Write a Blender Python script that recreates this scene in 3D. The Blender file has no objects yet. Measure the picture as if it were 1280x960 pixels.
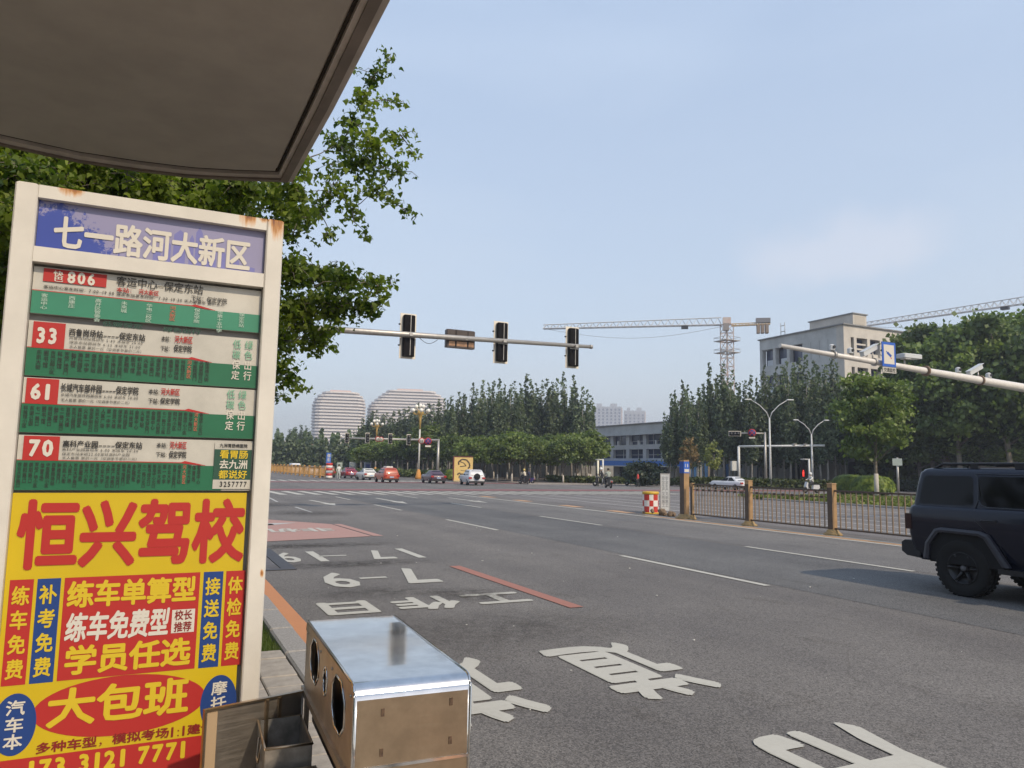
import bpy, bmesh, math, random
import numpy as np
from mathutils import Vector, Matrix
R = math.radians
rnd = random.Random(7)
SC = bpy.context.scene
COL = SC.collection

# ------------------------------------------------------------------ camera, world, sun, exposure
CAM_H = 1.8
FOCAL_PX = 928.0                       # for a 1280 px wide picture
ROLL = math.atan(.018)
PITCH = R(6.2753)
YAW = R(25.5467)                       # camera looks this far right of the road axis (+Y)
camd = bpy.data.cameras.new('camera'); cam = bpy.data.objects.new('camera', camd); COL.objects.link(cam)
camd.sensor_fit = 'HORIZONTAL'; camd.sensor_width = 36.0; camd.lens = 36.0 * FOCAL_PX / 1280.0
camd.clip_start = .05; camd.clip_end = 5000
_fw = Vector((math.sin(YAW)*math.cos(PITCH), math.cos(YAW)*math.cos(PITCH), math.sin(PITCH)))
_rt = Vector((math.cos(YAW), -math.sin(YAW), 0)); _up = _rt.cross(_fw)
_r2 = _rt*math.cos(ROLL) + _up*math.sin(ROLL); _u2 = -_rt*math.sin(ROLL) + _up*math.cos(ROLL)
_m = Matrix((( _r2.x, _u2.x, -_fw.x, 0), (_r2.y, _u2.y, -_fw.y, 0), (_r2.z, _u2.z, -_fw.z, CAM_H), (0,0,0,1)))
cam.matrix_world = _m
SC.camera = cam
SC.render.resolution_x = 1024; SC.render.resolution_y = 768

SUN_EL = 41.0; SUN_AZ = 16.0           # azimuth measured from -Y (behind the camera) towards +X
world = bpy.data.worlds.new('World'); SC.world = world; world.use_nodes = True
nt = world.node_tree; nt.nodes.clear()
out = nt.nodes.new('ShaderNodeOutputWorld'); bg = nt.nodes.new('ShaderNodeBackground'); sky = nt.nodes.new('ShaderNodeTexSky')
sky.sky_type = 'NISHITA'; sky.sun_disc = False; sky.sun_elevation = R(SUN_EL)
sky.sun_rotation = R(180 - SUN_AZ); sky.air_density = 1.1; sky.dust_density = 2.5; sky.ozone_density = 2.2; sky.altitude = 20
bg.inputs[1].default_value = .15
# a thin veil of high cloud over the whole sky, a little denser in drifting patches
tc = nt.nodes.new('ShaderNodeTexCoord'); mp = nt.nodes.new('ShaderNodeMapping'); mp.inputs['Scale'].default_value = (1.2, 1.2, 4.5)
nz = nt.nodes.new('ShaderNodeTexNoise'); nz.inputs['Scale'].default_value = 1.7; nz.inputs['Detail'].default_value = 5; nz.inputs['Roughness'].default_value = .5
rp = nt.nodes.new('ShaderNodeValToRGB'); rp.color_ramp.elements[0].position = .40; rp.color_ramp.elements[0].color = (.68,.68,.68,1)
rp.color_ramp.elements[1].position = .72; rp.color_ramp.elements[1].color = (.84,.84,.84,1)
sz = nt.nodes.new('ShaderNodeSeparateXYZ'); gr = nt.nodes.new('ShaderNodeValToRGB'); e = gr.color_ramp.elements
e[0].position = 0; e[0].color = (.50,.515,.545,1); e[1].position = .75; e[1].color = (.335,.435,.60,1)
e2 = e.new(.25); e2.color = (.435,.495,.575,1)
sc6 = nt.nodes.new('ShaderNodeMixRGB'); sc6.blend_type = 'MULTIPLY'; sc6.inputs[0].default_value = 1; sc6.inputs[2].default_value = (7.7,7.7,7.7,1)
mx = nt.nodes.new('ShaderNodeMixRGB')
L = nt.links.new
L(tc.outputs['Generated'], mp.inputs[0]); L(mp.outputs[0], nz.inputs[0]); L(nz.outputs[0], rp.inputs[0]); L(rp.outputs[0], mx.inputs[0])
L(tc.outputs['Generated'], sz.inputs[0]); L(sz.outputs[2], gr.inputs[0]); L(gr.outputs[0], sc6.inputs[1]); L(sc6.outputs[0], mx.inputs[2])
cd = nt.nodes.new('ShaderNodeMapping'); cd.vector_type = 'TEXTURE'; _c = (_r2*410 + _u2*172 + _fw*FOCAL_PX).normalized()
cd.inputs['Location'].default_value = _c + Vector((.065,.065,.065)); cd.inputs['Scale'].default_value = (.13, .13, .050); wn2 = nt.nodes.new('ShaderNodeTexNoise'); wn2.inputs['Scale'].default_value = 9; wn2.inputs['Detail'].default_value = 4
wx = nt.nodes.new('ShaderNodeMixRGB'); wx.blend_type = 'ADD'; wx.inputs[0].default_value = .13; L(tc.outputs['Generated'], wn2.inputs[0]); L(tc.outputs['Generated'], wx.inputs[1]); L(wn2.outputs[1], wx.inputs[2]); L(wx.outputs[0], cd.inputs[0])
ln = nt.nodes.new('ShaderNodeVectorMath'); ln.operation = 'LENGTH'; L(cd.outputs[0], ln.inputs[0]); cr_ = nt.nodes.new('ShaderNodeMapRange'); cr_.interpolation_type = 'SMOOTHSTEP'; cr_.inputs[1].default_value = 1.15; cr_.inputs[2].default_value = .35; cr_.inputs[4].default_value = .30; L(ln.outputs['Value'], cr_.inputs[0])
m3 = nt.nodes.new('ShaderNodeMixRGB'); L(cr_.outputs[0], m3.inputs[0]); L(mx.outputs[0], m3.inputs[1]); m3.inputs[2].default_value = (4.6,4.45,4.7,1)
L(sky.outputs[0], mx.inputs[1]); L(m3.outputs[0], bg.inputs[0]); L(bg.outputs[0], out.inputs[0])
sund = bpy.data.lights.new('sun', 'SUN'); sun = bpy.data.objects.new('sun', sund); COL.objects.link(sun)
sund.energy = 2.4; sund.angle = R(1.2); sund.color = (1.0, .84, .64)
_sd = Vector((math.sin(R(SUN_AZ))*math.cos(R(SUN_EL)), -math.cos(R(SUN_AZ))*math.cos(R(SUN_EL)), math.sin(R(SUN_EL))))
sun.rotation_euler = _sd.to_track_quat('Z', 'Y').to_euler(); sun.location = (10, -20, 30)
SC.view_settings.view_transform = 'Standard'; SC.view_settings.look = 'None'; SC.view_settings.gamma = 1.0
SC.view_settings.exposure = 0.43
SC.cycles.use_denoising = True; SC.cycles.max_bounces = 6; SC.cycles.transparent_max_bounces = 8
SC.cycles.volume_bounces = 0; SC.cycles.volume_max_steps = 64

# ------------------------------------------------------------------ survey: where a sighting from the camera station meets a surveyed plane
def _ray(px, py):
    v = _r2*(px-640) + _u2*(480-py) + _fw*FOCAL_PX
    return v
def G(px, py, z=0.0):                  # on the horizontal plane z
    d = _ray(px, py); t = (z-CAM_H)/d.z; return Vector((d.x*t, d.y*t, z))
def PY(px, py, y):                     # on the plane Y = y
    d = _ray(px, py); t = y/d.y; return Vector((d.x*t, y, CAM_H+d.z*t))
def PX(px, py, x):
    d = _ray(px, py); t = x/d.x; return Vector((x, d.y*t, CAM_H+d.z*t))
def PD(px, py, dist):                  # at a horizontal distance
    d = _ray(px, py); t = dist/math.hypot(d.x, d.y); return Vector((d.x*t, d.y*t, CAM_H+d.z*t))

# ------------------------------------------------------------------ materials
MATS = {}
def mat(name, col, rough=.6, metal=0.0, var=0.0, vscale=3.0, bump=0.0, bscale=40.0, spec=.5, col2=None, det=6, stretch=None, emit=None, coat=0):
    if name in MATS: return MATS[name]
    m = bpy.data.materials.new(name); m.use_nodes = True; n = m.node_tree; b = n.nodes['Principled BSDF']
    b.inputs['Base Color'].default_value = (*col, 1); b.inputs['Roughness'].default_value = rough; b.inputs['Metallic'].default_value = metal
    b.inputs['Specular IOR Level'].default_value = spec
    if coat: b.inputs['Coat Weight'].default_value = coat; b.inputs['Coat Roughness'].default_value = .06
    if emit: b.inputs['Emission Color'].default_value = (*emit[0], 1); b.inputs['Emission Strength'].default_value = emit[1]
    if var or col2 or bump:
        t = n.nodes.new('ShaderNodeTexCoord'); src = t.outputs['Object']
        if stretch:
            mpn = n.nodes.new('ShaderNodeMapping'); mpn.inputs['Scale'].default_value = stretch; n.links.new(src, mpn.inputs[0]); src = mpn.outputs[0]
    if var or col2:
        z = n.nodes.new('ShaderNodeTexNoise'); z.inputs['Scale'].default_value = vscale; z.inputs['Detail'].default_value = det; z.inputs['Roughness'].default_value = .62
        n.links.new(src, z.inputs['Vector'])
        r = n.nodes.new('ShaderNodeValToRGB'); n.links.new(z.outputs[0], r.inputs[0])
        c2 = col2 if col2 else tuple(c*(1-var) for c in col); c1 = col if col2 else tuple(min(1, c*(1+var*.6)) for c in col)
        r.color_ramp.elements[0].position = .35; r.color_ramp.elements[0].color = (*c2, 1)
        r.color_ramp.elements[1].position = .68; r.color_ramp.elements[1].color = (*c1, 1)
        n.links.new(r.outputs[0], b.inputs['Base Color'])
    if bump:
        z2 = n.nodes.new('ShaderNodeTexNoise'); z2.inputs['Scale'].default_value = bscale; z2.inputs['Detail'].default_value = 4
        n.links.new(src, z2.inputs['Vector']); bp_ = n.nodes.new('ShaderNodeBump'); bp_.inputs['Strength'].default_value = bump; bp_.inputs['Distance'].default_value = .01
        n.links.new(z2.outputs[0], bp_.inputs['Height']); n.links.new(bp_.outputs[0], b.inputs['Normal'])
    MATS[name] = m; return m

def asphalt(name, base, tone=(1,1,1)):
    m = bpy.data.materials.new(name); m.use_nodes = True; n = m.node_tree; b = n.nodes['Principled BSDF']; l = n.links.new
    t = n.nodes.new('ShaderNodeTexCoord')
    def noise(s, d=4, r=.6, sc=None):
        z = n.nodes.new('ShaderNodeTexNoise'); z.inputs['Scale'].default_value = s; z.inputs['Detail'].default_value = d; z.inputs['Roughness'].default_value = r
        if sc:
            q = n.nodes.new('ShaderNodeMapping'); q.inputs['Scale'].default_value = sc; l(t.outputs['Object'], q.inputs[0]); l(q.outputs[0], z.inputs['Vector'])
        else: l(t.outputs['Object'], z.inputs['Vector'])
        return z.outputs[0]
    def ramp(src, p0, c0, p1, c1):
        r = n.nodes.new('ShaderNodeValToRGB'); l(src, r.inputs[0]); e = r.color_ramp.elements
        e[0].position = p0; e[0].color = (*c0, 1); e[1].position = p1; e[1].color = (*c1, 1); return r.outputs[0]
    def mul(a, c, f=1.0):
        x = n.nodes.new('ShaderNodeMixRGB'); x.blend_type = 'MULTIPLY'; x.inputs[0].default_value = f; l(a, x.inputs[1]); l(c, x.inputs[2]); return x.outputs[0]
    vg = n.nodes.new('ShaderNodeTexVoronoi'); vg.inputs['Scale'].default_value = 88; l(t.outputs['Object'], vg.inputs['Vector']); vs_ = n.nodes.new('ShaderNodeSeparateColor'); l(vg.outputs['Color'], vs_.inputs[0])
    g1 = ramp(vs_.outputs[1], .0, tuple(base*c*.52 for c in tone), 1.0, tuple(base*c*1.46 for c in tone)); grain = mul(g1, ramp(noise(140, 2, .7), .3, (.6,.6,.6), .7, (1.4,1.4,1.4)))
    patch = ramp(noise(.35, 5, .62), .3, (.80,.79,.79), .7, (1.13,1.12,1.10))
    lane = ramp(noise(.6, 3, .5, (1.3, .05, 1)), .35, (.88,.88,.89), .65, (1.10,1.10,1.09))
    stain = ramp(noise(1.6, 6, .7, (1, .45, 1)), .28, (.72,.70,.67), .42, (1,1,1))
    c = mul(mul(mul(grain, patch), lane), stain)
    v = n.nodes.new('ShaderNodeTexVoronoi'); v.inputs['Scale'].default_value = 42; l(t.outputs['Object'], v.inputs['Vector'])
    sp = ramp(v.outputs['Distance'], .10, (1,1,1), .17, (0,0,0))
    vr = n.nodes.new('ShaderNodeSeparateColor'); l(v.outputs['Color'], vr.inputs[0])
    gt = n.nodes.new('ShaderNodeMath'); gt.operation = 'GREATER_THAN'; gt.inputs[1].default_value = .86; l(vr.outputs[0], gt.inputs[0])
    mm = n.nodes.new('ShaderNodeMath'); mm.operation = 'MULTIPLY'; l(sp, mm.inputs[0]); l(gt.outputs[0], mm.inputs[1])
    x = n.nodes.new('ShaderNodeMixRGB'); l(mm.outputs[0], x.inputs[0]); l(c, x.inputs[1]); x.inputs[2].default_value = (.24,.22,.19,1)
    # hairline cracks
    v2 = n.nodes.new('ShaderNodeTexVoronoi'); v2.feature = 'DISTANCE_TO_EDGE'; v2.inputs['Scale'].default_value = .22
    wn = n.nodes.new('ShaderNodeTexNoise'); wn.inputs['Scale'].default_value = 1.1; wn.inputs['Detail'].default_value = 5; l(t.outputs['Object'], wn.inputs['Vector'])
    wm = n.nodes.new('ShaderNodeMixRGB'); wm.inputs[0].default_value = .30; l(t.outputs['Object'], wm.inputs[1]); l(wn.outputs[1], wm.inputs[2]); l(wm.outputs[0], v2.inputs['Vector'])
    cr = ramp(v2.outputs['Distance'], .0008, (.72,.71,.69), .0030, (1,1,1))
    fin = mul(x.outputs[0], cr, .38)
    l(fin, b.inputs['Base Color']); b.inputs['Roughness'].default_value = .82; b.inputs['Specular IOR Level'].default_value = .35
    bu = n.nodes.new('ShaderNodeBump'); bu.inputs['Strength'].default_value = .8; bu.inputs['Distance'].default_value = .006; l(noise(110, 2, .7), bu.inputs['Height']); l(bu.outputs[0], b.inputs['Normal'])
    MATS[name] = m; return m

def paint(name, col, wear=.38, under=(.055,.052,.048)):
    m = mat(name, col, rough=.7); n = m.node_tree; b = n.nodes['Principled BSDF']; l = n.links.new
    t = n.nodes.new('ShaderNodeTexCoord'); z = n.nodes.new('ShaderNodeTexNoise'); z.inputs['Scale'].default_value = 26; z.inputs['Detail'].default_value = 7; z.inputs['Roughness'].default_value = .75
    z2 = n.nodes.new('ShaderNodeTexNoise'); z2.inputs['Scale'].default_value = 2.2; z2.inputs['Detail'].default_value = 4
    l(t.outputs['Object'], z.inputs[0]); l(t.outputs['Object'], z2.inputs[0])
    a = n.nodes.new('ShaderNodeMath'); a.operation = 'MULTIPLY_ADD'; l(z2.outputs[0], a.inputs[0]); a.inputs[1].default_value = .5; l(z.outputs[0], a.inputs[2])
    r = n.nodes.new('ShaderNodeValToRGB'); l(a.outputs[0], r.inputs[0]); e = r.color_ramp.elements
    e[0].position = wear+.08; e[0].color = (*under, 1); e[1].position = wear+.18; e[1].color = (*col, 1)
    e2 = e.new(.85); e2.color = (*[c*1.12 for c in col], 1)
    l(r.outputs[0], b.inputs['Base Color']); return m

def leafmat(name, dark, light, trans=.3, sub=None):
    m = bpy.data.materials.new(name); m.use_nodes = True; n = m.node_tree; n.nodes.clear(); l = n.links.new
    o = n.nodes.new('ShaderNodeOutputMaterial'); d = n.nodes.new('ShaderNodeBsdfPrincipled'); tr = n.nodes.new('ShaderNodeBsdfTranslucent'); mixs = n.nodes.new('ShaderNodeMixShader')
    at = n.nodes.new('ShaderNodeAttribute'); at.attribute_name = 'tint'
    r = n.nodes.new('ShaderNodeValToRGB'); e = r.color_ramp.elements; e[0].color = (*dark, 1); e[1].color = (*light, 1); l(at.outputs['Fac'], r.inputs[0])
    oi = n.nodes.new('ShaderNodeObjectInfo'); hs = n.nodes.new('ShaderNodeHueSaturation')
    mr = n.nodes.new('ShaderNodeMapRange'); l(oi.outputs['Random'], mr.inputs[0]); mr.inputs[3].default_value = .75; mr.inputs[4].default_value = 1.25
    l(mr.outputs[0], hs.inputs['Value']); l(r.outputs[0], hs.inputs['Color'])
    l(hs.outputs[0], d.inputs['Base Color']); d.inputs['Roughness'].default_value = .5; d.inputs['Specular IOR Level'].default_value = .3
    g = n.nodes.new('ShaderNodeMixRGB'); g.blend_type = 'MULTIPLY'; g.inputs[0].default_value = 1; g.inputs[2].default_value = (1.5,1.7,.6,1); l(hs.outputs[0], g.inputs[1]); l(g.outputs[0], tr.inputs[0])
    mixs.inputs[0].default_value = trans; l(d.outputs[0], mixs.inputs[1]); l(tr.outputs[0], mixs.inputs[2]); l(mixs.outputs[0], o.inputs[0])
    MATS[name] = m; return m

# ------------------------------------------------------------------ mesh builder
class MB:
    def __init__(s): s.v = []; s.f = []; s.mi = []; s.mats = []; s.cur = 0; s.sm = []
    def use(s, m):
        if m not in s.mats: s.mats.append(m)
        s.cur = s.mats.index(m); return s
    def add(s, vs, fs, smooth=False):
        k = len(s.v); s.v += [tuple(p) for p in vs]
        for f in fs: s.f.append(tuple(i+k for i in f)); s.mi.append(s.cur); s.sm.append(smooth)
        return s
    def box(s, c, d, rz=0.0, taper=1.0, rx=0.0):
        hx, hy, hz = d[0]/2, d[1]/2, d[2]/2; vs = []
        M = Matrix.Rotation(rz, 3, 'Z') @ Matrix.Rotation(rx, 3, 'X')
        for z, k in ((-hz, 1), (hz, taper)):
            for x, y in ((-hx,-hy),(hx,-hy),(hx,hy),(-hx,hy)):
                vs.append(M @ Vector((x*k, y*k, z)) + Vector(c))
        return s.add(vs, [(3,2,1,0),(4,5,6,7),(0,1,5,4),(1,2,6,5),(2,3,7,6),(3,0,4,7)])
    def bb(s, x0, x1, y0, y1, z0, z1): return s.box(((x0+x1)/2,(y0+y1)/2,(z0+z1)/2),(x1-x0,y1-y0,z1-z0))
    def rbox(s, c, d, r, rz=0.0):       # box with chamfered vertical and top edges
        hx, hy, hz = d[0]/2, d[1]/2, d[2]/2; M = Matrix.Rotation(rz, 3, 'Z')
        rings = [(-hz, 0), (hz-r, 0), (hz, r)]; vs = []; fs = []
        for z, k in rings:
            a, b2 = hx-k, hy-k
            for x, y in ((-a+r,-b2),(a-r,-b2),(a,-b2+r),(a,b2-r),(a-r,b2),(-a+r,b2),(-a,b2-r),(-a,-b2+r)):
                vs.append(M @ Vector((x,y,z)) + Vector(c))
        for i in range(2):
            for j in range(8): fs.append((i*8+j, i*8+(j+1)%8, i*8+8+(j+1)%8, i*8+8+j))
        fs.append(tuple(range(16,24))); fs.append(tuple(range(7,-1,-1)))
        return s.add(vs, fs)
    def tube(s, pts, rs, n=8, cap=True, smooth=True):
        pts = [Vector(p) for p in pts]
        if not isinstance(rs, (list, tuple)): rs = [rs]*len(pts)
        vs = []; fs = []; up0 = None
        for i, p in enumerate(pts):
            d = (pts[min(i+1, len(pts)-1)] - pts[max(i-1, 0)]).normalized()
            ref = Vector((0,0,1)) if abs(d.z) < .9 else Vector((1,0,0))
            a = d.cross(ref).normalized(); b = d.cross(a)
            if up0 is not None and a.dot(up0) < 0: a = -a; b = -b
            up0 = a
            for k in range(n):
                t = 2*math.pi*k/n; vs.append(p + (a*math.cos(t) + b*math.sin(t))*rs[i])
        for i in range(len(pts)-1):
            for k in range(n): fs.append((i*n+k, i*n+(k+1)%n, (i+1)*n+(k+1)%n, (i+1)*n+k))
        k0 = len(s.v); s.add(vs, fs, smooth)
        if cap: s.add([], []); s.f.append(tuple(k0+k for k in range(n-1,-1,-1))); s.mi.append(s.cur); s.sm.append(False); s.f.append(tuple(k0+(len(pts)-1)*n+k for k in range(n))); s.mi.append(s.cur); s.sm.append(False)
        return s
    def lathe(s, c, prof, n=16, axis='Z', smooth=True, cap=True):   # prof: (radius, height)
        vs = []; fs = []
        for r, h in prof:
            for k in range(n):
                t = 2*math.pi*k/n; a, b = r*math.cos(t), r*math.sin(t)
                v = (a,b,h) if axis == 'Z' else ((h,a,b) if axis == 'X' else (b,h,a))
                vs.append(Vector(v)+Vector(c))
        for i in range(len(prof)-1):
            for k in range(n): fs.append((i*n+k, i*n+(k+1)%n, (i+1)*n+(k+1)%n, (i+1)*n+k))
        if cap: fs.append(tuple(range(n-1,-1,-1)))
        if cap is not None: fs.append(tuple((len(prof)-1)*n+k for k in range(n)))
        return s.add(vs, fs, smooth)
    def prism(s, prof, a0, a1, axis='X'):   # prof in (u,w); extrude along axis
        n = len(prof)
        def P(u, w, a): return {'X': (a,u,w), 'Y': (u,a,w), 'Z': (u,w,a)}[axis]
        vs = [P(u,w,a0) for u,w in prof] + [P(u,w,a1) for u,w in prof]
        fs = [tuple(range(n)), tuple(range(2*n-1,n-1,-1))] + [(i, i+n, (i+1)%n+n, (i+1)%n) for i in range(n)]
        return s.add(vs, fs)
    def poly(s, pts): return s.add(pts, [tuple(range(len(pts)))])
    def ball(s, c, r, n=8, sz=1.0):
        prof = [(max(1e-4, r*math.sin(math.pi*i/n)), -r*sz*math.cos(math.pi*i/n)) for i in range(n+1)]
        return s.lathe(c, prof, n=max(8, n+2))
    def mesh(s, name):
        me = bpy.data.meshes.new(name); me.from_pydata(s.v, [], s.f)
        for m in s.mats: me.materials.append(m)
        me.polygons.foreach_set('material_index', s.mi); me.polygons.foreach_set('use_smooth', s.sm); me.update(); return me
    def build(s, name, m=None, parent=None, loc=(0,0,0), rz=0, **kw):
        if m is not None: s.mats = [m]; s.mi = [0]*len(s.mi)
        return link(name, s.mesh(name), parent, loc, rz, **kw)

def link(name, me, parent=None, loc=(0,0,0), rz=0, label=None, cat=None, group=None, kind=None, rot=None):
    o = bpy.data.objects.new(name, me); COL.objects.link(o); o.location = loc; o.rotation_euler = rot if rot else (0,0,rz)
    if parent: o.parent = parent
    if label: o['label'] = label
    if cat: o['category'] = cat
    if group: o['group'] = group
    if kind: o['kind'] = kind
    return o
def thing(name, loc, label, cat, rz=0, group=None): return link(name, None, None, loc, rz, label, cat, group)
def copy_tree(o, parent=None, **kw):
    c = o.copy(); COL.objects.link(c); c.parent = parent
    for ch in list(o.children): copy_tree(ch, c)
    return c
def dup(o, loc, rz, label, scale=None):
    c = copy_tree(o); c.location = loc; c.rotation_euler = (0,0,rz); c['label'] = label
    if scale is not None: c.scale = scale if isinstance(scale, tuple) else (scale,)*3
    return c

# ------------------------------------------------------------------ lettering: glyph outlines turned into thin flat meshes
GLY = {}
def glyph(ch, bold):
    k = (ch, bold)
    if k in GLY: return GLY[k]
    cu = bpy.data.curves.new('g', 'FONT'); cu.body = ch; cu.size = 1.0; cu.resolution_u = 2; cu.fill_mode = 'FRONT'; cu.offset = bold
    ob = bpy.data.objects.new('g', cu); COL.objects.link(ob); me = ob.to_mesh()
    vs = [(v.co.x, v.co.y) for v in me.vertices]; fs = [tuple(p.vertices) for p in me.polygons]
    ob.to_mesh_clear(); bpy.data.objects.remove(ob); bpy.data.curves.remove(cu)
    GLY[k] = (vs, fs); return GLY[k]
_q = glyph('国', 0)[0]
_qx0, _qx1 = min(v[0] for v in _q), max(v[0] for v in _q); _qy0, _qy1 = min(v[1] for v in _q), max(v[1] for v in _q)
_qs = max(_qx1-_qx0, _qy1-_qy0)
def is_cjk(c): return ord(c) > 0x2e00
def text(mb, s, P, x0, x1, y0, y1, bold=.02, vertical=False, slant=0.0, nrm=(0,-1,0)):
    """Fit the line s in the rectangle (x0..x1, y0..y1); P maps (x, y) to a 3-D point."""
    cells = []; n = len(s)
    if vertical:
        ch = (y1-y0)/n
        for i, c in enumerate(s): cells.append((c, x0, x1, y1-(i+1)*ch+.04*ch, y1-i*ch-.04*ch))
    else:
        adv = [1.0 if is_cjk(c) else (.36 if c in ' .:,' else (.46 if c == '1' else .60)) for c in s]; tot = sum(adv); u = (x1-x0)/tot; x = x0
        for c, a in zip(s, adv): cells.append((c, x+.03*a*u, x+a*u*.97, y0, y1)); x += a*u
    for c, a0, a1, b0, b1 in cells:
        if c == ' ': continue
        vs, fs = glyph(c, 0)
        if not vs: continue
        ex = 0 if c in '-:.,，：—' else bold
        if is_cjk(c) and c not in '一——：，、':
            gx0 = _qx0-.06*_qs; gx1 = _qx1+.06*_qs; gy0 = _qy0-.03*_qs; gy1 = _qy1+.03*_qs
        elif c in '一：，—':
            gx0 = _qx0-.06*_qs; gx1 = _qx1+.06*_qs; gy0 = _qy0; gy1 = _qy1
        elif c in '-:.,':
            w = max(v[0] for v in vs)-min(v[0] for v in vs); k_ = .02 if c == '-' else .1; gx0 = min(v[0] for v in vs)-k_; gx1 = gx0+w+2*k_; gy0 = 0; gy1 = .72
        else:
            gx0 = -.01; gx1 = max(.60, max(v[0] for v in vs)); gy0 = -.01; gy1 = .715
            if c == '1': gx0 = .08; gx1 = .48
        def q(v):
            ty = (v[1]-gy0)/(gy1-gy0)
            return P(a0+(v[0]-gx0)/(gx1-gx0)*(a1-a0)+slant*ty*(b1-b0), b0+ty*(b1-b0))
        if ex <= 0: mb.add([q(v) for v in vs], fs); continue
        sh = [(0,0)]+[(ex*math.cos(R(t)), ex*math.sin(R(t))) for t in ((45,135,225,315) if ex < .015 else (0,45,90,135,180,225,270,315))]
        for i, (ux, uy) in enumerate(sh):        # a heavier face: the same outline struck again beside itself
            mb.add([Vector(q((v[0]+ux, v[1]+uy)))+Vector(nrm)*(.00016*i) for v in vs], fs)

# ------------------------------------------------------------------ leaf clouds
def leaf_mesh(name, centers, size, m, seed=0, shape='quad', droop=0.0, tints=None, jitter=.35):
    g = np.random.default_rng(seed); n = len(centers); c = np.asarray(centers, float)
    nrm = g.normal(size=(n,3)); nrm[:,2] = np.abs(nrm[:,2])*.8+.15; nrm /= np.linalg.norm(nrm, axis=1)[:,None]
    a = np.cross(nrm, g.normal(size=(n,3))); a /= np.linalg.norm(a, axis=1)[:,None]; b = np.cross(nrm, a)
    s = size*(1+jitter*g.uniform(-1,1,n))[:,None]
    if shape == 'fan': uv = [(0,-.55),(.30,.0),(.55,.28),(.12,.50),(0,.36),(-.12,.50),(-.55,.28),(-.30,.0)]
    elif shape == 'oval': uv = [(0,-.55),(.30,-.1),(.22,.35),(0,.55),(-.22,.35),(-.30,-.1)]
    else: uv = [(-.5,-.35),(.45,-.5),(.5,.4),(-.35,.5)]
    k = len(uv); V = np.empty((n,k,3))
    for i, (u, w) in enumerate(uv): V[:,i] = c + a*u*s + b*w*s + (nrm*s*.12 if i % 2 else 0)
    me = bpy.data.meshes.new(name); me.vertices.add(n*k); me.vertices.foreach_set('co', V.reshape(-1))
    me.loops.add(n*k); me.loops.foreach_set('vertex_index', np.arange(n*k, dtype=np.int32))
    me.polygons.add(n); me.polygons.foreach_set('loop_start', np.arange(0, n*k, k, dtype=np.int32)); me.polygons.foreach_set('loop_total', np.full(n, k, dtype=np.int32))
    me.update(calc_edges=True); me.materials.append(m)
    at = me.attributes.new('tint', 'FLOAT', 'FACE'); t = g.uniform(0,1,n) if tints is None else np.clip(np.asarray(tints)+g.uniform(-.28,.28,n), 0, 1)
    at.data.foreach_set('value', t.astype(np.float32)); return me
# ------------------------------------------------------------------ shared materials
M_ASPH = asphalt('asphalt', .147, (1.06,.98,.90))
M_ASPH2 = asphalt('asphalt_dusty', .17, (1.05,.97,.92))
M_WHITE = paint('road_paint_white', (.43,.41,.35), wear=.34); M_WHITE2 = paint('road_paint_white_worn', (.42,.41,.38), wear=.40)
M_RED = paint('road_paint_red', (.31,.13,.09), wear=.43); M_PINK = paint('road_paint_pink', (.36,.20,.16), wear=.32, under=(.16,.09,.075)); M_DRED = paint('road_paint_dark_red', (.22,.075,.07), wear=.44)
M_ORANGE = paint('kerb_paint_orange', (.46,.19,.07), wear=.30, under=(.2,.12,.07)); M_YEL = paint('road_paint_yellow', (.46,.26,.13), wear=.42)
M_DUST = mat('pavement_dust', (.24,.20,.17), rough=.9, var=.25, vscale=.6, bump=.2)
M_SOIL = mat('soil', (.13,.10,.07), rough=1, var=.35, vscale=1.2, bump=.4, bscale=6)
M_GRASS = mat('grass_ground', (.07,.095,.022), rough=1, var=.45, vscale=2.0, bump=.5, bscale=25)
M_GRANITE = mat('granite', (.30,.28,.255), rough=.75, var=.28, vscale=70, bump=.15, bscale=120, det=3)
M_PAVER = mat('paver_concrete', (.34,.30,.25), rough=.85, var=.22, vscale=9, bump=.25, bscale=90)
M_CONC = mat('concrete', (.34,.31,.28), rough=.85, var=.25, vscale=.35, bump=.1, bscale=8)
M_CONCD = mat('concrete_grey', (.24,.24,.235), rough=.85, var=.25, vscale=.5)
M_IVORY = mat('painted_steel_ivory', (.68,.60,.49), rough=.42, var=.10, vscale=6)
M_GALV = mat('galvanised_steel', (.42,.40,.37), rough=.45, metal=.55, var=.15, vscale=8)
M_BLACK = mat('black_plastic', (.018,.017,.018), rough=.5)
M_DARK = mat('dark_interior', (.016,.019,.028), rough=.35)
M_RUBBER = mat('rubber', (.006,.006,.006), rough=.85, var=.2, vscale=30)
M_SKIN = mat('skin', (.42,.25,.17), rough=.6)
M_HAIR = mat('hair_black', (.015,.013,.012), rough=.6)

def sheet(name, pts, z, m, kind='structure', **kw):
    mb = MB(); mb.poly([(x, y, z) for x, y in pts]); return mb.build(name, m, kind=kind, **kw)
def rect(x0, x1, y0, y1): return [(x0,y0),(x1,y0),(x1,y1),(x0,y1)]
def into(mb, x0, x1, y0, y1, z=.004): mb.add([(x0,y0,z),(x1,y0,z),(x1,y1,z),(x0,y1,z)], [(0,1,2,3)])
def slit(mb, p, q, w, z=.004):
    d = Vector((q[0]-p[0], q[1]-p[1])); n = Vector((-d.y, d.x)).normalized()*w/2
    mb.add([(p[0]-n.x,p[1]-n.y,z),(q[0]-n.x,q[1]-n.y,z),(q[0]+n.x,q[1]+n.y,z),(p[0]+n.x,p[1]+n.y,z)], [(0,1,2,3)])

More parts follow.
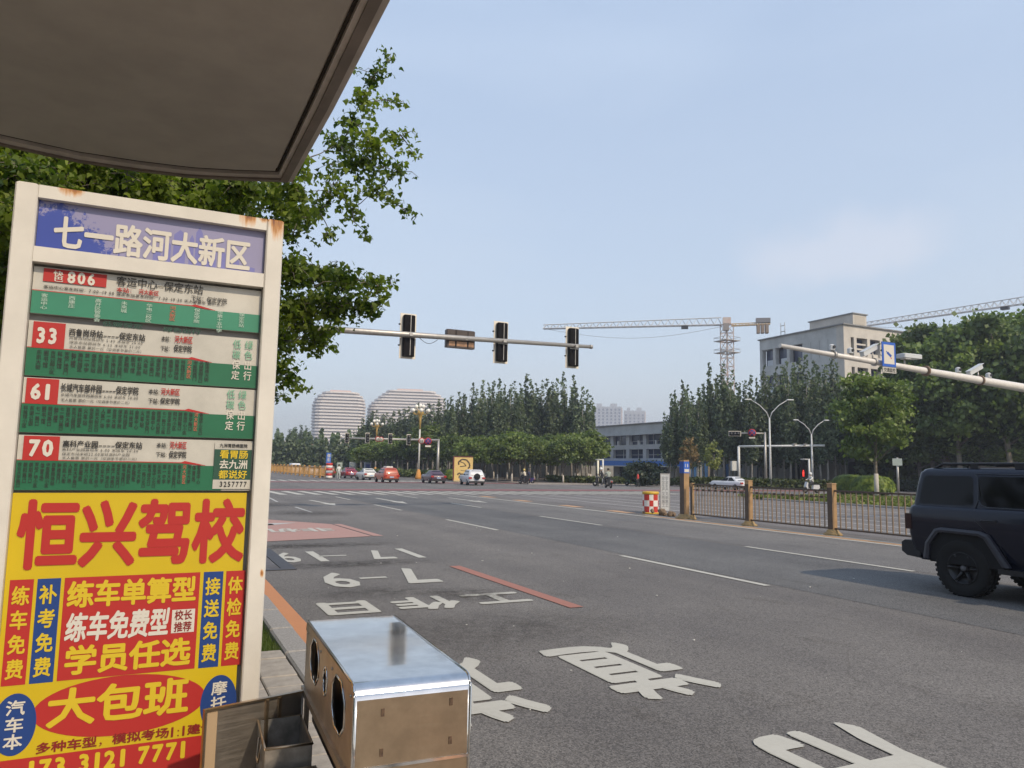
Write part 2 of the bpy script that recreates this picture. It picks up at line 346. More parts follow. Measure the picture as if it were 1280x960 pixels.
# ------------------------------------------------------------------ ground and roads
sheet('ground', rect(-2500,2500,-400,3500), -.03, mat('ground_earth', (.17,.145,.115), rough=1, var=.3, vscale=.05))
sheet('road', rect(1.45,33.5,-60,900), 0, M_ASPH)
road_b = sheet('side_road', rect(33.5,320,51,66), -.002, M_ASPH2); sheet('side_road', rect(-200,1.45,51,66), -.002, M_ASPH2)
sheet('opposite_carriageway', rect(18.3,33.4,-60,41.5), .004, M_ASPH2)
sheet('plaza_pavement', rect(33.5,320,66,90), .05, M_DUST)
sheet('left_pavement', rect(-120,.9,11.3,51), .06, M_DUST); sheet('far_left_pavement', rect(-120,1.4,66,400), .05, M_DUST)
sheet('street_corner', [(33.5,41.5),(38,38.5),(46,38.2),(320,38.2),(320,51),(33.5,51)], -.001, M_ASPH2)
sheet('verge', [(33.6,-60),(33.6,34),(34.6,36.6),(37,38),(320,38),(320,-60)], .10, M_GRASS)
sheet('far_verge', rect(34.5,320,78,200), .12, M_SOIL)
# worn, darker and lighter asphalt strips of the carriageway
M_ASPH3 = asphalt('asphalt_middle_lane', .125, (1.0,.98,.95)); M_ASPH4 = asphalt('asphalt_inner_lane', .152, (1.03,.98,.92))
sheet('middle_lane_surface', rect(8.95,12.6,-60,41), .003, M_ASPH3); sheet('inner_lane_surface', rect(12.8,16.6,-60,41), .003, M_ASPH4)
ZM = .008
# ------------------------------------------------------------------ markings
dn = 0
for X, ys in ((8.78, (-12.9,-2.95,(-1,8.97,13.01),19.13,(-1,28.1,32.05),(-1,36.5,39.7))), (12.7, (-10.7,-.6,(-1,9.33,13.65),(-1,19.92,24.04),(-1,29.4,33),(-1,37.9,41.6)))):
    for y in ys:
        a, b = (y, y+4.02) if not isinstance(y, tuple) else (y[1], y[2])
        mb = MB(); into(mb, X-.065, X+.065, a, b, ZM); mb.build('lane_dash', M_WHITE, kind='structure')
mb = MB(); slit(mb, (5.24,27.4), (5.22,30.75), .10, ZM); slit(mb, (5.1,34.7), (5.3,39), .10, ZM); mb.build('lane_dash', M_WHITE2, kind='structure')
mb = MB(); slit(mb, (5.02,8.45), (4.95,12.6), .20, ZM); mb.build('bay_line', M_RED, kind='structure')
mb = MB(); into(mb, 16.60, 16.79, -60, 41.2, ZM); into(mb, 17.17, 17.33, -60, 24, ZM); mb.build('edge_line', M_WHITE, kind='structure')
mb = MB(); into(mb, 16.85, 17.14, -60, 23.6, ZM)
for y in (25,29,34,38.5): into(mb, 17.1, 17.6, y, y+1.6, ZM)
mb.build('centre_strip', M_YEL, kind='structure')
mb = MB()
for X in (20.35,22.25,24.1,26.8,30.1): into(mb, X-.07, X+.07, -60, 41, ZM+.002)
into(mb, 33.1, 33.25, -60, 35, ZM+.002)
mb.build('lane_line', M_WHITE2, kind='structure')
mb = MB()
for i in range(31):
    x = 5.35+i*.95
    mb.add([(x+.02,42.3,ZM),(x+.45,42.3,ZM),(x+.25,47.2,ZM),(x-.18,47.2,ZM)], [(0,1,2,3)])
mb.build('zebra_crossing', M_WHITE, kind='structure')
mb = MB()
for i in range(20): into(mb, 2.0+i*1.0, 2.45+i*1.0, 71.5, 76.5, ZM)
for i in range(12): into(mb, 19.5+i*1.0, 19.95+i*1.0, 71.5, 76.5, ZM)
mb.build('far_zebra_crossing', M_WHITE, kind='structure')
mb = MB(); into(mb, 2, 60, 48.6, 51.2, ZM); mb.build('red_cycle_crossing', M_DRED, kind='structure')
mb = MB(); into(mb, 2, 60, 67.6, 70, ZM); mb.build('far_red_cycle_crossing', M_DRED, kind='structure')
mb = MB()
for y in (52.0,53.2): into(mb, 34, 120, y, y+.12, ZM)
into(mb, 34, 200, 58.2, 58.35, ZM); into(mb, 36, 200, 65.2, 65.35, ZM); mb.build('side_road_line', M_WHITE2, kind='structure')
def arrow(x, y0, y1, dx=0):
    mb = MB(); w = .09; hl = (y1-y0)*.34
    mb.add([(x-w,y0+hl,ZM),(x+w,y0+hl,ZM),(x+w+dx,y1,ZM),(x-w+dx,y1,ZM)], [(0,1,2,3)])
    mb.add([(x-.32,y0+hl,ZM),(x,y0,ZM),(x+.32,y0+hl,ZM)], [(0,1,2)]); mb.build('lane_arrow', M_WHITE, kind='structure')
arrow(7.0, 31.6, 36.2, -.2); arrow(10.5, 32.7, 38.0); arrow(14.6, 33, 38.4)
# pink cycle bay by the kerb with its arrow and worn lettering
sheet('cycle_bay', [(-.5,17.5),(2.5,17.7),(4.98,18.3),(4.8,22.1),(3.3,24.3),(-.5,24.6)], ZM, M_PINK)
mb = MB(); mb.poly([(5.04,18.35,ZM),(5.28,18.3,ZM),(5.08,22.1,ZM),(4.86,22.15,ZM)]); mb.build('cycle_bay_border', M_PINK, kind='structure')
mb = MB(); slit(mb, (1.2,22.0), (3.2,22.35), .42, ZM+.004); mb.poly([(3.0,22.0,ZM+.004),(3.95,22.85,ZM+.004),(3.0,22.75,ZM+.004)]); mb.build('cycle_bay_arrow', M_WHITE2, kind='structure')
mb = MB(); text(mb, '非机动车', lambda a, b: (4.5-a, 20.9-b, ZM+.004), 0, 3.6, 0, 1.0, bold=.03, nrm=(0,0,1)); mb.build('cycle_bay_lettering', M_WHITE, kind='structure')
# bus lane lettering, painted for drivers coming towards the camera (upside down from here)
def road_text(s, xr, y0, y1, w, pitch, bold=.035):
    mb = MB()
    for i, c in enumerate(s):
        x0 = xr - i*pitch
        text(mb, c, lambda a, b: (x0-a, y1-b if False else y0+(y1-y0)*(1-b), ZM), 0, w, 0, 1, bold=bold)
    return mb.build('bus_lane_lettering', M_WHITE, kind='structure')
# y0 is the near end (top of the characters), y1 the far end
def road_rows():
    def row(s, xr, near, far, w, pitch, bold):
        mb = MB()
        for i, c in enumerate(s):
            if c == ' ': continue
            x0 = xr - i*pitch
            text(mb, c, lambda a, b: (x0-a, near+(far-near)*(1-b), ZM), 0, w, 0, 1, bold=bold, nrm=(0,0,1))
        return mb
    row('道道', 4.46, 5.0, 6.68, 1.0, 1.62, .028).build('bus_lane_lettering', M_WHITE, kind='structure')
    row('用专', 4.62, 2.2, 4.0, 1.05, 1.6, .028).build('bus_lane_lettering', M_WHITE, kind='structure')
    row('工作日', 4.78, 9.0, 9.85, .88, 1.02, .035).build('bus_lane_lettering', M_WHITE, kind='structure')
    # 7-9
    mb = MB()
    def dig(mb, c, xr, w, near, far, b=.02): text(mb, c, lambda u, v: (xr-u, near+(far-near)*(1-v), ZM), 0, w, 0, 1, bold=b, nrm=(0,0,1))
    dig(mb, '7', 4.22, .75, 10.95, 12.55); dig(mb, '9', 2.98, .70, 10.9, 12.4); into(mb, 3.02, 3.45, 11.65, 11.78, ZM)
    mb.build('bus_lane_hours', M_WHITE, kind='structure')
    mb = MB()
    dig(mb, '7', 4.38, .62, 13.9, 15.3); dig(mb, '9', 2.62, .55, 13.9, 15.4); into(mb, 2.98, 3.50, 14.62, 14.74, ZM)
    for x in (4.72, 2.86): mb.add([(x,13.9,ZM),(x+.16,13.9,ZM),(x+.16,15.5,ZM),(x,15.5,ZM)], [(0,1,2,3)])
    mb.build('bus_lane_hours', M_WHITE, kind='structure')
road_rows()
# damp and rubbed patches round the lettering, thin sheets of road dirt
def blotch(cx, cy, rx, ry, z, dens=.8):
    m = bpy.data.materials.new('road_stain'); m.use_nodes = True; n = m.node_tree; l = n.links.new; b = n.nodes['Principled BSDF']; b.inputs['Base Color'].default_value = (.045,.037,.030,1); b.inputs['Roughness'].default_value = .9
    t = n.nodes.new('ShaderNodeTexCoord'); q = n.nodes.new('ShaderNodeMapping'); q.vector_type = 'TEXTURE'; q.inputs['Location'].default_value = (cx,cy,0); q.inputs['Scale'].default_value = (rx,ry,9); l(t.outputs['Object'], q.inputs[0])
    le = n.nodes.new('ShaderNodeVectorMath'); le.operation = 'LENGTH'; l(q.outputs[0], le.inputs[0]); mr = n.nodes.new('ShaderNodeMapRange'); mr.inputs[1].default_value = 1; mr.inputs[2].default_value = .2; l(le.outputs['Value'], mr.inputs[0])
    z_ = n.nodes.new('ShaderNodeTexNoise'); z_.inputs['Scale'].default_value = 5; z_.inputs['Detail'].default_value = 8; z_.inputs['Roughness'].default_value = .75; l(t.outputs['Object'], z_.inputs[0])
    r = n.nodes.new('ShaderNodeMapRange'); r.inputs[1].default_value = .38; r.inputs[2].default_value = .62; r.inputs[4].default_value = dens; l(z_.outputs[0], r.inputs[0])
    mu = n.nodes.new('ShaderNodeMath'); mu.operation = 'MULTIPLY'; l(mr.outputs[0], mu.inputs[0]); l(r.outputs[0], mu.inputs[1]); l(mu.outputs[0], b.inputs['Alpha'])
    mb = MB(); mb.add([(cx-rx,cy-ry,z),(cx+rx,cy-ry,z),(cx+rx,cy+ry,z),(cx-rx,cy+ry,z)], [(0,1,2,3)]); return mb.build('road_stain', m, kind='structure')
blotch(4.0,9.9,.7,.6,.0105,.55); blotch(4.25,9.5,.45,.4,.0112,.4); blotch(2.9,10.4,1.2,.6,.012,.4); blotch(3.3,13.4,1.9,.55,.0105,.7); blotch(2.9,16.6,2.4,.6,.0105,.8); blotch(5.0,27.0,1.6,1.6,.0105,.6); blotch(4.2,32.6,2.0,2.0,.0105,.6); blotch(3.5,7.6,2.2,1.2,.0130,.35)
# litter chips on the road
mb = MB(); M_CHIP = mat('paper_chip', (.6,.58,.52), rough=.8)
for i in range(34):
    x, y = rnd.uniform(2, 12), rnd.uniform(4, 20); s = rnd.uniform(.008,.028); a = rnd.uniform(0,3)
    mb.box((x, y, .012+s*.15), (s, s*.8, s*.35), rz=a)
mb.build('litter_chips', M_CHIP, kind='stuff')
# ------------------------------------------------------------------ drain cover in the lane by the kerb
t = thing('drain_cover', (1.0,13.0,0), 'dark steel framed drain cover set in the asphalt beside the bus sign', 'drain cover')
fr = MB(); zz = .014
fr.bb(.0,1.28,0,.16,.001,zz); fr.bb(0,1.28,3.1,3.26,.001,zz); fr.bb(1.05,1.28,.16,3.1,.001,zz); fr.bb(0,.2,.16,3.1,.001,zz)
fr.build('frame', mat('iron_dark', (.045,.042,.045), rough=.6, var=.3, vscale=20), t)
mb = MB(); mb.bb(.2,.60,.17,3.09,.001,.010); mb.bb(.63,1.03,.17,3.09,.001,.010); mb.build('lid', mat('iron_lid', (.12,.11,.11), rough=.7, var=.3, vscale=14), t)
# ------------------------------------------------------------------ near kerb, platform, grass
kerb = link('kerb', None, kind='structure'); kerb.location = (0,0,0)
sm = None; y = -8.0
ks = MB(); ks.rbox((0,0,.03), (.235,.985,.185), .018); sm = ks.mesh('kerb_stone'); sm.materials.append(M_GRANITE)
while y < 20:
    o = link('kerb_stone', sm, kerb, (1.283+rnd.uniform(-.003,.003), y+.5, rnd.uniform(-.003,.003))); o.rotation_euler = (0,0,rnd.uniform(-.003,.003)); y += 1.0
mb = MB(); into(mb, 1.47, 1.66, -8, 12.4, ZM); mb.build('kerb_line', M_ORANGE, kind='structure')
sheet('gutter', rect(1.40,1.47,-8,20), .002, mat('gutter_grit', (.10,.09,.08), rough=1, var=.4, vscale=30))
pl = link('platform', None, kind='structure')
MB().bb(-6,1.155,-8,7.1,-.02,.075).build('platform_bed', mat('mortar', (.10,.09,.08), rough=1, var=.3, vscale=20), pl)
pm = MB(); pm.rbox((0,0,0), (.277,.277,.05), .008); pmm = pm.mesh('paver'); pmm.materials.append(M_PAVER)
for i in range(6):
    for j in range(14):
        link('paver', pmm, pl, (1.0-i*.285, 6.94-j*.285, .1+rnd.uniform(-.004,.004)), kind=None).rotation_euler = (rnd.uniform(-.012,.012), rnd.uniform(-.012,.012), rnd.uniform(-.01,.01))
mb = MB()
for i in range(18):
    for j in range(44):
        x, y = 1.0-i*.285, 6.94-j*.285
        if i < 6 and j < 14: continue
        mb.rbox((x, y, .1+rnd.uniform(-.003,.003)), (.277,.277,.05), .008)
mb.build('far_pavers', M_PAVER, pl, kind='stuff')
sheet('grass_bed', rect(-6,1.16,7.12,11.3), .045, M_GRASS)
g = np.random.default_rng(3); n = 26000; gx = g.uniform(-.6,1.155,n); gy = 7.13+g.uniform(0,1,n)**1.3*4.2; hh = g.uniform(.03,.10,n); aa = g.uniform(0,6.28,n); w = g.uniform(.002,.005,n); lx = g.normal(0,.025,n); ly = g.normal(0,.025,n)
V = np.empty((n,3,3)); V[:,0] = np.stack([gx-w*np.cos(aa), gy-w*np.sin(aa), np.full(n,.045)],1); V[:,1] = np.stack([gx+w*np.cos(aa), gy+w*np.sin(aa), np.full(n,.045)],1); V[:,2] = np.stack([gx+lx, gy+ly, .045+hh],1)
me = bpy.data.meshes.new('grass'); me.vertices.add(n*3); me.vertices.foreach_set('co', V.reshape(-1)); me.loops.add(n*3); me.loops.foreach_set('vertex_index', np.arange(n*3, dtype=np.int32)); me.polygons.add(n); me.polygons.foreach_set('loop_start', np.arange(0,n*3,3,dtype=np.int32)); me.polygons.foreach_set('loop_total', np.full(n,3,dtype=np.int32)); me.update(calc_edges=True)
at = me.attributes.new('tint','FLOAT','FACE'); at.data.foreach_set('value', g.uniform(0,1,n).astype(np.float32))
L_GRASS = leafmat('grass_blade', (.03,.055,.010), (.12,.16,.035), .3); me.materials.append(L_GRASS)
link('grass', me, label='short green grass in the strip between kerb and stop platform', cat='grass', kind='stuff')
# right verge: grass tufts
n = 9000; cx = g.uniform(33.8,44,n); cy = g.uniform(14,37,n); c = np.stack([cx,cy,.12+g.uniform(0,.10,n)],1)
link('verge_grass', leaf_mesh('verge_grass', c, .16, leafmat('verge_blade', (.06,.085,.015), (.17,.19,.045), .25), 5), label='sunlit yellowish grass on the verge beyond the railing', cat='grass', kind='stuff')
ks2 = MB()
for i in range(90): ks2.rbox((33.5, -55+i*1.0, .04), (.16,.985,.16), .015)
ks2.build('verge_kerb', M_GRANITE, kind='structure')
ks2 = MB()
for i in range(120): ks2.rbox((34+i*1.0, 66.0, .02), (.985,.18,.14), .015)
ks2.build('plaza_kerb', M_GRANITE, kind='structure')
# ------------------------------------------------------------------ bus stop board (plane Y = 3.6)
YB = 3.6
def bp(px, py): p = PY(px, py, YB); return p.x, p.z
board = thing('bus_stop_board', (0, YB, 0), 'ivory framed bus stop board with blue header, green route strips and yellow driving school poster', 'bus stop board')
def rusty(name, col, spots):
    m = mat(name, col, rough=.42, var=.08, vscale=5); n = m.node_tree; l = n.links.new; b = n.nodes['Principled BSDF']
    base = b.inputs['Base Color'].links[0].from_socket; t = n.nodes.new('ShaderNodeTexCoord')
    q = n.nodes.new('ShaderNodeMapping'); q.inputs['Scale'].default_value = (60, 60, 9); l(t.outputs['Object'], q.inputs[0])
    z = n.nodes.new('ShaderNodeTexNoise'); z.inputs['Scale'].default_value = 1; z.inputs['Detail'].default_value = 5; l(q.outputs[0], z.inputs[0])
    tot = None
    for (x, zz, rx, rz) in spots:
        mp2 = n.nodes.new('ShaderNodeMapping'); mp2.vector_type = 'TEXTURE'; mp2.inputs['Location'].default_value = (x, 0, zz); mp2.inputs['Scale'].default_value = (rx, 5, rz); l(t.outputs['Object'], mp2.inputs[0])
        le = n.nodes.new('ShaderNodeVectorMath'); le.operation = 'LENGTH'; l(mp2.outputs[0], le.inputs[0])
        mr = n.nodes.new('ShaderNodeMapRange'); mr.inputs[1].default_value = 1; mr.inputs[2].default_value = 0; l(le.outputs['Value'], mr.inputs[0])
        if tot is None: tot = mr.outputs[0]
        else:
            a = n.nodes.new('ShaderNodeMath'); a.operation = 'MAXIMUM'; l(tot, a.inputs[0]); l(mr.outputs[0], a.inputs[1]); tot = a.outputs[0]
    mu = n.nodes.new('ShaderNodeMath'); mu.operation = 'MULTIPLY'; l(tot, mu.inputs[0]); l(z.outputs[0], mu.inputs[1])
    r = n.nodes.new('ShaderNodeValToRGB'); l(mu.outputs[0], r.inputs[0]); e = r.color_ramp.elements; e[0].position = .13; e[0].color = (0,0,0,1); e[1].position = .30; e[1].color = (1,1,1,1)
    rc = n.nodes.new('ShaderNodeValToRGB'); l(mu.outputs[0], rc.inputs[0]); e = rc.color_ramp.elements; e[0].position = .22; e[0].color = (.58,.27,.06,1); e[1].position = .44; e[1].color = (.16,.045,.015,1)
    x = n.nodes.new('ShaderNodeMixRGB'); l(r.outputs[0], x.inputs[0]); l(base, x.inputs[1]); l(rc.outputs[0], x.inputs[2]); l(x.outputs[0], b.inputs['Base Color']); return m
M_FR = rusty('board_frame_paint', (.63,.59,.515), [(-.385,2.945,.075,.07),(.325,2.94,.06,.10),(.455,2.945,.06,.16),(.40,2.945,.06,.05),(-.585,1.84,.02,.09),(.47,1.3,.012,.03),(-.45,2.95,.03,.02)])
FX0, FX1, FT = -.585, .486, 2.933; IX0, IX1 = -.503, .410
for x0, x1 in ((FX0, IX0), (IX1, FX1)):
    MB().rbox(((x0+x1)/2, .0, (FT+.02)/2), (x1-x0, .10, FT-.02), .006).build('post', M_FR, board)
for z0, z1 in ((2.876, 2.930), (2.604, 2.668)):
    MB().bb(IX0+.001, IX1-.001, -.046, .046, z0, z1).build('crossbar', M_FR, board)
MB().bb(IX0+.001, IX1-.001, -.046, .046, .20, .27).build('crossbar', M_FR, board)
MB().bb(IX0+.0005, IX1-.0005, .020, .038, .272, 2.875).build('back_panel', mat('back_panel_grey', (.25,.24,.22), rough=.6), board)
def plate(name, x0, x1, z0, z1, m, parent, y=-.0): return MB().bb(x0, x1, y, y+.012, z0, z1).build(name, m, parent)
def shape(name, pts, m, parent, y): mb = MB(); mb.poly([(x, y, z) for x, z in pts]); return mb.build(name, m, parent)
def lines(name, items, m, parent, y):
    for it in items:
        mb = MB(); s, x0, x1, z0, z1 = it[:5]; b = it[5] if len(it) > 5 else .02; v = it[6] if len(it) > 6 else False; sl = it[7] if len(it) > 7 else 0
        text(mb, s, lambda a, c: (a, y, c), x0, x1, z0, z1, bold=b, vertical=v, slant=sl); mb.build(name, m, parent)
def row(s, pxl, pyt, pyb, pxr, bold=.02, slant=0):     # a line sighted by its left top, left bottom and right end
    x0, z1 = bp(pxl, pyt); _, z0 = bp(pxl, pyb); x1, _ = bp(pxr, pyt+.1*(pxr-pxl)); return (s, x0, x1, z0, z1, bold, False, slant)
def ink(name, c, rough=.55): return mat(name, c, rough=rough, spec=.4)
I_WHITE = ink('print_white', (.60,.56,.48)); I_BLACK = ink('print_black', (.03,.028,.026)); I_RED = ink('print_red', (.40,.022,.018)); I_YEL = mat('print_yellow', (.60,.43,.015), rough=.5)
I_BLUE = ink('print_blue', (.012,.045,.19)); I_DRED = ink('print_dark_red', (.22,.015,.012)); I_CREAM = mat('print_cream', (.50,.475,.41), rough=.38, var=.14, vscale=5, bump=.12, bscale=6)
I_DGREEN = ink('print_dark_green', (.02,.07,.045)); I_PGREEN = ink('print_pale_green', (.17,.38,.25)); I_FADE = ink('print_faded_red', (.50,.14,.08))
# faded blue header: the print has bleached to lilac on the right and flaked along the top
m = bpy.data.materials.new('header_print'); m.use_nodes = True; n = m.node_tree; b = n.nodes['Principled BSDF']; l = n.links.new
tc = n.nodes.new('ShaderNodeTexCoord'); sx = n.nodes.new('ShaderNodeSeparateXYZ'); l(tc.outputs['Object'], sx.inputs[0])
mr = n.nodes.new('ShaderNodeMapRange'); mr.inputs[1].default_value = -.42; mr.inputs[2].default_value = .02; l(sx.outputs[0], mr.inputs[0])
mz = n.nodes.new('ShaderNodeMapRange'); mz.inputs[1].default_value = 2.70; mz.inputs[2].default_value = 2.90; mz.inputs[4].default_value = .55; l(sx.outputs[2], mz.inputs[0])
ad = n.nodes.new('ShaderNodeMath'); l(mr.outputs[0], ad.inputs[0]); l(mz.outputs[0], ad.inputs[1])
nz = n.nodes.new('ShaderNodeTexNoise'); nz.inputs['Scale'].default_value = 30; nz.inputs['Detail'].default_value = 9; nz.inputs['Roughness'].default_value = .85; l(tc.outputs['Object'], nz.inputs[0])
a2 = n.nodes.new('ShaderNodeMath'); a2.operation = 'MULTIPLY_ADD'; l(nz.outputs[0], a2.inputs[0]); a2.inputs[1].default_value = 1.6; l(ad.outputs[0], a2.inputs[2])
r = n.nodes.new('ShaderNodeValToRGB'); l(a2.outputs[0], r.inputs[0]); e = r.color_ramp.elements; e[0].position = .96; e[0].color = (.035,.06,.30,1); e[1].position = 1.0; e[1].color = (.25,.235,.37,1)
sc_ = n.nodes.new('ShaderNodeMath'); sc_.operation = 'MULTIPLY'; sc_.inputs[1].default_value = .78; l(a2.outputs[0], sc_.inputs[0]); l(sc_.outputs[0], r.inputs[0])
l(r.outputs[0], b.inputs['Base Color']); b.inputs['Roughness'].default_value = .35; M_HEAD = m
head = plate('header_panel', IX0+.002, IX1-.002, 2.669, 2.875, M_HEAD, board, -.012)
sk = MB()
for x, w, h in ((-.02,.03,.10),(.02,.05,.16),(.085,.018,.145),(.11,.028,.185),(.15,.05,.12),(.21,.03,.09),(.25,.05,.06),(-.06,.03,.05),(.30,.07,.03)): sk.add([(x,-.0125,2.670),(x+w,-.0125,2.670),(x+w,-.0125,2.67+h*.85),(x+w*.5,-.0125,2.67+h),(x,-.0125,2.67+h*.85)], [(0,1,2,3,4)])
sk.build('skyline_print', ink('print_lilac', (.17,.17,.40), .35), head)
z1 = bp(70, 274.5)[1]+.011; z0 = bp(70, 314)[1]+.011; x0 = bp(67,290)[0]; x1 = bp(313,320)[0]
lines('lettering', [('七一路河大新区', x0, x1, z0, z1, .030)], I_WHITE, head, -.0145)
# route strips
M_GREEN = [mat('strip_green_%s' % w, c, rough=.4, var=.10, vscale=5) for w, c in (('faded', (.035,.21,.12)), ('deep', (.012,.125,.055)))]
zs = [2.602, 2.285, 1.982, 1.660]
S0 = []
def zat(px, py): return bp(px, py)[1]
zt = {'806': (bp(39,332)[1], bp(38,362.6)[1], bp(36,391.5)[1], bp(35,400)[1]), '33': (bp(34,400)[1], bp(31,434)[1], bp(28.5,469.5)[1], 0), '61': (bp(30,471)[1], bp(24,504)[1], bp(20,540.5)[1], 0), '70': (bp(22,543)[1], bp(17,575)[1], bp(12.5,613)[1], 0)}
def strip(key, col):
    a, b_, c, _ = zt[key]
    s = plate('route_strip', IX0+.003, IX1-.003, c+.001, a-.001, I_CREAM, board, -.008 if key != '806' else -.005)
    y = -.0105 if key != '806' else -.0075
    band = shape('green_band', [(IX0+.004, c+.002), (IX1-.004 if key != '70' else IX1-.13, c+.002), (IX1-.004 if key != '70' else IX1-.13, b_-.012), (IX1-.25, b_-.012), (IX1-.30, b_-.002), (IX0+.004, b_)], col, s, y-.0008)
    shape('red_swoosh', [(IX0+.004, b_+.003), (IX0+.004, b_), (IX1-.30, b_-.002), (IX1-.20, b_-.012), (IX1-.20, b_-.010), (IX1-.285, b_+.008), (IX1-.30, b_+.002)], I_RED, s, y-.0016)
    return s, y-.0024, b_, c
st, y, gb, gc = strip('806', M_GREEN[0])
zA = bp(55,335.5)[1]; zB = bp(55,351.8)[1]; xa = bp(55,340)[0]; xb = bp(133.6,350)[0]
shape('number_box', [(xa,zB),(xb,zB),(xb,zA),(xa,zA)], I_RED, st, y)
lines('lettering', [row('快', 67.5,339,346,80,.02), row('巴', 67.5,346,352.5,80,.02), row('806', 85,339.7,354,122,.04)], I_WHITE, st, y-.001)
lines('lettering', [row('客运中心—保定东站', 146,346,357.5,254.5,.012), row('下站：保定学院', 239,369.5,376,284,.012), row('客运中心发车时间：7:00—19:00 保定东站发车时间：7:30—19:30 无人售票车 票价五元', 55,356.6,360.4,281,.012)], I_BLACK, st, y-.001)
lines('lettering', [row('本站：', 146,359.5,365.5,170,.02), row('河大新区', 173.5,362,368.5,199,.02)], I_RED, st, y-.001)
x_at = lambda px: bp(px, 380)[0]
vs_ = [('客运中心',197,0),('西康庄',320,0),('高开区管委会',437,0),('未来城',553,0),('华电二校区',665,0),('河大新区',770,1),('保定学院',878,0),('市第十五中学',980,0),('保定东站',1077,0)]
lines('stop_names', [(s, x_at(c/3.556)-.012, x_at(c/3.556)+.012, gb-.012-.0165*len(s), gb-.010, .012, True) for s, c, rr in vs_ if not rr], ink('print_mint', (.42,.55,.45)), st, y-.001)
lines('stop_names', [(s, x_at(c/3.556)-.012, x_at(c/3.556)+.012, gb-.012-.0165*len(s), gb-.010, .012, True) for s, c, rr in vs_ if rr], I_FADE, st, y-.001)
lines('lettering', [row('低碳保定', 128,401.5,408,179,.02), row('绿色出行', 204,408.7,415,251,.02)], I_DGREEN, st, y-.001)
STOPS = '西鲁岗场站 中医医院 客运中心 百货大楼 植物园 火车站 裕华路口 莲池南大街 人民广场 钟楼 第一中学 军校广场 东风公园 体育场 朝阳路口 河北大学 农业大学 市医院 新市场 古城商厦 三丰路口 长城家园 东湖公园 七一路口 会展中心 高科园区 职业学院 阳光小区 乐凯大街 图书馆 科技馆 金融街 保定学院 保定东站'.split()
def stops(s_, x0, x1, n, zt_, zb_, y, redi, seed):
    rr = random.Random(seed); names = [rr.choice(STOPS) + (rr.choice(['', '路口', '西门', '北口', '小区']) if rr.random() < .45 else '') for _ in range(n)]
    h = zt_-zb_; cw = (x1-x0)/n; bl = []; rd = []
    for i, nm in enumerate(names):
        nm = nm[:6] if i != redi else '河大新区'; x = x0+i*cw; L_ = h*(.5+.08*len(nm)); (rd if i == redi else bl).append((nm, x+cw*.14, x+cw*.86, zt_-L_*.98, zt_, .010, True))
    lines('stop_names', bl, I_BLACK, s_, y); lines('stop_names', rd, I_FADE, s_, y)
def slogan(s_, y, pxa, pxb, pyt, pyb):
    zt_, zb_ = bp(pxa, pyt)[1], bp(pxa, pyb)[1]; h = (zt_-zb_)/4; it = [[], []]
    for px, w in ((pxa, '低碳保定'), (pxb, '绿色出行')):
        x = bp(px, 500)[0]
        for i, c in enumerate(w): it[0 if i < 2 else 1].append((c, x-.018, x+.018, zt_-(i+1)*h+.004, zt_-i*h-.003, .012))
    lines('slogan', it[0], I_PGREEN, s_, y); lines('slogan', it[1], I_WHITE, s_, y)
def route(key, num, boxpx, numpx, items, reds, stp, nst, redi, seed, slog=None):
    s_, y, gb, gc = strip(key, M_GREEN[1]); a = zt[key][0]
    xa, xb = bp(boxpx[0], boxpx[2])[0], bp(boxpx[1], boxpx[2])[0]
    shape('number_box', [(xa, gb), (xb, gb), (xb, a-.004), (xa, a-.004)], I_RED, s_, y)
    lines('route_number', [row(num, *numpx, .045)], I_WHITE, s_, y-.001)
    lines('lettering', [row(*i) for i in items], I_BLACK, s_, y-.001); lines('lettering', [row(*i) for i in reds], I_RED, s_, y-.001)
    xs0, xs1 = bp(stp[0], 500)[0], bp(stp[1], 500)[0]; stops(s_, xs0, xs1, nst, gb-.008, gc+.008, y-.001, redi, seed)
    if slog: slogan(s_, y-.001, *slog)
    return s_, y
route('33', '33', (41.6,82,415), (46.5,409.5,428.5,75.5), [('西鲁岗场站----保定东站',87,411,420,182,.022),('西鲁岗场站首班车 5:45 末班车 20:00',87,421,424.3,179,.0),('保定东站首班车 6:25 末班车 21:00',87,426.4,429.8,176,.0),('无人售票 票价一元（空调季节票价二元）',87,432,435.5,180,.0),('本站：',202,420.4,427,216.5,.015),('下站：',201,432.5,439,215.5,.015),('保定学院',217.5,431.5,440,240,.022)], [('河大新区',218.5,420,429,241,.022)], (40,260), 27, 23, 11, (292,307,424.5,476))
route('61', '61', (33,73.7,487), (39,479.5,498.5,67.7), [('长城汽车部件园----保定学院',76.5,479.4,489.4,173.5,.022),('长城汽车部件园首班车 6:00 末班车 20:00',76.5,491.4,495.4,173,.0),('无人售票 票价一元（空调季节票价二元）',76.5,498,502,165,.0),('本站:',186,486.4,492.6,200,.015),('下站:',185.5,498,504.4,199.5,.015),('保定学院',200.5,497.5,505,225,.022)], [('河大新区',201.5,485.5,494,225,.022)], (30,256), 32, 30, 12, (288,302.5,487,539))
st7, y7 = route('70', '70', (29.5,74.5,560), (36.5,549.5,569.5,70.5), [('高科产业园----保定东站',79,550.5,558.8,178,.022),('高科产业园首班车 6:00 末班车 20:30',78,560,563.5,173,.0),('保定东站末班22:00发往高科产业园',78,565.3,569,162,.0),('无人售票 票价一元（空调季节票价二元）',78,570.6,574,174,.0),('本站:',196,553.4,559.4,210,.015),('下站:',195,565,571,209,.015),('保定学院',211.5,564,572.5,233,.022)], [('河大新区',212.5,552,561,233.5,.022)], (29,257), 35, 31, 13)
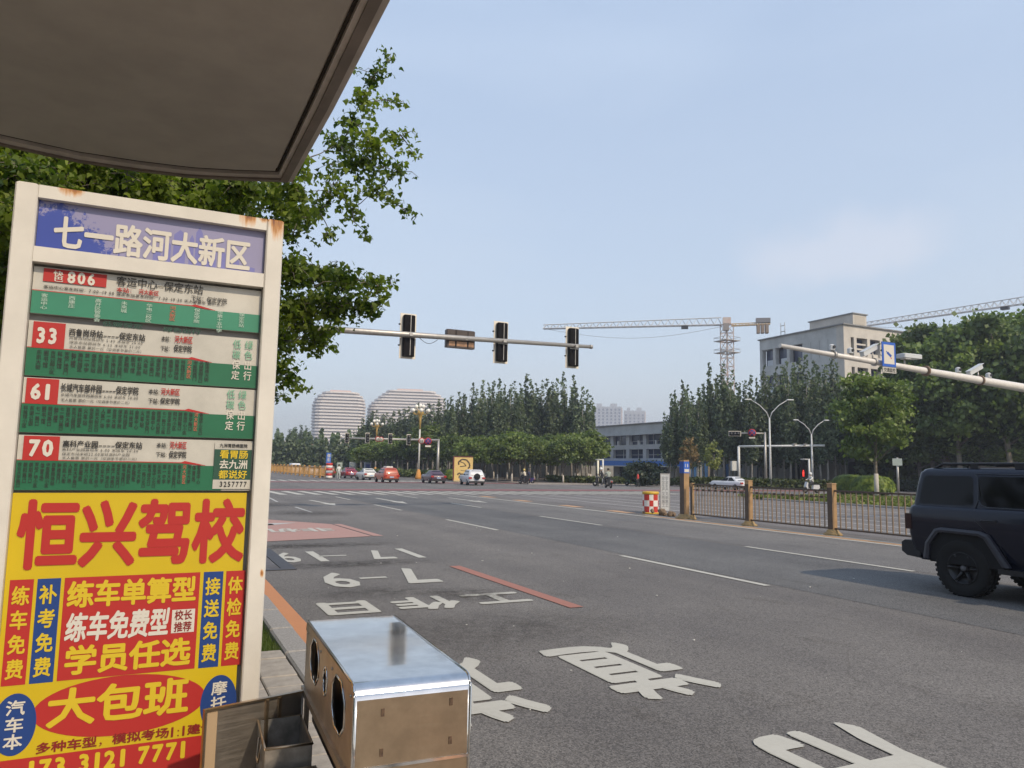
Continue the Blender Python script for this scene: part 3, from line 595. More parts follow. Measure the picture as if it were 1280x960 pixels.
# sticker on the 70 strip
xa, xb = bp(267,580)[0], bp(313.5,580)[0]; za, zb, zc, zd = bp(290,553)[1], bp(290,562)[1], bp(290,599.5)[1], bp(290,611)[1]
shape('sticker', [(xa,zd),(xb,zd),(xb,za),(xa,za)], I_CREAM, st7, y7-.0016); shape('sticker_field', [(xa,zc),(xb,zc),(xb,zb),(xa,zb)], I_DGREEN, st7, y7-.0022)
lines('lettering', [('九洲胃肠病医院', xa+.02, xb-.02, zb+.008, za-.007, .015)], I_BLACK, st7, y7-.003)
h3 = (zb-zc)/3; lines('lettering', [('看胃肠', xa+.022, xb-.015, zb-h3+.004, zb-.004, .02), ('都说好', xa+.022, xb-.015, zc+.004, zc+h3-.004, .02)], I_YEL, st7, y7-.003)
lines('lettering', [('去九洲', xa+.022, xb-.015, zc+h3+.003, zb-h3-.003, .02)], I_WHITE, st7, y7-.003); lines('lettering', [('3257777', xa+.028, xb-.012, zd+.010, zc-.008, .02)], I_BLACK, st7, y7-.003)
# driving school poster
pz1 = bp(6,616)[1]; poster = plate('advert_poster', IX0+.001, IX1-.018, .275, pz1, mat('poster_yellow', (.56,.40,.008), rough=.36, var=.06, vscale=3, bump=.12, bscale=4), board, -.006)
yp = -.0070
lines('lettering', [(*row('恒兴驾校', 25,628.5,712,306,.05)[:5], .034)], I_RED, poster, yp-.001)
def quad(name, pxl, pxr, pyt, pyb, m, y=yp):
    x0, x1 = bp(pxl, pyt)[0], bp(pxr, pyt)[0]; z1, z0 = bp(pxl, pyt)[1], bp(pxl, pyb)[1]; return shape(name, [(x0,z0),(x1,z0),(x1,z1),(x0,z1)], m, poster, y), x0, x1, z0, z1
_, cx0, cx1, cz0, cz1 = quad('red_field', 81.5, 250, 722, 850, I_RED)
zl = bp(67.5,851)[1]; hh = cz1-zl; W_ = cx1-cx0
shape('red_field_foot', [(cx0, zl), (cx1, zl), (cx1, cz0+.0), (cx0, cz0+.0)], I_RED, poster, yp+.0002)
lines('lettering', [('练车单算型', cx0+.012, cx1-.012, zl+hh*.70, zl+hh*.95, .034), ('学员任选', cx0+.02, cx1-.02, zl+hh*.045, zl+hh*.315, .034)], I_YEL, poster, yp-.001)
lines('lettering', [('练车免费型', cx0+.012, cx0+W_*.775, zl+hh*.365, zl+hh*.635, .032, False, .08)], I_WHITE, poster, yp-.001)
shape('white_box', [(cx0+W_*.80, zl+hh*.38), (cx1-.012, zl+hh*.38), (cx1-.012, zl+hh*.62), (cx0+W_*.80, zl+hh*.62)], I_WHITE, poster, yp-.001)
lines('lettering', [('校长', cx0+W_*.82, cx1-.022, zl+hh*.51, zl+hh*.61, .02), ('推荐', cx0+W_*.82, cx1-.022, zl+hh*.39, zl+hh*.49, .02)], I_DRED, poster, yp-.0018)
def vcol(name, xa, xb, za, zb, m, s, mi):
    shape(name, [(xa,zb),(xb,zb),(xb,za),(xa,za)], m, poster, yp); lines('lettering', [(c, xa+(xb-xa)*.12, xb-(xb-xa)*.12, za-(i+1)*(za-zb-.03)/4-.006, za-i*(za-zb-.03)/4-.028, .025) for i, c in enumerate(s)], mi, poster, yp-.001)
zq = zl-.002; zc1 = cz1
vcol('red_column', bp(13,724)[0], bp(43,724)[0], zc1, zq, I_RED, '练车免费', I_YEL); vcol('blue_column', bp(47.5,724)[0], bp(76.8,724)[0], zc1, zq, I_BLUE, '补考免费', I_YEL)
vcol('blue_column', bp(254.8,716)[0], bp(279.2,716)[0], zc1, zq, I_BLUE, '接送免费', I_YEL); vcol('red_column', bp(282.8,715)[0], bp(306.8,715)[0], zc1, zq, I_RED, '体检免费', I_YEL)
def oval(name, cx, cz, rx, rz, m, y): return shape(name, [(cx+rx*math.cos(2*math.pi*i/48), cz+rz*math.sin(2*math.pi*i/48)) for i in range(48)], m, poster, y)
ex, ez = bp(149,881); ex0 = bp(41,884)[0]; ex1 = bp(256,876)[0]; er = bp(149,844)[1]-ez
oval('red_oval', (ex0+ex1)/2, ez, (ex1-ex0)/2, er, I_RED, yp)
xl, ztl = bp(60,864); _, zbl = bp(60,910); xr = bp(236,870)[0]; lines('lettering', [('大包班', xl, xr, zbl, ztl, .03)], I_YEL, poster, yp-.001)
for px, py, s in ((18,905,'汽车本'), (273,878,'摩托车')):
    ox, oz = bp(px, py); oval('blue_oval', ox, oz, .074, .118, I_BLUE, yp-.0006)
    lines('lettering', [(c, ox-.033, ox+.033, oz+.098-(i+1)*.064, oz+.098-i*.064-.008, .02) for i, c in enumerate(s)], I_WHITE, poster, yp-.0016)
x0, z1 = bp(45,929); z0 = bp(45,942)[1]; lines('lettering', [('多种车型，模拟考场1:1建设规范', x0, bp(300,905)[0], z0, z1, .026)], I_DRED, poster, yp-.001)
zt_ = bp(0,951)[1]; shape('red_foot', [(IX0+.002,.45),(IX1-.02,.45),(IX1-.02,zt_),(IX0+.002,zt_)], I_RED, poster, yp)
lines('lettering', [('173 3121 7771', bp(34,950)[0], bp(236,930)[0], zt_-.080, zt_-.014, .045)], I_YEL, poster, yp-.001)

# ------------------------------------------------------------------ shelter canopy over the stop
can = thing('shelter_canopy', (0,0,0), 'grey brown shelter canopy overhead with a rounded far edge and raised rim', 'canopy')
M_SOF = mat('canopy_soffit', (.37,.33,.285), rough=.62, var=.10, vscale=3.5, det=9); M_RIM = mat('canopy_rim', (.46,.40,.35), rough=.45, var=.2, vscale=5)
ZC = 3.8; far = [(.775,5.35),(.66,5.39),(.40,5.50),(.12,5.60),(-.22,5.65),(-.58,5.67),(-1.02,5.60),(-1.5,5.42),(-2.1,5.15)]
n0 = 2.86; outl = [(.80,n0)] + [(.798, 4.1)] + far + [(-2.1,n0)]
inn = [(.655,n0+.12),(.650,4.1),(.635,5.22),(.40,5.325),(.12,5.425),(-.22,5.48),(-.58,5.50),(-1.02,5.43),(-1.5,5.25),(-1.96,5.0),(-1.96,n0+.12)]
MB().prism(outl, ZC+.035, ZC+.16, 'Z').build('roof_slab', M_RIM, can)
MB().prism(inn, ZC+.012, ZC+.034, 'Z').build('soffit_panel', M_SOF, can)
rim = MB()
def ribbon(mb, a, b_, z0, z1):
    k = len(a); vs = [(x,y,z0) for x,y in a]+[(x,y,z0) for x,y in b_]+[(x,y,z1) for x,y in a]+[(x,y,z1) for x,y in b_]; fs = []
    for i in range(k):
        j = (i+1)%k; fs += [(i,j,k+j,k+i), (2*k+i,3*k+i,3*k+j,2*k+j), (i,2*k+i,2*k+j,j), (k+i,k+j,3*k+j,3*k+i)]
    mb.add(vs, fs)
o2 = [(.80,n0),(.798,4.1),(.775,5.35),(.40,5.50),(.12,5.60),(-.22,5.65),(-.58,5.67),(-1.02,5.60),(-1.5,5.42),(-2.1,5.15),(-2.1,n0)]
i2 = [(.685,n0+.09),(.68,4.1),(.665,5.25),(.40,5.37),(.12,5.47),(-.22,5.525),(-.58,5.545),(-1.02,5.475),(-1.5,5.29),(-2.0,5.04),(-2.0,n0+.09)]
ribbon(rim, o2, i2, ZC, ZC+.034); rim.build('rim', M_RIM, can)
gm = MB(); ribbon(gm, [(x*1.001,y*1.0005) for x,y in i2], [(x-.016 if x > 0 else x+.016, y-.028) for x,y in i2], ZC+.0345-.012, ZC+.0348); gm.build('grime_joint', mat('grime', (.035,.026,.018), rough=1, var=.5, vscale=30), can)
def inset(p, k): return [(x*(1-k*.02)+(-.65)*k*.02, y*(1-k*.012)+4.2*k*.012) for x, y in p]
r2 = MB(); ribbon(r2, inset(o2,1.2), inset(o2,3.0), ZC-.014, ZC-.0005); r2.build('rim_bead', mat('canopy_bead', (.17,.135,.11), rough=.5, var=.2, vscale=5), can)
for x in (-1.9,): MB().tube([(x,4.6,0),(x,4.6,ZC)], .06, 12).build('post', M_IVORY, can)

# ------------------------------------------------------------------ stainless steel litter bin with its side door hanging open
def steel(name, col, rough=.22, bump=.05):
    m = mat(name, col, rough=rough, metal=1.0, var=.15, vscale=11, bump=bump, bscale=5); n = m.node_tree; b = n.nodes['Principled BSDF']
    t = n.nodes.new('ShaderNodeTexCoord'); q = n.nodes.new('ShaderNodeMapping'); q.inputs['Scale'].default_value = (3,3,160); z = n.nodes.new('ShaderNodeTexNoise'); z.inputs['Scale'].default_value = 2
    n.links.new(t.outputs['Object'], q.inputs[0]); n.links.new(q.outputs[0], z.inputs[0]); mr = n.nodes.new('ShaderNodeMapRange'); mr.inputs[3].default_value = rough*.7; mr.inputs[4].default_value = rough*1.5
    n.links.new(z.outputs[0], mr.inputs[0]); n.links.new(mr.outputs[0], b.inputs['Roughness']); return m
M_STL = steel('stainless_bright', (.66,.65,.63), .075, .02); M_STLW = steel('stainless_sun_tint', (.50,.39,.27), .32, .06); M_STLD = steel('stainless_dirty', (.46,.41,.35), .42, .10)  # M_STLW: reflected low sun and road put into the steel colour
bx, by = .612, 2.36
lb = thing('litter_bin', (bx, by, .08), 'polished stainless steel litter bin by the kerb with oval openings and its door open', 'litter bin', rz=R(-2.5))
H = 1.032; Wd = .372; Ln = 1.07
prof = []
for i in range(9): a = R(90*i/8); prof.append((.042-.042*math.cos(a), H-.042+.042*math.sin(a)))
# hood sheet: rises at the near end, rolls over and runs to the far end
def sheet_prof(profile, x0, x1, th=.004):
    mb = MB(); k = len(profile); vs = []
    for x in (x0, x1):
        for (yy, zz) in profile: vs.append((x, yy, zz))
    fs = [(i, i+1, k+i+1, k+i) for i in range(k-1)]; mb.add(vs, fs, True); return mb
near = [(0.0, .785), (0.0, H-.034)] + prof[1:] 
farp = [(Ln-.05+.05*math.sin(R(90*i/6)), H-.05+.05*math.cos(R(90*i/6))) for i in range(7)] + [(Ln, .785)]
MB().bb(.004,Wd-.004,-.0022,-.0004,.787,H-.046).build('end_panel', M_STLW, lb)
top = sheet_prof(near + [(.2,H+.0005),(.45,H-.002),(.75,H+.0005),(Ln-.2,H-.001)] + farp[:-1], -.004, Wd+.004); top.build('hood', M_STL, lb)
sheet_prof(farp[-2:], 0, Wd).build('far_end_panel', M_STLW, lb)
MB().bb(.003, Wd-.003, -.0005+.004, .010, .09, .778).build('lower_end_panel', M_STLW, lb)
MB().bb(-.002, Wd+.002, -.004, .003, .777, .786).build('end_seam', M_STL, lb)
ed = MB()
for x in (-.0045, Wd+.0045): ed.tube([(x,-.001,.09),(x,-.001,H-.034)]+[(x,p[0],p[1]) for p in prof[1:]]+[(x,Ln-.05,H)], .0045, 6)
ed.build('edge_bead', M_STL, lb)
for i, (x, z) in enumerate(((.085,.945),(.31,.955),(.085,.825),(.31,.835))):
    MB().box((x, -.0032, z), (.011,.003,.024), rx=0).build('spot_mark', mat('heat_mark', (.10,.06,.035), rough=.5, var=.5, vscale=90), lb)
MB().bb(Wd-.006, Wd, .004, Ln-.004, .09, H-.034).build('road_side_panel', M_STLW, lb)
def holed(name, outer, holes, m, parent, x, th=.004):
    cu = bpy.data.curves.new('p', 'CURVE'); cu.dimensions = '2D'; cu.fill_mode = 'BOTH'; cu.extrude = th/2
    for pts in [outer]+holes:
        sp = cu.splines.new('POLY'); sp.points.add(len(pts)-1); sp.use_cyclic_u = True
        for i, (a, b_) in enumerate(pts): sp.points[i].co = (a, b_, 0, 1)
    ob = bpy.data.objects.new('p', cu); COL.objects.link(ob); tmp = ob.to_mesh(); me = bpy.data.meshes.new(name); vs = [(x+v.co.z, v.co.x, v.co.y) for v in tmp.vertices]; fs = [tuple(p.vertices) for p in tmp.polygons]
    ob.to_mesh_clear(); bpy.data.objects.remove(ob); me.from_pydata(vs, [], fs); me.materials.append(m); me.update(); return link(name, me, parent)
def octo(cx, cz, rx, rz, k=.45): return [(cx-rx, cz-rz*k),(cx-rx,cz+rz*k),(cx-rx*k*1.0,cz+rz),(cx+rx*k,cz+rz),(cx+rx,cz+rz*k),(cx+rx,cz-rz*k),(cx+rx*k,cz-rz),(cx-rx*k,cz-rz)]
def ell(cx, cz, rx, rz, n=20): return [(cx+rx*math.cos(2*math.pi*i/n), cz+rz*math.sin(2*math.pi*i/n)) for i in range(n)]
holed('side_panel', [(0.01,.745),(Ln-.01,.745),(Ln-.01,H-.012),(.05,H-.012),(0.01,H-.05)], [octo(.265,.90,.115,.086), octo(.80,.915,.105,.080), ell(.535,.905,.038,.05)], M_STLD, lb, -.001)
for nm, sh in (('opening_rim', octo(.265,.90,.115,.086)), ('opening_rim', octo(.80,.915,.105,.080)), ('ashtray_rim', ell(.535,.905,.038,.05))):
    mb = MB(); mb.tube([(-.004, a, b_) for a, b_ in sh]+[(-.004, *sh[0])], .0045, 6); mb.build(nm, M_STL, lb)
MB().bb(.035,.042,.02,Ln-.02,.60,H-.06).build('inner_wall', mat('bin_inside', (.05,.045,.04), rough=.6, metal=.6), lb)
mb = MB(); mb.bb(.05,.37,.12,.44,.62,.86); mb.bb(.05,.37,.66,.96,.62,.86); mb.build('rubbish_pail', mat('pail_grey', (.14,.14,.13), rough=.55, metal=.5), lb)
MB().bb(-.016,.004,.01,Ln-.01,.725,.752).build('side_rail', M_STLD, lb); MB().bb(-.012,.004,.01,Ln-.01,.10,.14).build('side_rail', M_STLD, lb)
for yy in (.06,.40,.66,1.0): MB().ball((-.004,yy,.985), .006, 5).build('rivet', M_STLD, lb)
for yy in (.012, Ln-.03): MB().bb(-.001,.02,yy,yy+.018,.09,.745).build('corner_post', M_STLD, lb)
for x in (.03, Wd-.06):
    for yy in (.04, Ln-.07): MB().bb(x,x+.03,yy,yy+.03,0,.10).build('leg', M_STLD, lb)
MB().bb(.0,Wd,.01,Ln-.01,.085,.10).build('base_plate', M_STLD, lb)
door = thing('d', (-.02, Ln-.085, 0), '', '', rz=0); bpy.data.objects.remove(door)
da = R(198.5); dx, dy = math.cos(da), math.sin(da); ox, oy = -.02, Ln-.075
def dbox(mb, a, b_, t0, t1, z0, z1):
    nx, ny = -dy, dx
    vs = [(ox+dx*s+nx*t, oy+dy*s+ny*t, z) for z in (z0,z1) for s, t in ((a,t0),(b_,t0),(b_,t1),(a,t1))]
    mb.add(vs, [(3,2,1,0),(4,5,6,7),(0,1,5,4),(1,2,6,5),(2,3,7,6),(3,0,4,7)]); return mb
dr = dbox(MB(), 0, .415, 0, .006, .10, .745).build('door', M_STLD, lb)
mb = MB(); dbox(mb, 0, .415, -.002, .018, .745, .752); dbox(mb, .408, .4155, .006, .020, .10, .745); dbox(mb, .10, .112, .006, .022, .10, .745); dbox(mb, .155, .167, .006, .022, .10, .745); mb.build('door_edge', M_STLW, dr)
mb = MB(); dbox(mb, .36, .40, .0062, .0075, .11, .744); mb.build('door_strip', mat('door_strip_tan', (.42,.30,.18), rough=.5), dr)
mb = MB(); mb.tube([(ox,oy,.15),(ox,oy,.74)], .007, 8); mb.build('hinge', M_STLD, dr)
pk = MB(); X0, X1, Y0, Y1, Z0, Z1 = -.20, -.03, .60, .935, .28, .665
pk.bb(X0,X0+.003,Y0,Y1,Z0,Z1); pk.bb(X1-.003,X1,Y0,Y1,Z0,Z1); pk.bb(X0+.003,X1-.003,Y0,Y0+.003,Z0,Z1); pk.bb(X0+.003,X1-.003,Y1-.003,Y1,Z0,Z1); pk.bb(X0+.003,X1-.003,Y0+.003,Y1-.003,Z0,Z0+.004)
pail = pk.build('pulled_out_pail', mat('pail_zinc', (.30,.28,.25), rough=.5, metal=.7, var=.35, vscale=14, bump=.2, bscale=20), lb)
mb = MB(); mb.tube([(X0,Y0,Z1),(X1,Y0,Z1),(X1,Y1,Z1),(X0,Y1,Z1),(X0,Y0,Z1)], .005, 6); mb.tube([(X0-.004,Y0+.12,Z1-.02),(X0-.012,Y0+.125,Z1-.09),(X0-.012,Y0+.19,Z1-.09),(X0-.004,Y0+.195,Z1-.02)], .004, 6); mb.build('pail_rim', M_STLW, pail)
pk = MB(); pk.bb(-.19,-.02,.12,.56,.10,.60); pk.build('lower_housing', M_STLW, lb)
mb = MB(); mb.bb(-.1905,-.175,.30,.36,.5995,.6012); mb.poly([(-.1915,.40,.50),(-.1915,.46,.50),(-.1915,.46,.56),(-.1915,.40,.56)]); mb.build('blue_sticker', mat('sticker_blue', (.03,.14,.42), rough=.5), lb)
# ------------------------------------------------------------------ central railing
XF = 17.5
rail = thing('median_railing', (XF, 0, 0), 'brown and gold median railing of square posts and thin bars beside the road', 'railing')
M_RBR = mat('railing_brown', (.085,.055,.035), rough=.45, var=.2, vscale=9); M_RGO = mat('railing_gold', (.36,.22,.10), rough=.5, var=.16, vscale=5); M_RBASE = mat('post_base_gold', (.33,.22,.09), rough=.7, var=.3, vscale=14)
def fpost(y, h, w, parent):
    p = MB().bb(-w/2, w/2, y-w/2, y+w/2, .12, h).build('post', M_RGO, parent)
    MB().bb(-w/2-.004, -w/2+.0, y-w/2-.0, y+w/2, .12, h-.10).build('shade_face', M_RBR, p)  # thin brown sheet painting the shade on this side of the post
    mb = MB(); mb.rbox((0,y,h+.012), (w+.02,w+.02,.03), .008); mb.build('cap', M_RGO, p)
    b_ = MB(); k = w*1.0; b_.lathe((0,y,0), [(w*1.5,.0),(w*1.42,.05),(w*1.05,.09),(w*.95,.12),(w*.72,.17)], 8); b_.build('base', M_RBASE, p); return p
ys = [18.63, 15.33, 12.03, 8.73, 5.43]
fpost(21.88, 2.09, .235, rail); fpost(21.45, 1.27, .10, rail)
for y in ys: fpost(y, 1.44, .175, rail)
bar = MB(); bar.bb(-.013,.013,-.013,.013,.215,1.225); barm = bar.mesh('bar'); barm.materials.append(mat('railing_bar', (.26,.18,.11), rough=.5, var=.2, vscale=3))
blk = MB(); blk.bb(-.018,.018,-.045,.045,1.03,1.10); blkm = blk.mesh('block'); blkm.materials.append(M_RBR)
edges = [(21.40,18.72),(18.54,15.42),(15.24,12.12),(11.94,8.82),(8.64,5.52)]
for i, (a, b_) in enumerate(edges):
    for z0, z1 in ((1.225,1.275),(.17,.215)): MB().bb(-.022,.022,b_,a,z0,z1).build('rail', M_RBR, rail)
    nb = 16; st_ = (a-b_)/(nb+1)
    for k in range(nb):
        link('bar', barm, rail, (0, a-st_*(k+1), 0))
        if i < 2 and k % 2: link('block', blkm, rail, (0, a-st_*(k+.5), 0))
    if i < 2: MB().bb(-.008,.008,b_,a,1.055,1.075).build('rail', M_RBR, rail)
sg = thing('blue_plate_sign', (XF, 21.88, 0), 'small blue plate with white print strapped round the tall gold railing post', 'sign')
MB().bb(-.125,.125,-.128,-.119,1.64,2.06).build('plate', ink('sign_blue', (.03,.11,.45)), sg)
sp2 = MB(); sp2.bb(-.130,-.1245,-.12,.12,1.64,2.06); sp2.build('side_plate', ink('sign_blue_dark', (.025,.08,.34)), sg)
mb = MB(); text(mb, '1 8', lambda a, b_: (a, -.130, b_), -.08,.08,1.86,1.98, bold=.03); mb.build('lettering', I_WHITE, sg, kind='stuff'); MB().bb(-.10,.10,-.1315,-.129,1.68,1.79).build('lettering_strip', I_WHITE, sg)
# barrel, info board and rubble at the head of the railing
bar_ = thing('crash_barrel', (17.98, 24.6, 0), 'red and white chequered crash barrel with a yellow lid at the railing end', 'barrel')
M_BR = mat('barrel_red', (.50,.035,.02), rough=.5, var=.15, vscale=8); M_BW = mat('barrel_white', (.72,.68,.62), rough=.5, var=.12, vscale=8)
mb = MB(); N = 24
for j in range(3):
    for k in range(N):
        mb.use(M_BR if ((k*10//N)+j) % 2 else M_BW); a0, a1 = 2*math.pi*k/N, 2*math.pi*(k+1)/N; z0, z1 = .06+j*.235, .06+(j+1)*.235; r = .31
        mb.add([(r*math.cos(a0),r*math.sin(a0),z0),(r*math.cos(a1),r*math.sin(a1),z0),(r*math.cos(a1),r*math.sin(a1),z1),(r*math.cos(a0),r*math.sin(a0),z1)], [(0,1,2,3)], True)
mb.build('drum', None, bar_)
MB().lathe((0,0,0), [(.31,.765),(.33,.775),(.335,.85),(.30,.875),(.05,.885)], 24).build('lid', mat('barrel_yellow', (.55,.34,.03), rough=.5), bar_)
MB().lathe((0,0,0), [(.33,0),(.335,.04),(.31,.062)], 24).build('foot', MATS['barrel_yellow'], bar_)
ib = thing('notice_board', (18.62, 24.5, 0), 'narrow pale upright notice board full of small print behind the rubble', 'notice board', rz=R(-28))
MB().bb(-.17,.17,-.012,.012,.12,1.56).build('panel', mat('notice_panel', (.52,.53,.52), rough=.5, var=.12, vscale=12), ib)
mb = MB()
for x in (-.18,.18): mb.bb(x-.012,x+.012,-.018,.018,0,1.58)
mb.bb(-.19,.19,-.016,.016,1.56,1.60); mb.bb(-.3,.3,-.15,.15,0,.05); mb.build('stand', M_GALV, ib)
for c in range(2):
    mb = MB(); text(mb, '安全生产文明施工', lambda a, b_: (a, -.0135, b_), -.13+c*.14, -.02+c*.14, .25, 1.48, bold=.01, vertical=True); mb.build('lettering', ink('notice_print', (.16,.17,.18)), ib)
rub = thing('rubble_heap', (17.65, 23.3, 0), 'heap of broken brown stones between chequered barrel and tall post', 'rubble')
rr = random.Random(4)
for i in range(16):
    mb = MB(); s = rr.uniform(.07,.15); bm = bmesh.new(); bmesh.ops.create_icosphere(bm, subdivisions=1, radius=s)
    for v in bm.verts: v.co *= rr.uniform(.7,1.15)
    me = bpy.data.meshes.new('stone'); bm.to_mesh(me); bm.free(); me.materials.append(mat('stone_brown', (.20,.14,.09), rough=.9, var=.4, vscale=6))
    link('stone', me, rub, (rr.gauss(0,.22), rr.gauss(0,.32), s*.7+rr.choice([0,0,.09])), rz=rr.uniform(0,3))

# ------------------------------------------------------------------ black off-road car (rear half in view), nose towards -Y
suv = thing('offroad_car', (11.82, 7.2, 0), 'dark navy boxy off-road car with roof rails and chunky black tyres', 'car')
M_NAVY = mat('car_paint_navy', (.0035,.006,.017), rough=.20, coat=.30, spec=.26); M_TRIM = mat('car_trim_black', (.014,.014,.017), rough=.55, var=.2, vscale=20); M_GLASS = mat('car_glass_dark', (.002,.002,.003), rough=.06, spec=.25)
# hull cross-sections: (z, half width, y rear, y front, corner radius); local y: rear +, nose -
hull = [(.46,.86,.76,-3.62,.10),(.60,.905,.86,-3.78,.12),(.86,.945,.90,-3.84,.13),(1.10,.950,.90,-3.82,.13),(1.24,.945,.885,-3.76,.13),(1.285,.92,.86,-3.68,.12),(1.30,.885,.84,-3.6,.1)]
cab = [(1.295,.885,.83,-2.25,.09),(1.34,.875,.83,-2.15,.09),(1.60,.835,.80,-1.80,.10),(1.80,.80,.765,-1.52,.11),(1.86,.765,.73,-1.42,.14),(1.885,.70,.66,-1.30,.16)]
def loop(z, hw, yr, yf, r, n=5):
    pts = []
    for cx, cy, a0 in ((hw-r, yr-r, 0), (-hw+r, yr-r, 90), (-hw+r, yf+r, 180), (hw-r, yf+r, 270)):
        for i in range(n+1): a = R(a0+90*i/n); pts.append((cx+r*math.cos(a), cy+r*math.sin(a), z))
    return pts
def loft(mb, secs, cap=True):
    Ls = [loop(*s) for s in secs]; k = len(Ls[0]); vs = [p for L_ in Ls for p in L_]; fs = []
    for i in range(len(Ls)-1):
        for j in range(k): fs.append((i*k+j, i*k+(j+1)%k, (i+1)*k+(j+1)%k, (i+1)*k+j))
    mb.add(vs, fs, True); mb.add(Ls[-1], [tuple(range(k))]); mb.add(Ls[0], [tuple(range(k-1,-1,-1))]); return mb
loft(MB(), hull).build('body', M_NAVY, suv); cabin = loft(MB(), cab).build('cabin', M_NAVY, suv)
def hw(z):
    s = hull[:-1]+cab
    for a, b_ in zip(s, s[1:]):
        if a[0] <= z <= b_[0]: return a[1]+(b_[1]-a[1])*(z-a[0])/(b_[0]-a[0]+1e-9)
    return s[-1][1]
def sidepan(name, pts, m, parent, off=.006, sub=4, both=True):
    o = None
    for sgn in ((-1, 1) if both else (-1,)):
        mb = MB(); V = [(sgn*(hw(z)+off), y, z) for y, z in pts]; V2 = [(sgn*(hw(z)-.02), y, z) for y, z in pts]; k = len(V)
        mb.add(V+V2, [tuple(range(k))]+[(i,(i+1)%k,(i+1)%k+k,i+k) for i in range(k)]); o = mb.build(name, m, parent)
    return o
def arcpts(cy, cz, r, a0, a1, n): return [(cy+r*math.cos(R(a0+(a1-a0)*i/n)), cz+r*math.sin(R(a0+(a1-a0)*i/n))) for i in range(n+1)]
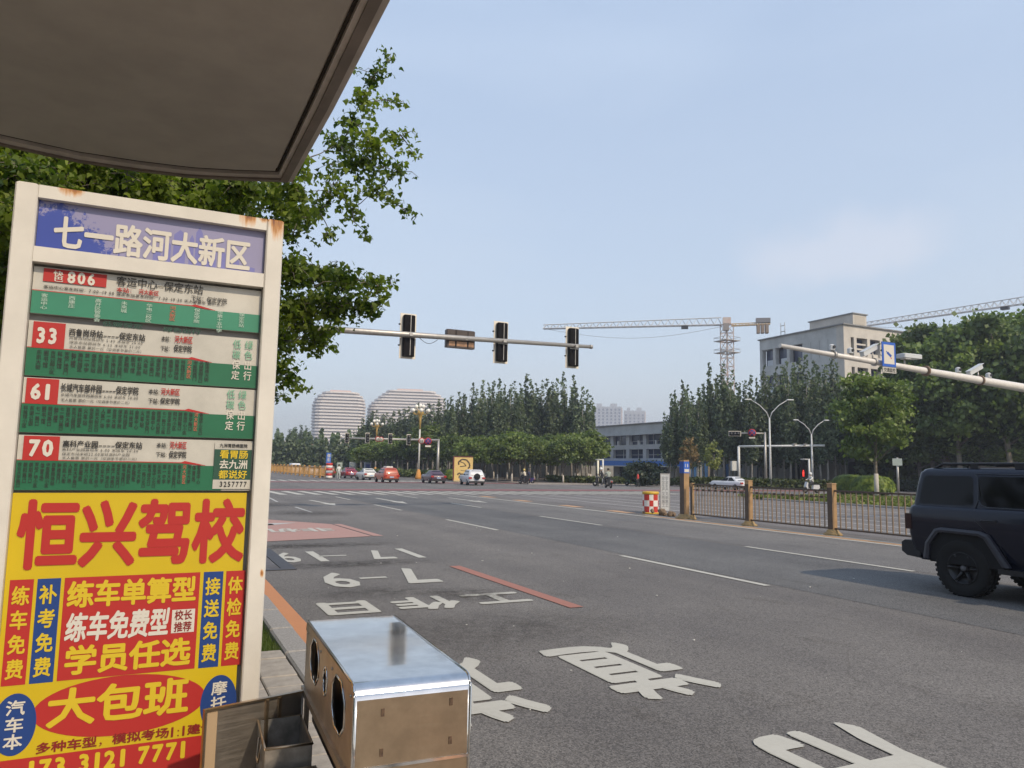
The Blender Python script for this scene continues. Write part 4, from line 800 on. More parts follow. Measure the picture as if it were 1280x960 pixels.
for sg_ in (-1, 1):
    for nm, pts in (('rear_quarter_window', [(.70,1.34),(.655,1.72),(.60,1.765),(-.10,1.765),(-.14,1.72),(-.16,1.36),(-.13,1.33),(.66,1.33)]), ('rear_door_window', [(-.25,1.42),(-.22,1.74),(-.25,1.765),(-1.02,1.765),(-1.05,1.33),(-.36,1.33),(-.30,1.35)]), ('front_door_window', [(-1.12,1.33),(-1.11,1.765),(-1.60,1.745),(-1.98,1.36),(-1.95,1.33)])):
        mb = MB(); V = [(sg_*(hw(z)+.004), y, z) for y, z in pts]; mb.poly(V if sg_ < 0 else V[::-1]); mb.build(nm, M_GLASS, suv)
    # window surround line and door seams
    mb = MB(); pts = [(-.20,1.30),(-.235,1.42),(-.20,1.76),(-.16,1.795),(-.22,1.80),(-1.6,1.79)]; mb.tube([(sg_*(hw(z)+.004), y, z) for y, z in pts], .006, 6); mb.tube([(sg_*(hw(z)+.004), y, z) for y, z in [(-.235,1.42),(-.28,1.34),(-.40,1.315),(-1.9,1.31)]], .006, 6); mb.build('window_trim', mat('trim_satin', (.05,.055,.065), rough=.3, metal=.5), suv)
    mb = MB()
    for pts in ([(-.62,.62),(-.55,.80),(-.22,1.12),(-.20,1.28)], [(-1.075,.60),(-1.075,1.29),(-1.08,1.78)], [(-2.02,.60),(-2.04,1.0),(-1.95,1.28)]): mb.tube([(sg_*(hw(z)+.0005), y, z) for y, z in pts], .005, 5)
    mb.build('door_seam', M_BLACK, suv)
    for yy in (-.42, -1.28):
        mb = MB(); mb.tube([(sg_*(hw(1.13)+.004),yy+.11,1.13),(sg_*(hw(1.13)+.035),yy+.08,1.133),(sg_*(hw(1.13)+.035),yy-.08,1.133),(sg_*(hw(1.13)+.004),yy-.11,1.13)], .014, 8); mb.build('door_handle', M_TRIM, suv)
    mb = MB(); mb.bb(sg_*.885-.08, sg_*.885+.08, -2.28, -.52, .40, .47); mb.build('side_step', M_TRIM, suv)
    mb = MB(); mb.tube([(sg_*.70,.55,1.87),(sg_*.70,.40,1.945),(sg_*.70,-1.1,1.955),(sg_*.70,-1.35,1.89)], .022, 8)
    for yy in (-.10, -.75): mb.bb(sg_*.70-.02, sg_*.70+.02, yy-.06, yy+.06, 1.86, 1.945)
    mb.build('roof_rail', M_TRIM, suv)
    for cy in (0.0, -2.75):
        # wheel well, flare, tyre, rim
        mb = MB(); mb.prism([(cy+.50,.46),(cy+.47,.72),(cy+.33,.905),(cy-.30,.905),(cy-.52,.70),(cy-.62,.46)], sg_*.80, sg_*.957, 'X'); mb.build('wheel_well', mat('wheel_well_black', (.006,.006,.007), rough=.9), suv)
        fo = [(cy+.60,.50),(cy+.555,.74),(cy+.40,.955),(cy+.30,.985),(cy-.30,.975),(cy-.42,.93),(cy-.70,.50)]; fi = [(cy+.50,.50),(cy+.475,.72),(cy+.345,.895),(cy+.28,.915),(cy-.27,.905),(cy-.355,.875),(cy-.60,.50)]
        mb = MB(); k = len(fo); a_, b2 = sg_*.93, sg_*1.005
        vs = [(a_,y,z) for y,z in fo]+[(b2-sg_*.02,y,z) for y,z in fo]+[(b2,(y+y2)/2,(z+z2)/2) for (y,z),(y2,z2) in zip(fo,fi)]+[(b2-sg_*.008,y,z) for y,z in fi]+[(a_,y,z) for y,z in fi]
        fs = [(j*k+i, j*k+i+1, (j+1)*k+i+1, (j+1)*k+i) for j in range(4) for i in range(k-1)]+[(0,k,2*k,3*k,4*k),(k-1,2*k-1,3*k-1,4*k-1,5*k-1)]
        mb.add(vs, fs); mb.build('wheel_flare', mat('flare_grey', (.030,.030,.040), rough=.45, var=.1, vscale=8), suv)
        wx = sg_*.845
        ty = MB(); Rw = .412; s_ = sg_; n_ = 56; pr = [(.235,-.105),(.30,-.128),(.375,-.130),(Rw-.012,-.118),(Rw,-.095),(Rw,.095),(Rw-.012,.118),(.375,.130),(.30,.128),(.235,.105)]
        ty.lathe((wx,cy,Rw), pr, n_, 'X', cap=None)
        for i in range(36):
            a = 2*math.pi*i/36
            for sx_, ph in ((-1,0),(1,.5),(-.34,.5),(.34,0)):
                a_ = a+ph*2*math.pi/36; w2 = .055 if abs(sx_) == 1 else .045
                c_ = Vector((wx+sx_*(.085 if abs(sx_)==1 else .03*3.2/1.0*.34), cy+(Rw+.004)*math.cos(a_), Rw+(Rw+.004)*math.sin(a_)))
                ty.box(c_, (w2,.016,.040), rx=a_)
        wh = ty.build('tyre', M_RUBBER, suv)
        rm = MB(); rm.lathe((wx,cy,Rw), [(.236,sg_*.10),(.232,sg_*.118),(.218,sg_*.112),(.205,sg_*.06),(.15,sg_*.045),(.14,sg_*.05),(.07,sg_*.055),(.06,sg_*.085),(.01,sg_*.09)], 32, 'X', cap=False); r_ = rm.build('rim', mat('rim_black', (.022,.022,.024), rough=.35, metal=.4), wh)
        for i in range(6):
            a = R(60*i); mb = MB(); mb.tube([(wx+sg_*.058,cy+.06*math.cos(a),Rw+.06*math.sin(a)),(wx+sg_*.075,cy+.14*math.cos(a),Rw+.14*math.sin(a)),(wx+sg_*.108,cy+.222*math.cos(a),Rw+.222*math.sin(a))], [.028,.022,.024], 6); mb.build('spoke', MATS['rim_black'], wh)
        mb = MB(); mb.lathe((wx,cy,Rw), [(.045,sg_*.088),(.04,sg_*.096),(.005,sg_*.098)], 16, 'X'); mb.build('hub_cap', mat('hub_grey', (.10,.10,.11), rough=.4), wh)
        mb = MB(); a = R(-62); mb.box((wx+sg_*.112,cy+.222*math.cos(a),Rw+.222*math.sin(a)), (.004,.022,.030), rx=a); mb.build('balance_weight', mat('weight_silver', (.6,.6,.6), rough=.3), wh)
    mb = MB(); mb.prism([(.80,.92),(.906,.92),(.906,1.16),(.80,1.16)], sg_*.80, sg_*.953, 'X'); mb.build('tail_light', mat('tail_light_smoked', (.030,.006,.006), rough=.2), suv)
    mb = MB(); mb.box((sg_*.99, -1.85, 1.34), (.20,.10,.17)); mb.build('wing_mirror', M_TRIM, suv)
mb = MB(); mb.prism([(.70,.48),(.93,.50),(1.02,.56),(1.02,.70),(.96,.74),(.70,.74)], -.90, .90, 'X'); mb.build('rear_bumper', M_TRIM, suv)
mb = MB(); mb.prism([(-3.72,.42),(-3.95,.46),(-3.98,.72),(-3.72,.80)], -.88, .88, 'X'); mb.build('front_bumper', M_TRIM, suv)
mb = MB(); mb.bb(-.62,.62,-.05,-.0,0,.0) if False else mb.poly([(-.66,.812,1.36),(.66,.812,1.36),(.62,.79,1.74),(-.62,.79,1.74)]); mb.build('rear_window', M_GLASS, suv)
mb = MB(); mb.poly([(-.78,-2.14,1.36),(.78,-2.14,1.36),(.70,-1.60,1.78),(-.70,-1.60,1.78)][::-1]); mb.build('windscreen', M_GLASS, suv)
sw = MB(); sw.lathe((0,.905,.98), [(.30,.0),(.345,.03),(.345,.17),(.30,.20),(.15,.20),(.10,.16)], 28, 'Y'); sw.build('spare_wheel', M_RUBBER, suv)
mb = MB(); mb.lathe((0,.905,.98), [(.29,.19),(.27,.215),(.02,.225)], 24, 'Y'); mb.build('spare_wheel_cover', M_NAVY, suv)
mb = MB()
mb.prism([(.66,1.84),(.84,1.83),(.83,1.80),(.66,1.79)], -.62, .62, 'X'); mb.build('rear_spoiler', M_NAVY, suv)
mb = MB(); mb.bb(-.68,.68,.0,.04,1.89,1.915); mb.bb(-.68,.68,-.95,-.91,1.89,1.915); mb.build('roof_crossbar', M_TRIM, suv)
# ------------------------------------------------------------------ traffic signal arm over the near carriageway
ARM = 25.0
tg = thing('signal_arm', (.6, ARM, 0), 'long grey steel mast arm carrying three signals, running out from behind the ginkgo', 'mast arm')
MB().tube([(0,0,0),(0,0,6.6)], [.16,.12], 12).build('pole', M_GALV, tg)
arm_z = lambda x: 6.28+.27*(x-5.5)/9.7
MB().tube([(0,0,arm_z(.6)),(7,0,arm_z(7.6)),(14.75,0,arm_z(15.35))], [.125,.105,.072], 12).build('arm', M_GALV, tg)
MB().tube([(14.75,0,arm_z(15.35)),(14.85,0,arm_z(15.4))], [.085,.085], 12).build('end_cap', M_GALV, tg)
M_SBK = mat('signal_black', (.005,.004,.005), rough=.7, spec=.15); M_SWH = mat('signal_rim_white', (.72,.66,.55), rough=.5)
def back_signal(px, y0, y1, label):
    a = PY(px, y0, ARM); b_ = PY(px, y1, ARM); x = a.x; zc = (a.z+b_.z)/2; h = (a.z-b_.z)
    t = thing('traffic_signal', (x, ARM+.16, zc), label, 'traffic light', group='signals on the near mast arm')
    MB().rbox((0,.10,0), (.60,.02,h*1.02), .006).build('backboard', M_SWH, t)
    body = MB(); body.rbox((0,-.0,0), (.42,.18,h*.93), .03); body.build('housing', M_SBK, t)
    MB().bb(.03,.05,-.105,-.09,-h*.44,h*.47).build('cable_channel', M_GALV, t)
    for k in (-1,0,1):
        v = MB(); v.tube([(0,.115,k*h*.29),(0,.36,k*h*.29-.01)], [.155,.155], 14, cap=False); v.build('visor', M_SBK, t)
    for z in (-h*.22, h*.25): MB().tube([(-.36,.06,z),(-.30,.06,z)], .03, 6).build('hinge_knob', M_SBK, t)
    mb = MB(); mb.bb(-.06,.06,-.30,-.09,-.05,.05); mb.bb(-.20,.20,-.115,-.085,-.09,-.05); mb.build('clamp', M_GALV, t)
back_signal(513.5, 391, 447, 'black three lamp signal seen from behind, nearest to the ginkgo on the mast arm')
back_signal(630, 401, 453, 'middle of the three rear-facing signals, just past the dark box on the mast arm')
back_signal(719.5, 408, 459, 'black signal seen from behind at the free end of the mast arm')
a = PY(560, 409, ARM); b_ = PY(595, 437, ARM)
bx_ = thing('display_box', ((a.x+b_.x)/2, ARM+.22, (a.z+b_.z)/2), 'dark brown display box seen from behind between two signals on the mast arm', 'display box')
w_, h_ = (b_.x-a.x), 1.0*(a.z-b_.z)*.92
MB().rbox((0,0,0), (w_,.24,h_), .03).build('housing', mat('display_brown', (.060,.042,.034), rough=.45, var=.3, vscale=3), bx_)
for x in (-w_*.18, w_*.24): MB().bb(x-.012,x+.012,-.135,-.118,-h_*.46,h_*.46).build('rib', M_SBK, bx_)
for x0, x1 in ((-w_*.42,-w_*.21),(-w_*.15,w_*.21),(w_*.27,w_*.45)): MB().bb(x0,x1,-.126,-.119,-h_*.42,-h_*.16).build('lower_panel', mat('display_tan', (.36,.20,.11), rough=.35, metal=.3, var=.3, vscale=5), bx_)
mb = MB(); mb.bb(-.2,-.12,-.30,-.118,-.05,.05); mb.bb(.12,.2,-.30,-.118,-.05,.05); mb.build('clamp', M_GALV, bx_)
cb = MB(); x = PY(524,430,ARM).x-.6; z = arm_z(x+.6); cb.tube([(t_*.085, -.02, z-.10-.17*math.sin(math.pi*t_/8)) for t_ in range(9)], .010, 5)
cb.v = [(v[0]+x, v[1], v[2]) for v in cb.v]; cb.build('cable_loop', M_BLACK, tg)

# ------------------------------------------------------------------ camera arm over the other carriageway
CY = 16.0; A0 = PY(975,432,CY); A1 = PY(1280,485,CY)
dx_ = (A1.x-A0.x); slope = (A1.z-A0.z)/dx_; PXP = 33.9
ca = thing('camera_mast', (PXP, CY, 0), 'white painted tapering steel arm reaching in from the right with cameras on top', 'mast arm')
za = lambda X: A0.z+slope*(X-A0.x)
M_WST = mat('white_painted_steel', (.66,.62,.56), rough=.4, var=.12, vscale=4)
MB().tube([(0,0,0),(0,0,za(PXP)+.2)], [.20,.15], 14).build('pole', M_WST, ca)
MB().tube([(A0.x-PXP,0,A0.z),(A0.x-PXP+5,0,za(A0.x+5)),(A1.x-PXP,0,A1.z),(0,0,za(PXP))], [.062,.095,.155,.175], 14).build('arm', M_WST, ca)
for px in (1157, 1093, 1225, 1042):
    X = PY(px, 432+.174*(px-975), CY).x; MB().tube([(X-PXP-.035,0,za(X)),(X-PXP+.035,0,za(X))], .175 if px > 1100 else .13, 14).build('band', mat('clamp_rusty', (.22,.15,.10), rough=.7, var=.4, vscale=20) if px in (1157,1225) else M_GALV, ca)
def cctv(px, kind, label):
    X = PY(px, 432+.174*(px-975), CY).x; z = za(X)+.10
    t = thing('surveillance_camera', (X, CY, z), label, 'camera', rz=rnd.uniform(-.15,.15))
    MB().tube([(0,0,-.05),(0,0,.20 if kind != 'box' else .06)], .025, 8).build('bracket', M_GALV, t)
    if kind == 'long':
        s_ = -1
        bm_ = MB(); bm_.box((-.06,0,.28), (.72,.15,.13), rx=0); bm_.build('housing', mat('camera_pale', (.52,.53,.52), rough=.4), t, rz=0).rotation_euler = (0, R(-24), 0)
        bm_ = MB(); bm_.box((-.02,0,.365), (.80,.19,.02)); bm_.build('sun_hood', MATS['camera_pale'], t).rotation_euler = (0, R(-24), 0)
        bm_ = MB(); bm_.tube([(.26,0,.28),(.32,0,.28)], .055, 10); bm_.build('lens', M_BLACK, t).rotation_euler = (0, R(-24), 0)
    elif kind == 'flat':
        MB().rbox((.22,0,.27), (.80,.34,.14), .02).build('housing', MATS['camera_pale'], t); MB().rbox((.0,-.05,.19), (.30,.2,.08), .02).build('mount_box', M_GALV, t)
    else:
        MB().rbox((0,0,.13), (.17,.16,.18), .04).build('housing', MATS['camera_pale'], t); MB().tube([(0,-.08,.13),(0,-.11,.13)], .05, 10).build('lens', M_BLACK, t)
cctv(1091,'long','long pale camera tilted upward left of the blue camera sign'); cctv(1131,'flat','flat pale detector box just right of the blue camera sign'); cctv(1223,'long','long pale camera tilted upward near the thick end of the white arm')
cctv(1040,'box','small round pale lamp unit on the thin half of the white arm'); cctv(1063,'box','little pale unit between tilted camera and arm tip'); cctv(1198,'box','small box lamp left of the farther tilted camera'); cctv(1236,'box','small box lamp at the frame edge side of the white arm')
p0 = PY(1103,432,CY-.2); p1 = PY(1119,460,CY-.2)
cs = thing('camera_sign', ((p0.x+p1.x)/2, CY-.20, p1.z+.02), 'blue bordered white sign with a camera picture hung on the white arm', 'sign')
w_ = .62; h_ = .78
MB().bb(-w_/2,w_/2,-.01,.01,0,h_).build('panel', ink('sign_blue', (.03,.11,.45)), cs)
MB().bb(-w_/2+.075,w_/2-.075,-.0135,-.0105,.085,h_-.085).build('white_field', I_WHITE, cs)
mb = MB(); mb.poly([(-.12,-.0150,.42),(.06,-.0150,.30),(.13,-.0150,.36),(-.05,-.0150,.48)]); mb.poly([(-.14,-.0150,.46),(.03,-.0152,.385),(.02,-.0152,.40),(-.13,-.0150,.50)]); mb.build('camera_picture', ink('sign_blue_dark', (.025,.08,.34)), cs)
mb = MB(); mb.poly([(.05,-.0153,.28),(.10,-.0153,.25),(.12,-.0153,.28),(.08,-.0153,.31)]); mb.build('red_dot', I_RED, cs)
MB().bb(-w_/2,w_/2,-.01,.01,-.20,-.02).build('name_plate', I_CREAM, cs)
mb = MB(); text(mb, '交通监控', lambda a, c: (a, -.0125, c), -.27,.27,-.175,-.045, bold=.02); mb.build('lettering', I_BLACK, cs)

# ------------------------------------------------------------------ far signals, signs and lamps
def ground_at(px, py_base): p = G(px, py_base); return p
def face_cam(p): return math.atan2(-p.x, p.y)*1.0     # rotation z that turns local -Y towards the camera station
P0 = PD(547, 592, 84); zt_ = PD(547,549,84).z
fa = thing('far_signal_arm', (P0.x, P0.y, 0), 'grey mast arm with four signals across the far side of the junction', 'mast arm', rz=0)
MB().tube([(0,0,0),(0,0,zt_)], [.17,.12], 10).build('pole', M_GALV, fa)
E0 = PY(430,547.5,P0.y); MB().tube([(0,0,zt_-.12),(E0.x-P0.x,0,E0.z)], [.13,.08], 8).build('arm', M_GALV, fa)
M_GLASSY = mat('lamp_off', (.05,.05,.05), rough=.3)
def far_signal(px, y0, y1, label, y, red=False):
    a, b_ = PY(px,y0,y), PY(px,y1,y); h = a.z-b_.z
    t = thing('traffic_signal', (a.x, y-.2, (a.z+b_.z)/2), label, 'traffic light', group='signals on the far mast arm')
    MB().bb(-h*.20,h*.20,0,.03,-h/2,h/2).build('backboard', M_SWH, t); MB().bb(-h*.15,h*.15,-.16,-.003,-h*.44,h*.44).build('housing', M_SBK, t)
    for k, nm in ((1,'red_lamp'),(0,'amber_lamp'),(-1,'green_lamp')): MB().lathe((0,-.20,k*h*.27), [(h*.10,0),(h*.10,.04)], 10, 'Y').build(nm, M_GLASSY, t)
for px, y0, y1, lb_ in ((433.5,541,554,'far signal at the free end of the far mast arm, over the white panel'),(459,541,554,'second far signal from the left, by the smaller globe lamp'),(487.5,542,555,'far signal third along the arm over the orange car'),(510.5,543,556.5,'far signal closest to the round signs on the arm')): far_signal(px,y0,y1,lb_,P0.y)
def round_sign(px, py, r_px, y, label, rim, field, mark, parent=None):
    c = PY(px,py,y); r = r_px*abs(PY(px+1,py,y).x-c.x)
    t = thing('round_sign', (c.x, y-.25, c.z), label, 'sign')
    MB().lathe((0,0,0), [(r,0),(r,.02)], 20, 'Y').build('disc', rim, t); MB().lathe((0,-.012,0), [(r*.78,0),(r*.78,.01)], 20, 'Y').build('field', field, t)
    mb = MB()
    if mark == 'x':
        for s_ in (-1,1): mb.add([(-r*.55-.05*r,-.015-.002*s_,-s_*r*.55),(-r*.55+.12*r,-.015-.002*s_,-s_*r*.55),(r*.6,-.015-.002*s_,s_*r*.55),(r*.45,-.015-.002*s_,s_*r*.55)], [(0,1,2,3)])
        mb.build('cross', I_RED, t); MB().bb(-r*.8,r*.8,-.01,.01,-r*1.55,-r*1.12).build('plate', I_WHITE, t)
    else: text(mb, mark, lambda a, c_: (a,-.0155,c_), -r*.5,r*.5,-r*.4,r*.4, bold=.03); mb.build('lettering', I_BLACK, t)
    MB().bb(-.03,.03,.0,.25,-.05,.05).build('bracket', M_GALV, t); return t
round_sign(526.2,551.2,3.9,P0.y,'cream round sign with a red rim at the pole end of the far arm',I_RED,I_CREAM,'40')
round_sign(534.2,551.6,4.4,P0.y,'blue and red no stopping sign beside the far mast pole',I_RED,I_BLUE,'x')
round_sign(471.5,549,3.3,P0.y,'small red sign pair right of the smaller globe lamp',I_RED,I_CREAM,'20'); round_sign(475.8,549.2,3.0,P0.y,'small red rimmed sign left of the third far signal',I_RED,I_CREAM,'20')
def globe_lamp(px, base_y, top_y, dist, label, gold=True):
    p = PD(px, base_y, dist); top = PD(px, top_y, dist).z; t = thing('globe_lamp', (p.x, p.y, 0), label, 'street lamp', group='ornate globe lamps along the far road')
    mw = mat('lamp_post_white', (.62,.60,.54), rough=.5, var=.1); mg = mat('lamp_gold', (.50,.33,.09), rough=.45, var=.1)
    MB().lathe((0,0,0), [(.42,0),(.40,.3),(.22,1.0),(.13,1.15)], 8).build('base', mat('lamp_base_orange', (.55,.25,.05), rough=.6), t)
    MB().tube([(0,0,1.1),(0,0,top*.66)], [.12,.10], 8).build('pole', mw, t); MB().lathe((0,0,0), [(.10,top*.66),(.16,top*.80),(.30,top*.86),(.45,top*.88),(.25,top*.92)], 10).build('crown', mg, t)
    gl = mat('lamp_globe', (.80,.77,.68), rough=.3)
    def branch(zb, rr_, n_, off):
        for i in range(n_):
            a_ = 2*math.pi*i/n_+off; c_, s_ = math.cos(a_), math.sin(a_)
            b_ = MB(); b_.tube([(.1*c_,.1*s_,zb-.1),(rr_*.6*c_,rr_*.6*s_,zb-.25),(rr_*c_,rr_*s_,zb)], .045, 6); ar = b_.build('branch', mg, t)
            MB().ball((rr_*c_,rr_*s_,zb+.22), .25, 6).build('globe', gl, ar)
    branch(top*.885, 1.05, 6, .3); branch(top*.94, .5, 3, .9)
    MB().ball((0,0,top-.25), .22, 6, 1.4).build('globe', gl, t)
globe_lamp(523,597,505,90,'tall white and gold globe lamp right of the far signals'); globe_lamp(469,590,524,128,'second globe lamp with a golden crown above the far mast arm')
globe_lamp(419.5,588,541,168,'globe lamp behind the white warning panel'); globe_lamp(359.5,585,548,215,'farthest globe lamp standing over the orange railing'); globe_lamp(339,585,556,250,'globe lamp peeping past the bus stop board post')
def double_lamp(px, base_y, top_y, dist, span, label):
    p = PD(px, base_y, dist); h = PD(px, top_y, dist).z; t = thing('street_lamp', (p.x, p.y, 0), label, 'street lamp', rz=R(-30), group='double-arm street lamps on the right')
    m_ = mat('lamp_steel_white', (.55,.56,.55), rough=.4, var=.1, vscale=2); MB().tube([(0,0,0),(0,0,h*.80)], [.13,.07], 10).build('pole', m_, t)
    for s_ in (-1,1):
        a_ = MB(); a_.tube([(0,0,h*.78),(s_*span*.12,0,h*.86),(s_*span*.42,0,h*.94),(s_*span*.8,0,h*1.0)], [.05,.045,.04,.035], 8); ar = a_.build('arm', m_, t)
        b_ = MB(); b_.rbox((s_*span*.93,0,h*1.005), (span*.30,.22,.10), .03); b_.build('lamp_head', mat('lamp_head_pale', (.60,.61,.60), rough=.4), ar)
double_lamp(963.5,608,500,76,2.15,'taller double-arm white street lamp in front of the poplars'); double_lamp(1016,609,525.5,80,1.6,'shorter double-arm street lamp beside the red pedestrian signal')
# white gantry frame
p = PD(924,604,82); h = PD(924,558,82).z; q = PD(1031,557,82)
gt_ = thing('white_gantry', (p.x,p.y,0), 'slim white gantry frame standing before the poplar trunks', 'gantry')
MB().tube([(0,0,0),(0,0,h)], .13, 8).build('pole', mat('gantry_white', (.66,.66,.63), rough=.45), gt_); MB().tube([(0,0,h),(q.x-p.x,q.y-p.y,q.z)], .11, 8).build('beam', MATS['gantry_white'], gt_)
for k in (.66, .78, .86):
    MB().bb((q.x-p.x)*k-.2,(q.x-p.x)*k+.2,(q.y-p.y)*k-.1,(q.y-p.y)*k+.1,h+.10,h+.34).build('camera', M_GALV, gt_)
MB().bb(-1.05,-.35,-.15,.1,1.7,2.7).build('control_box', mat('box_pale', (.55,.55,.52), rough=.5), gt_)
# no-stopping arm
p = PD(957.5,608,80); h = PD(957.5,540.5,80).z; q = PD(912,541.5,80)
ns = thing('sign_arm', (p.x,p.y,0), 'grey pole with a short arm holding a horizontal signal and a round sign', 'mast arm')
MB().tube([(0,0,0),(0,0,h)], [.15,.11], 8).build('pole', M_GALV, ns); MB().tube([(0,0,h-.1),(q.x-p.x,q.y-p.y,q.z)], .07, 8).build('arm', M_GALV, ns)
c_ = PD(940,541,80-.3); rz_ = math.atan2(-c_.x, c_.y)
t = thing('round_sign', (c_.x,c_.y,c_.z), 'blue and red no stopping sign on the arm above the white parked car', 'sign', rz=rz_)
MB().lathe((0,0,0), [(.40,0),(.40,.02)], 20, 'Y').build('disc', I_RED, t); MB().lathe((0,-.012,0), [(.32,0),(.32,.01)], 20, 'Y').build('field', I_BLUE, t)
mb = MB()
for s_ in (-1,1): mb.add([(-.26,-.016-.002*s_,-s_*.22),(-.18,-.016-.002*s_,-s_*.25),(.26,-.016-.002*s_,s_*.22),(.18,-.016-.002*s_,s_*.25)], [(0,1,2,3)])
mb.build('cross', I_RED, t); MB().bb(-.30,.30,-.01,.01,-.58,-.44).build('plate', I_WHITE, t)
c_ = PD(918.5,542,79.8); rz_ = math.atan2(-c_.x, c_.y)
t = thing('traffic_signal', (c_.x,c_.y,c_.z), 'horizontal three lamp signal at the tip of the short sign arm', 'traffic light', rz=rz_)
MB().bb(-.62,.62,0,.04,-.27,.27).build('backboard', M_SWH, t); MB().bb(-.55,.55,-.16,-.003,-.20,.20).build('housing', M_SBK, t)
for k in (-1,0,1): MB().lathe((k*.34,-.19,0), [(.13,0),(.13,.03)], 10, 'Y').build('lamp', M_GLASSY, t)
# pedestrian signals
def ped_signal(px, base, top, dist, label, lit):
    p = PD(px,base,dist); h = PD(px,top,dist).z; t = thing('pedestrian_signal', (p.x,p.y,0), label, 'pedestrian signal', rz=math.atan2(-p.x,p.y))
    MB().tube([(0,0,0),(0,0,h)], .09, 8).build('pole', mat('signal_post_white', (.62,.61,.57), rough=.5), t)
    MB().tube([(0,0,h-.05),(-.75,0,h-.05)], .05, 6).build('bracket', MATS['signal_post_white'], t)
    MB().bb(-.75,-.30,-.14,.10,h-1.75,h-.15).build('housing', M_SBK, t)
    mb = MB(); zc = h-1.3; mb.ball((-.52,-.165,zc+.17), .06, 6); mb.bb(-.60,-.44,-.19,-.145,zc-.20,zc+.10); mb.bb(-.59,-.53,-.19,-.145,zc-.38,zc-.20); mb.bb(-.51,-.45,-.19,-.145,zc-.38,zc-.20)
    mb.build('red_figure' if lit else 'dark_figure', mat('lamp_red_lit', (.8,.03,.02), emit=((1,.05,.03), .7)) if lit else M_GLASSY, t); return t
ped_signal(1012,605,573.5,76,'white post with a lit red standing figure in front of the lamp pole',True); ped_signal(753.5,606,574,78,'dark pedestrian signal on a white post beside the motorcyclists',False)
p = PD(747.3,606,72); t = link('marker_post', None, label='bare cream steel post left of the dark pedestrian signal', cat='post'); t.location = (p.x,p.y,0); MB().tube([(0,0,0),(0,0,PD(747,575.5,72).z)], .10, 8).build('pole', mat('post_cream', (.72,.68,.52), rough=.5), t)
p = PD(1123,613,66); t = link('small_sign', None, label='pale square sign board on a thin pole right of the hedge tree', cat='sign'); t.location = (p.x,p.y,0); t.rotation_euler = (0,0,math.atan2(-p.x,p.y))
MB().tube([(0,0,0),(0,0,PD(1123,572,66).z)], .085, 8).build('pole', M_GALV, t); MB().bb(-.34,.34,-.12,-.09,2.35,2.9).build('board', mat('board_pale', (.50,.55,.50), rough=.5), t)
# far overhead boards
def hung_board(name, px0, px1, py0, py1, dist, m_, label, pole_px, kind):
    a, b_ = PD(px0,py0,dist), PD(px1,py1,dist); c_ = (a+b_)/2; t = thing(name, (c_.x,c_.y,0), label, 'overhead sign', rz=0)
    w_ = math.hypot(b_.x-a.x,b_.y-a.y); h_ = a.z-b_.z; MB().bb(-w_/2,w_/2,-.05,.05,b_.z,a.z).build('panel', m_, t)
    pp = PD(pole_px,590,dist); X = (pp.x-c_.x)
    MB().tube([(X,.3,0),(X,.3,a.z+.9)], .16, 8).build('pole', M_GALV, t)
    for z in (a.z-.1*h_, b_.z+.2*h_): MB().tube([(X,.25,z),(-w_/2*.8,.15,z)], .07, 6).build('beam', M_GALV, t)
    return t, w_, h_, a.z, b_.z
t, w_, h_, zt1, zb1 = hung_board('warning_panel',421,440,552.5,562,150,mat('panel_white', (.60,.59,.55), rough=.5),'white overhead panel with a round sign and an orange triangle',465,0)
MB().lathe((.0,-.07,(zt1+zb1)/2), [(h_*.27,0),(h_*.27,.01)], 14, 'Y').build('round_mark', mat('mark_violet', (.16,.08,.22), rough=.5), t)
mb = MB(); mb.poly([(w_*.16,-.07,zb1+h_*.25),(w_*.44,-.07,zb1+h_*.25),(w_*.30,-.07,zb1+h_*.78)]); mb.build('triangle_mark', mat('mark_orange', (.62,.25,.03), rough=.5), t)
t, w_, h_, zt1, zb1 = hung_board('message_board',376.5,394.5,555,567.5,160,mat('led_board', (.16,.06,.055), rough=.6, var=.5, vscale=1.2, col2=(.42,.33,.28)),'brownish red overhead message board above the far railing',400,0)
mb = MB(); text(mb, '安全行车', lambda a, c: (a,-.06,c), -w_*.42,w_*.42,zb1+h_*.52,zt1-h_*.1, bold=.02); text(mb, '礼让行人', lambda a, c: (a,-.06,c), -w_*.42,w_*.42,zb1+h_*.08,zb1+h_*.45, bold=.02); mb.build('lettering', mat('led_pale', (.55,.42,.36), rough=.6), t)
p = PD(410,590,140); t = thing('blue_totem', (p.x,p.y,0), 'upright blue and white totem sign beyond the brown car', 'sign')
z0,z1,z2 = PD(410,590,140).z*0, PD(410,579,140).z, PD(410,566,140).z; MB().bb(-.38,.38,-.1,.1,0,z1).build('base', mat('totem_white', (.6,.62,.64), rough=.5), t); MB().bb(-.42,.42,-.12,.12,z1,z2).build('panel', mat('totem_blue', (.04,.14,.50), rough=.5), t)
mb = MB(); text(mb, '停车', lambda a, c: (a,-.125,c), -.28,.28,z1+.2,z2-.2, bold=.02, vertical=True); mb.build('lettering', I_WHITE, t)
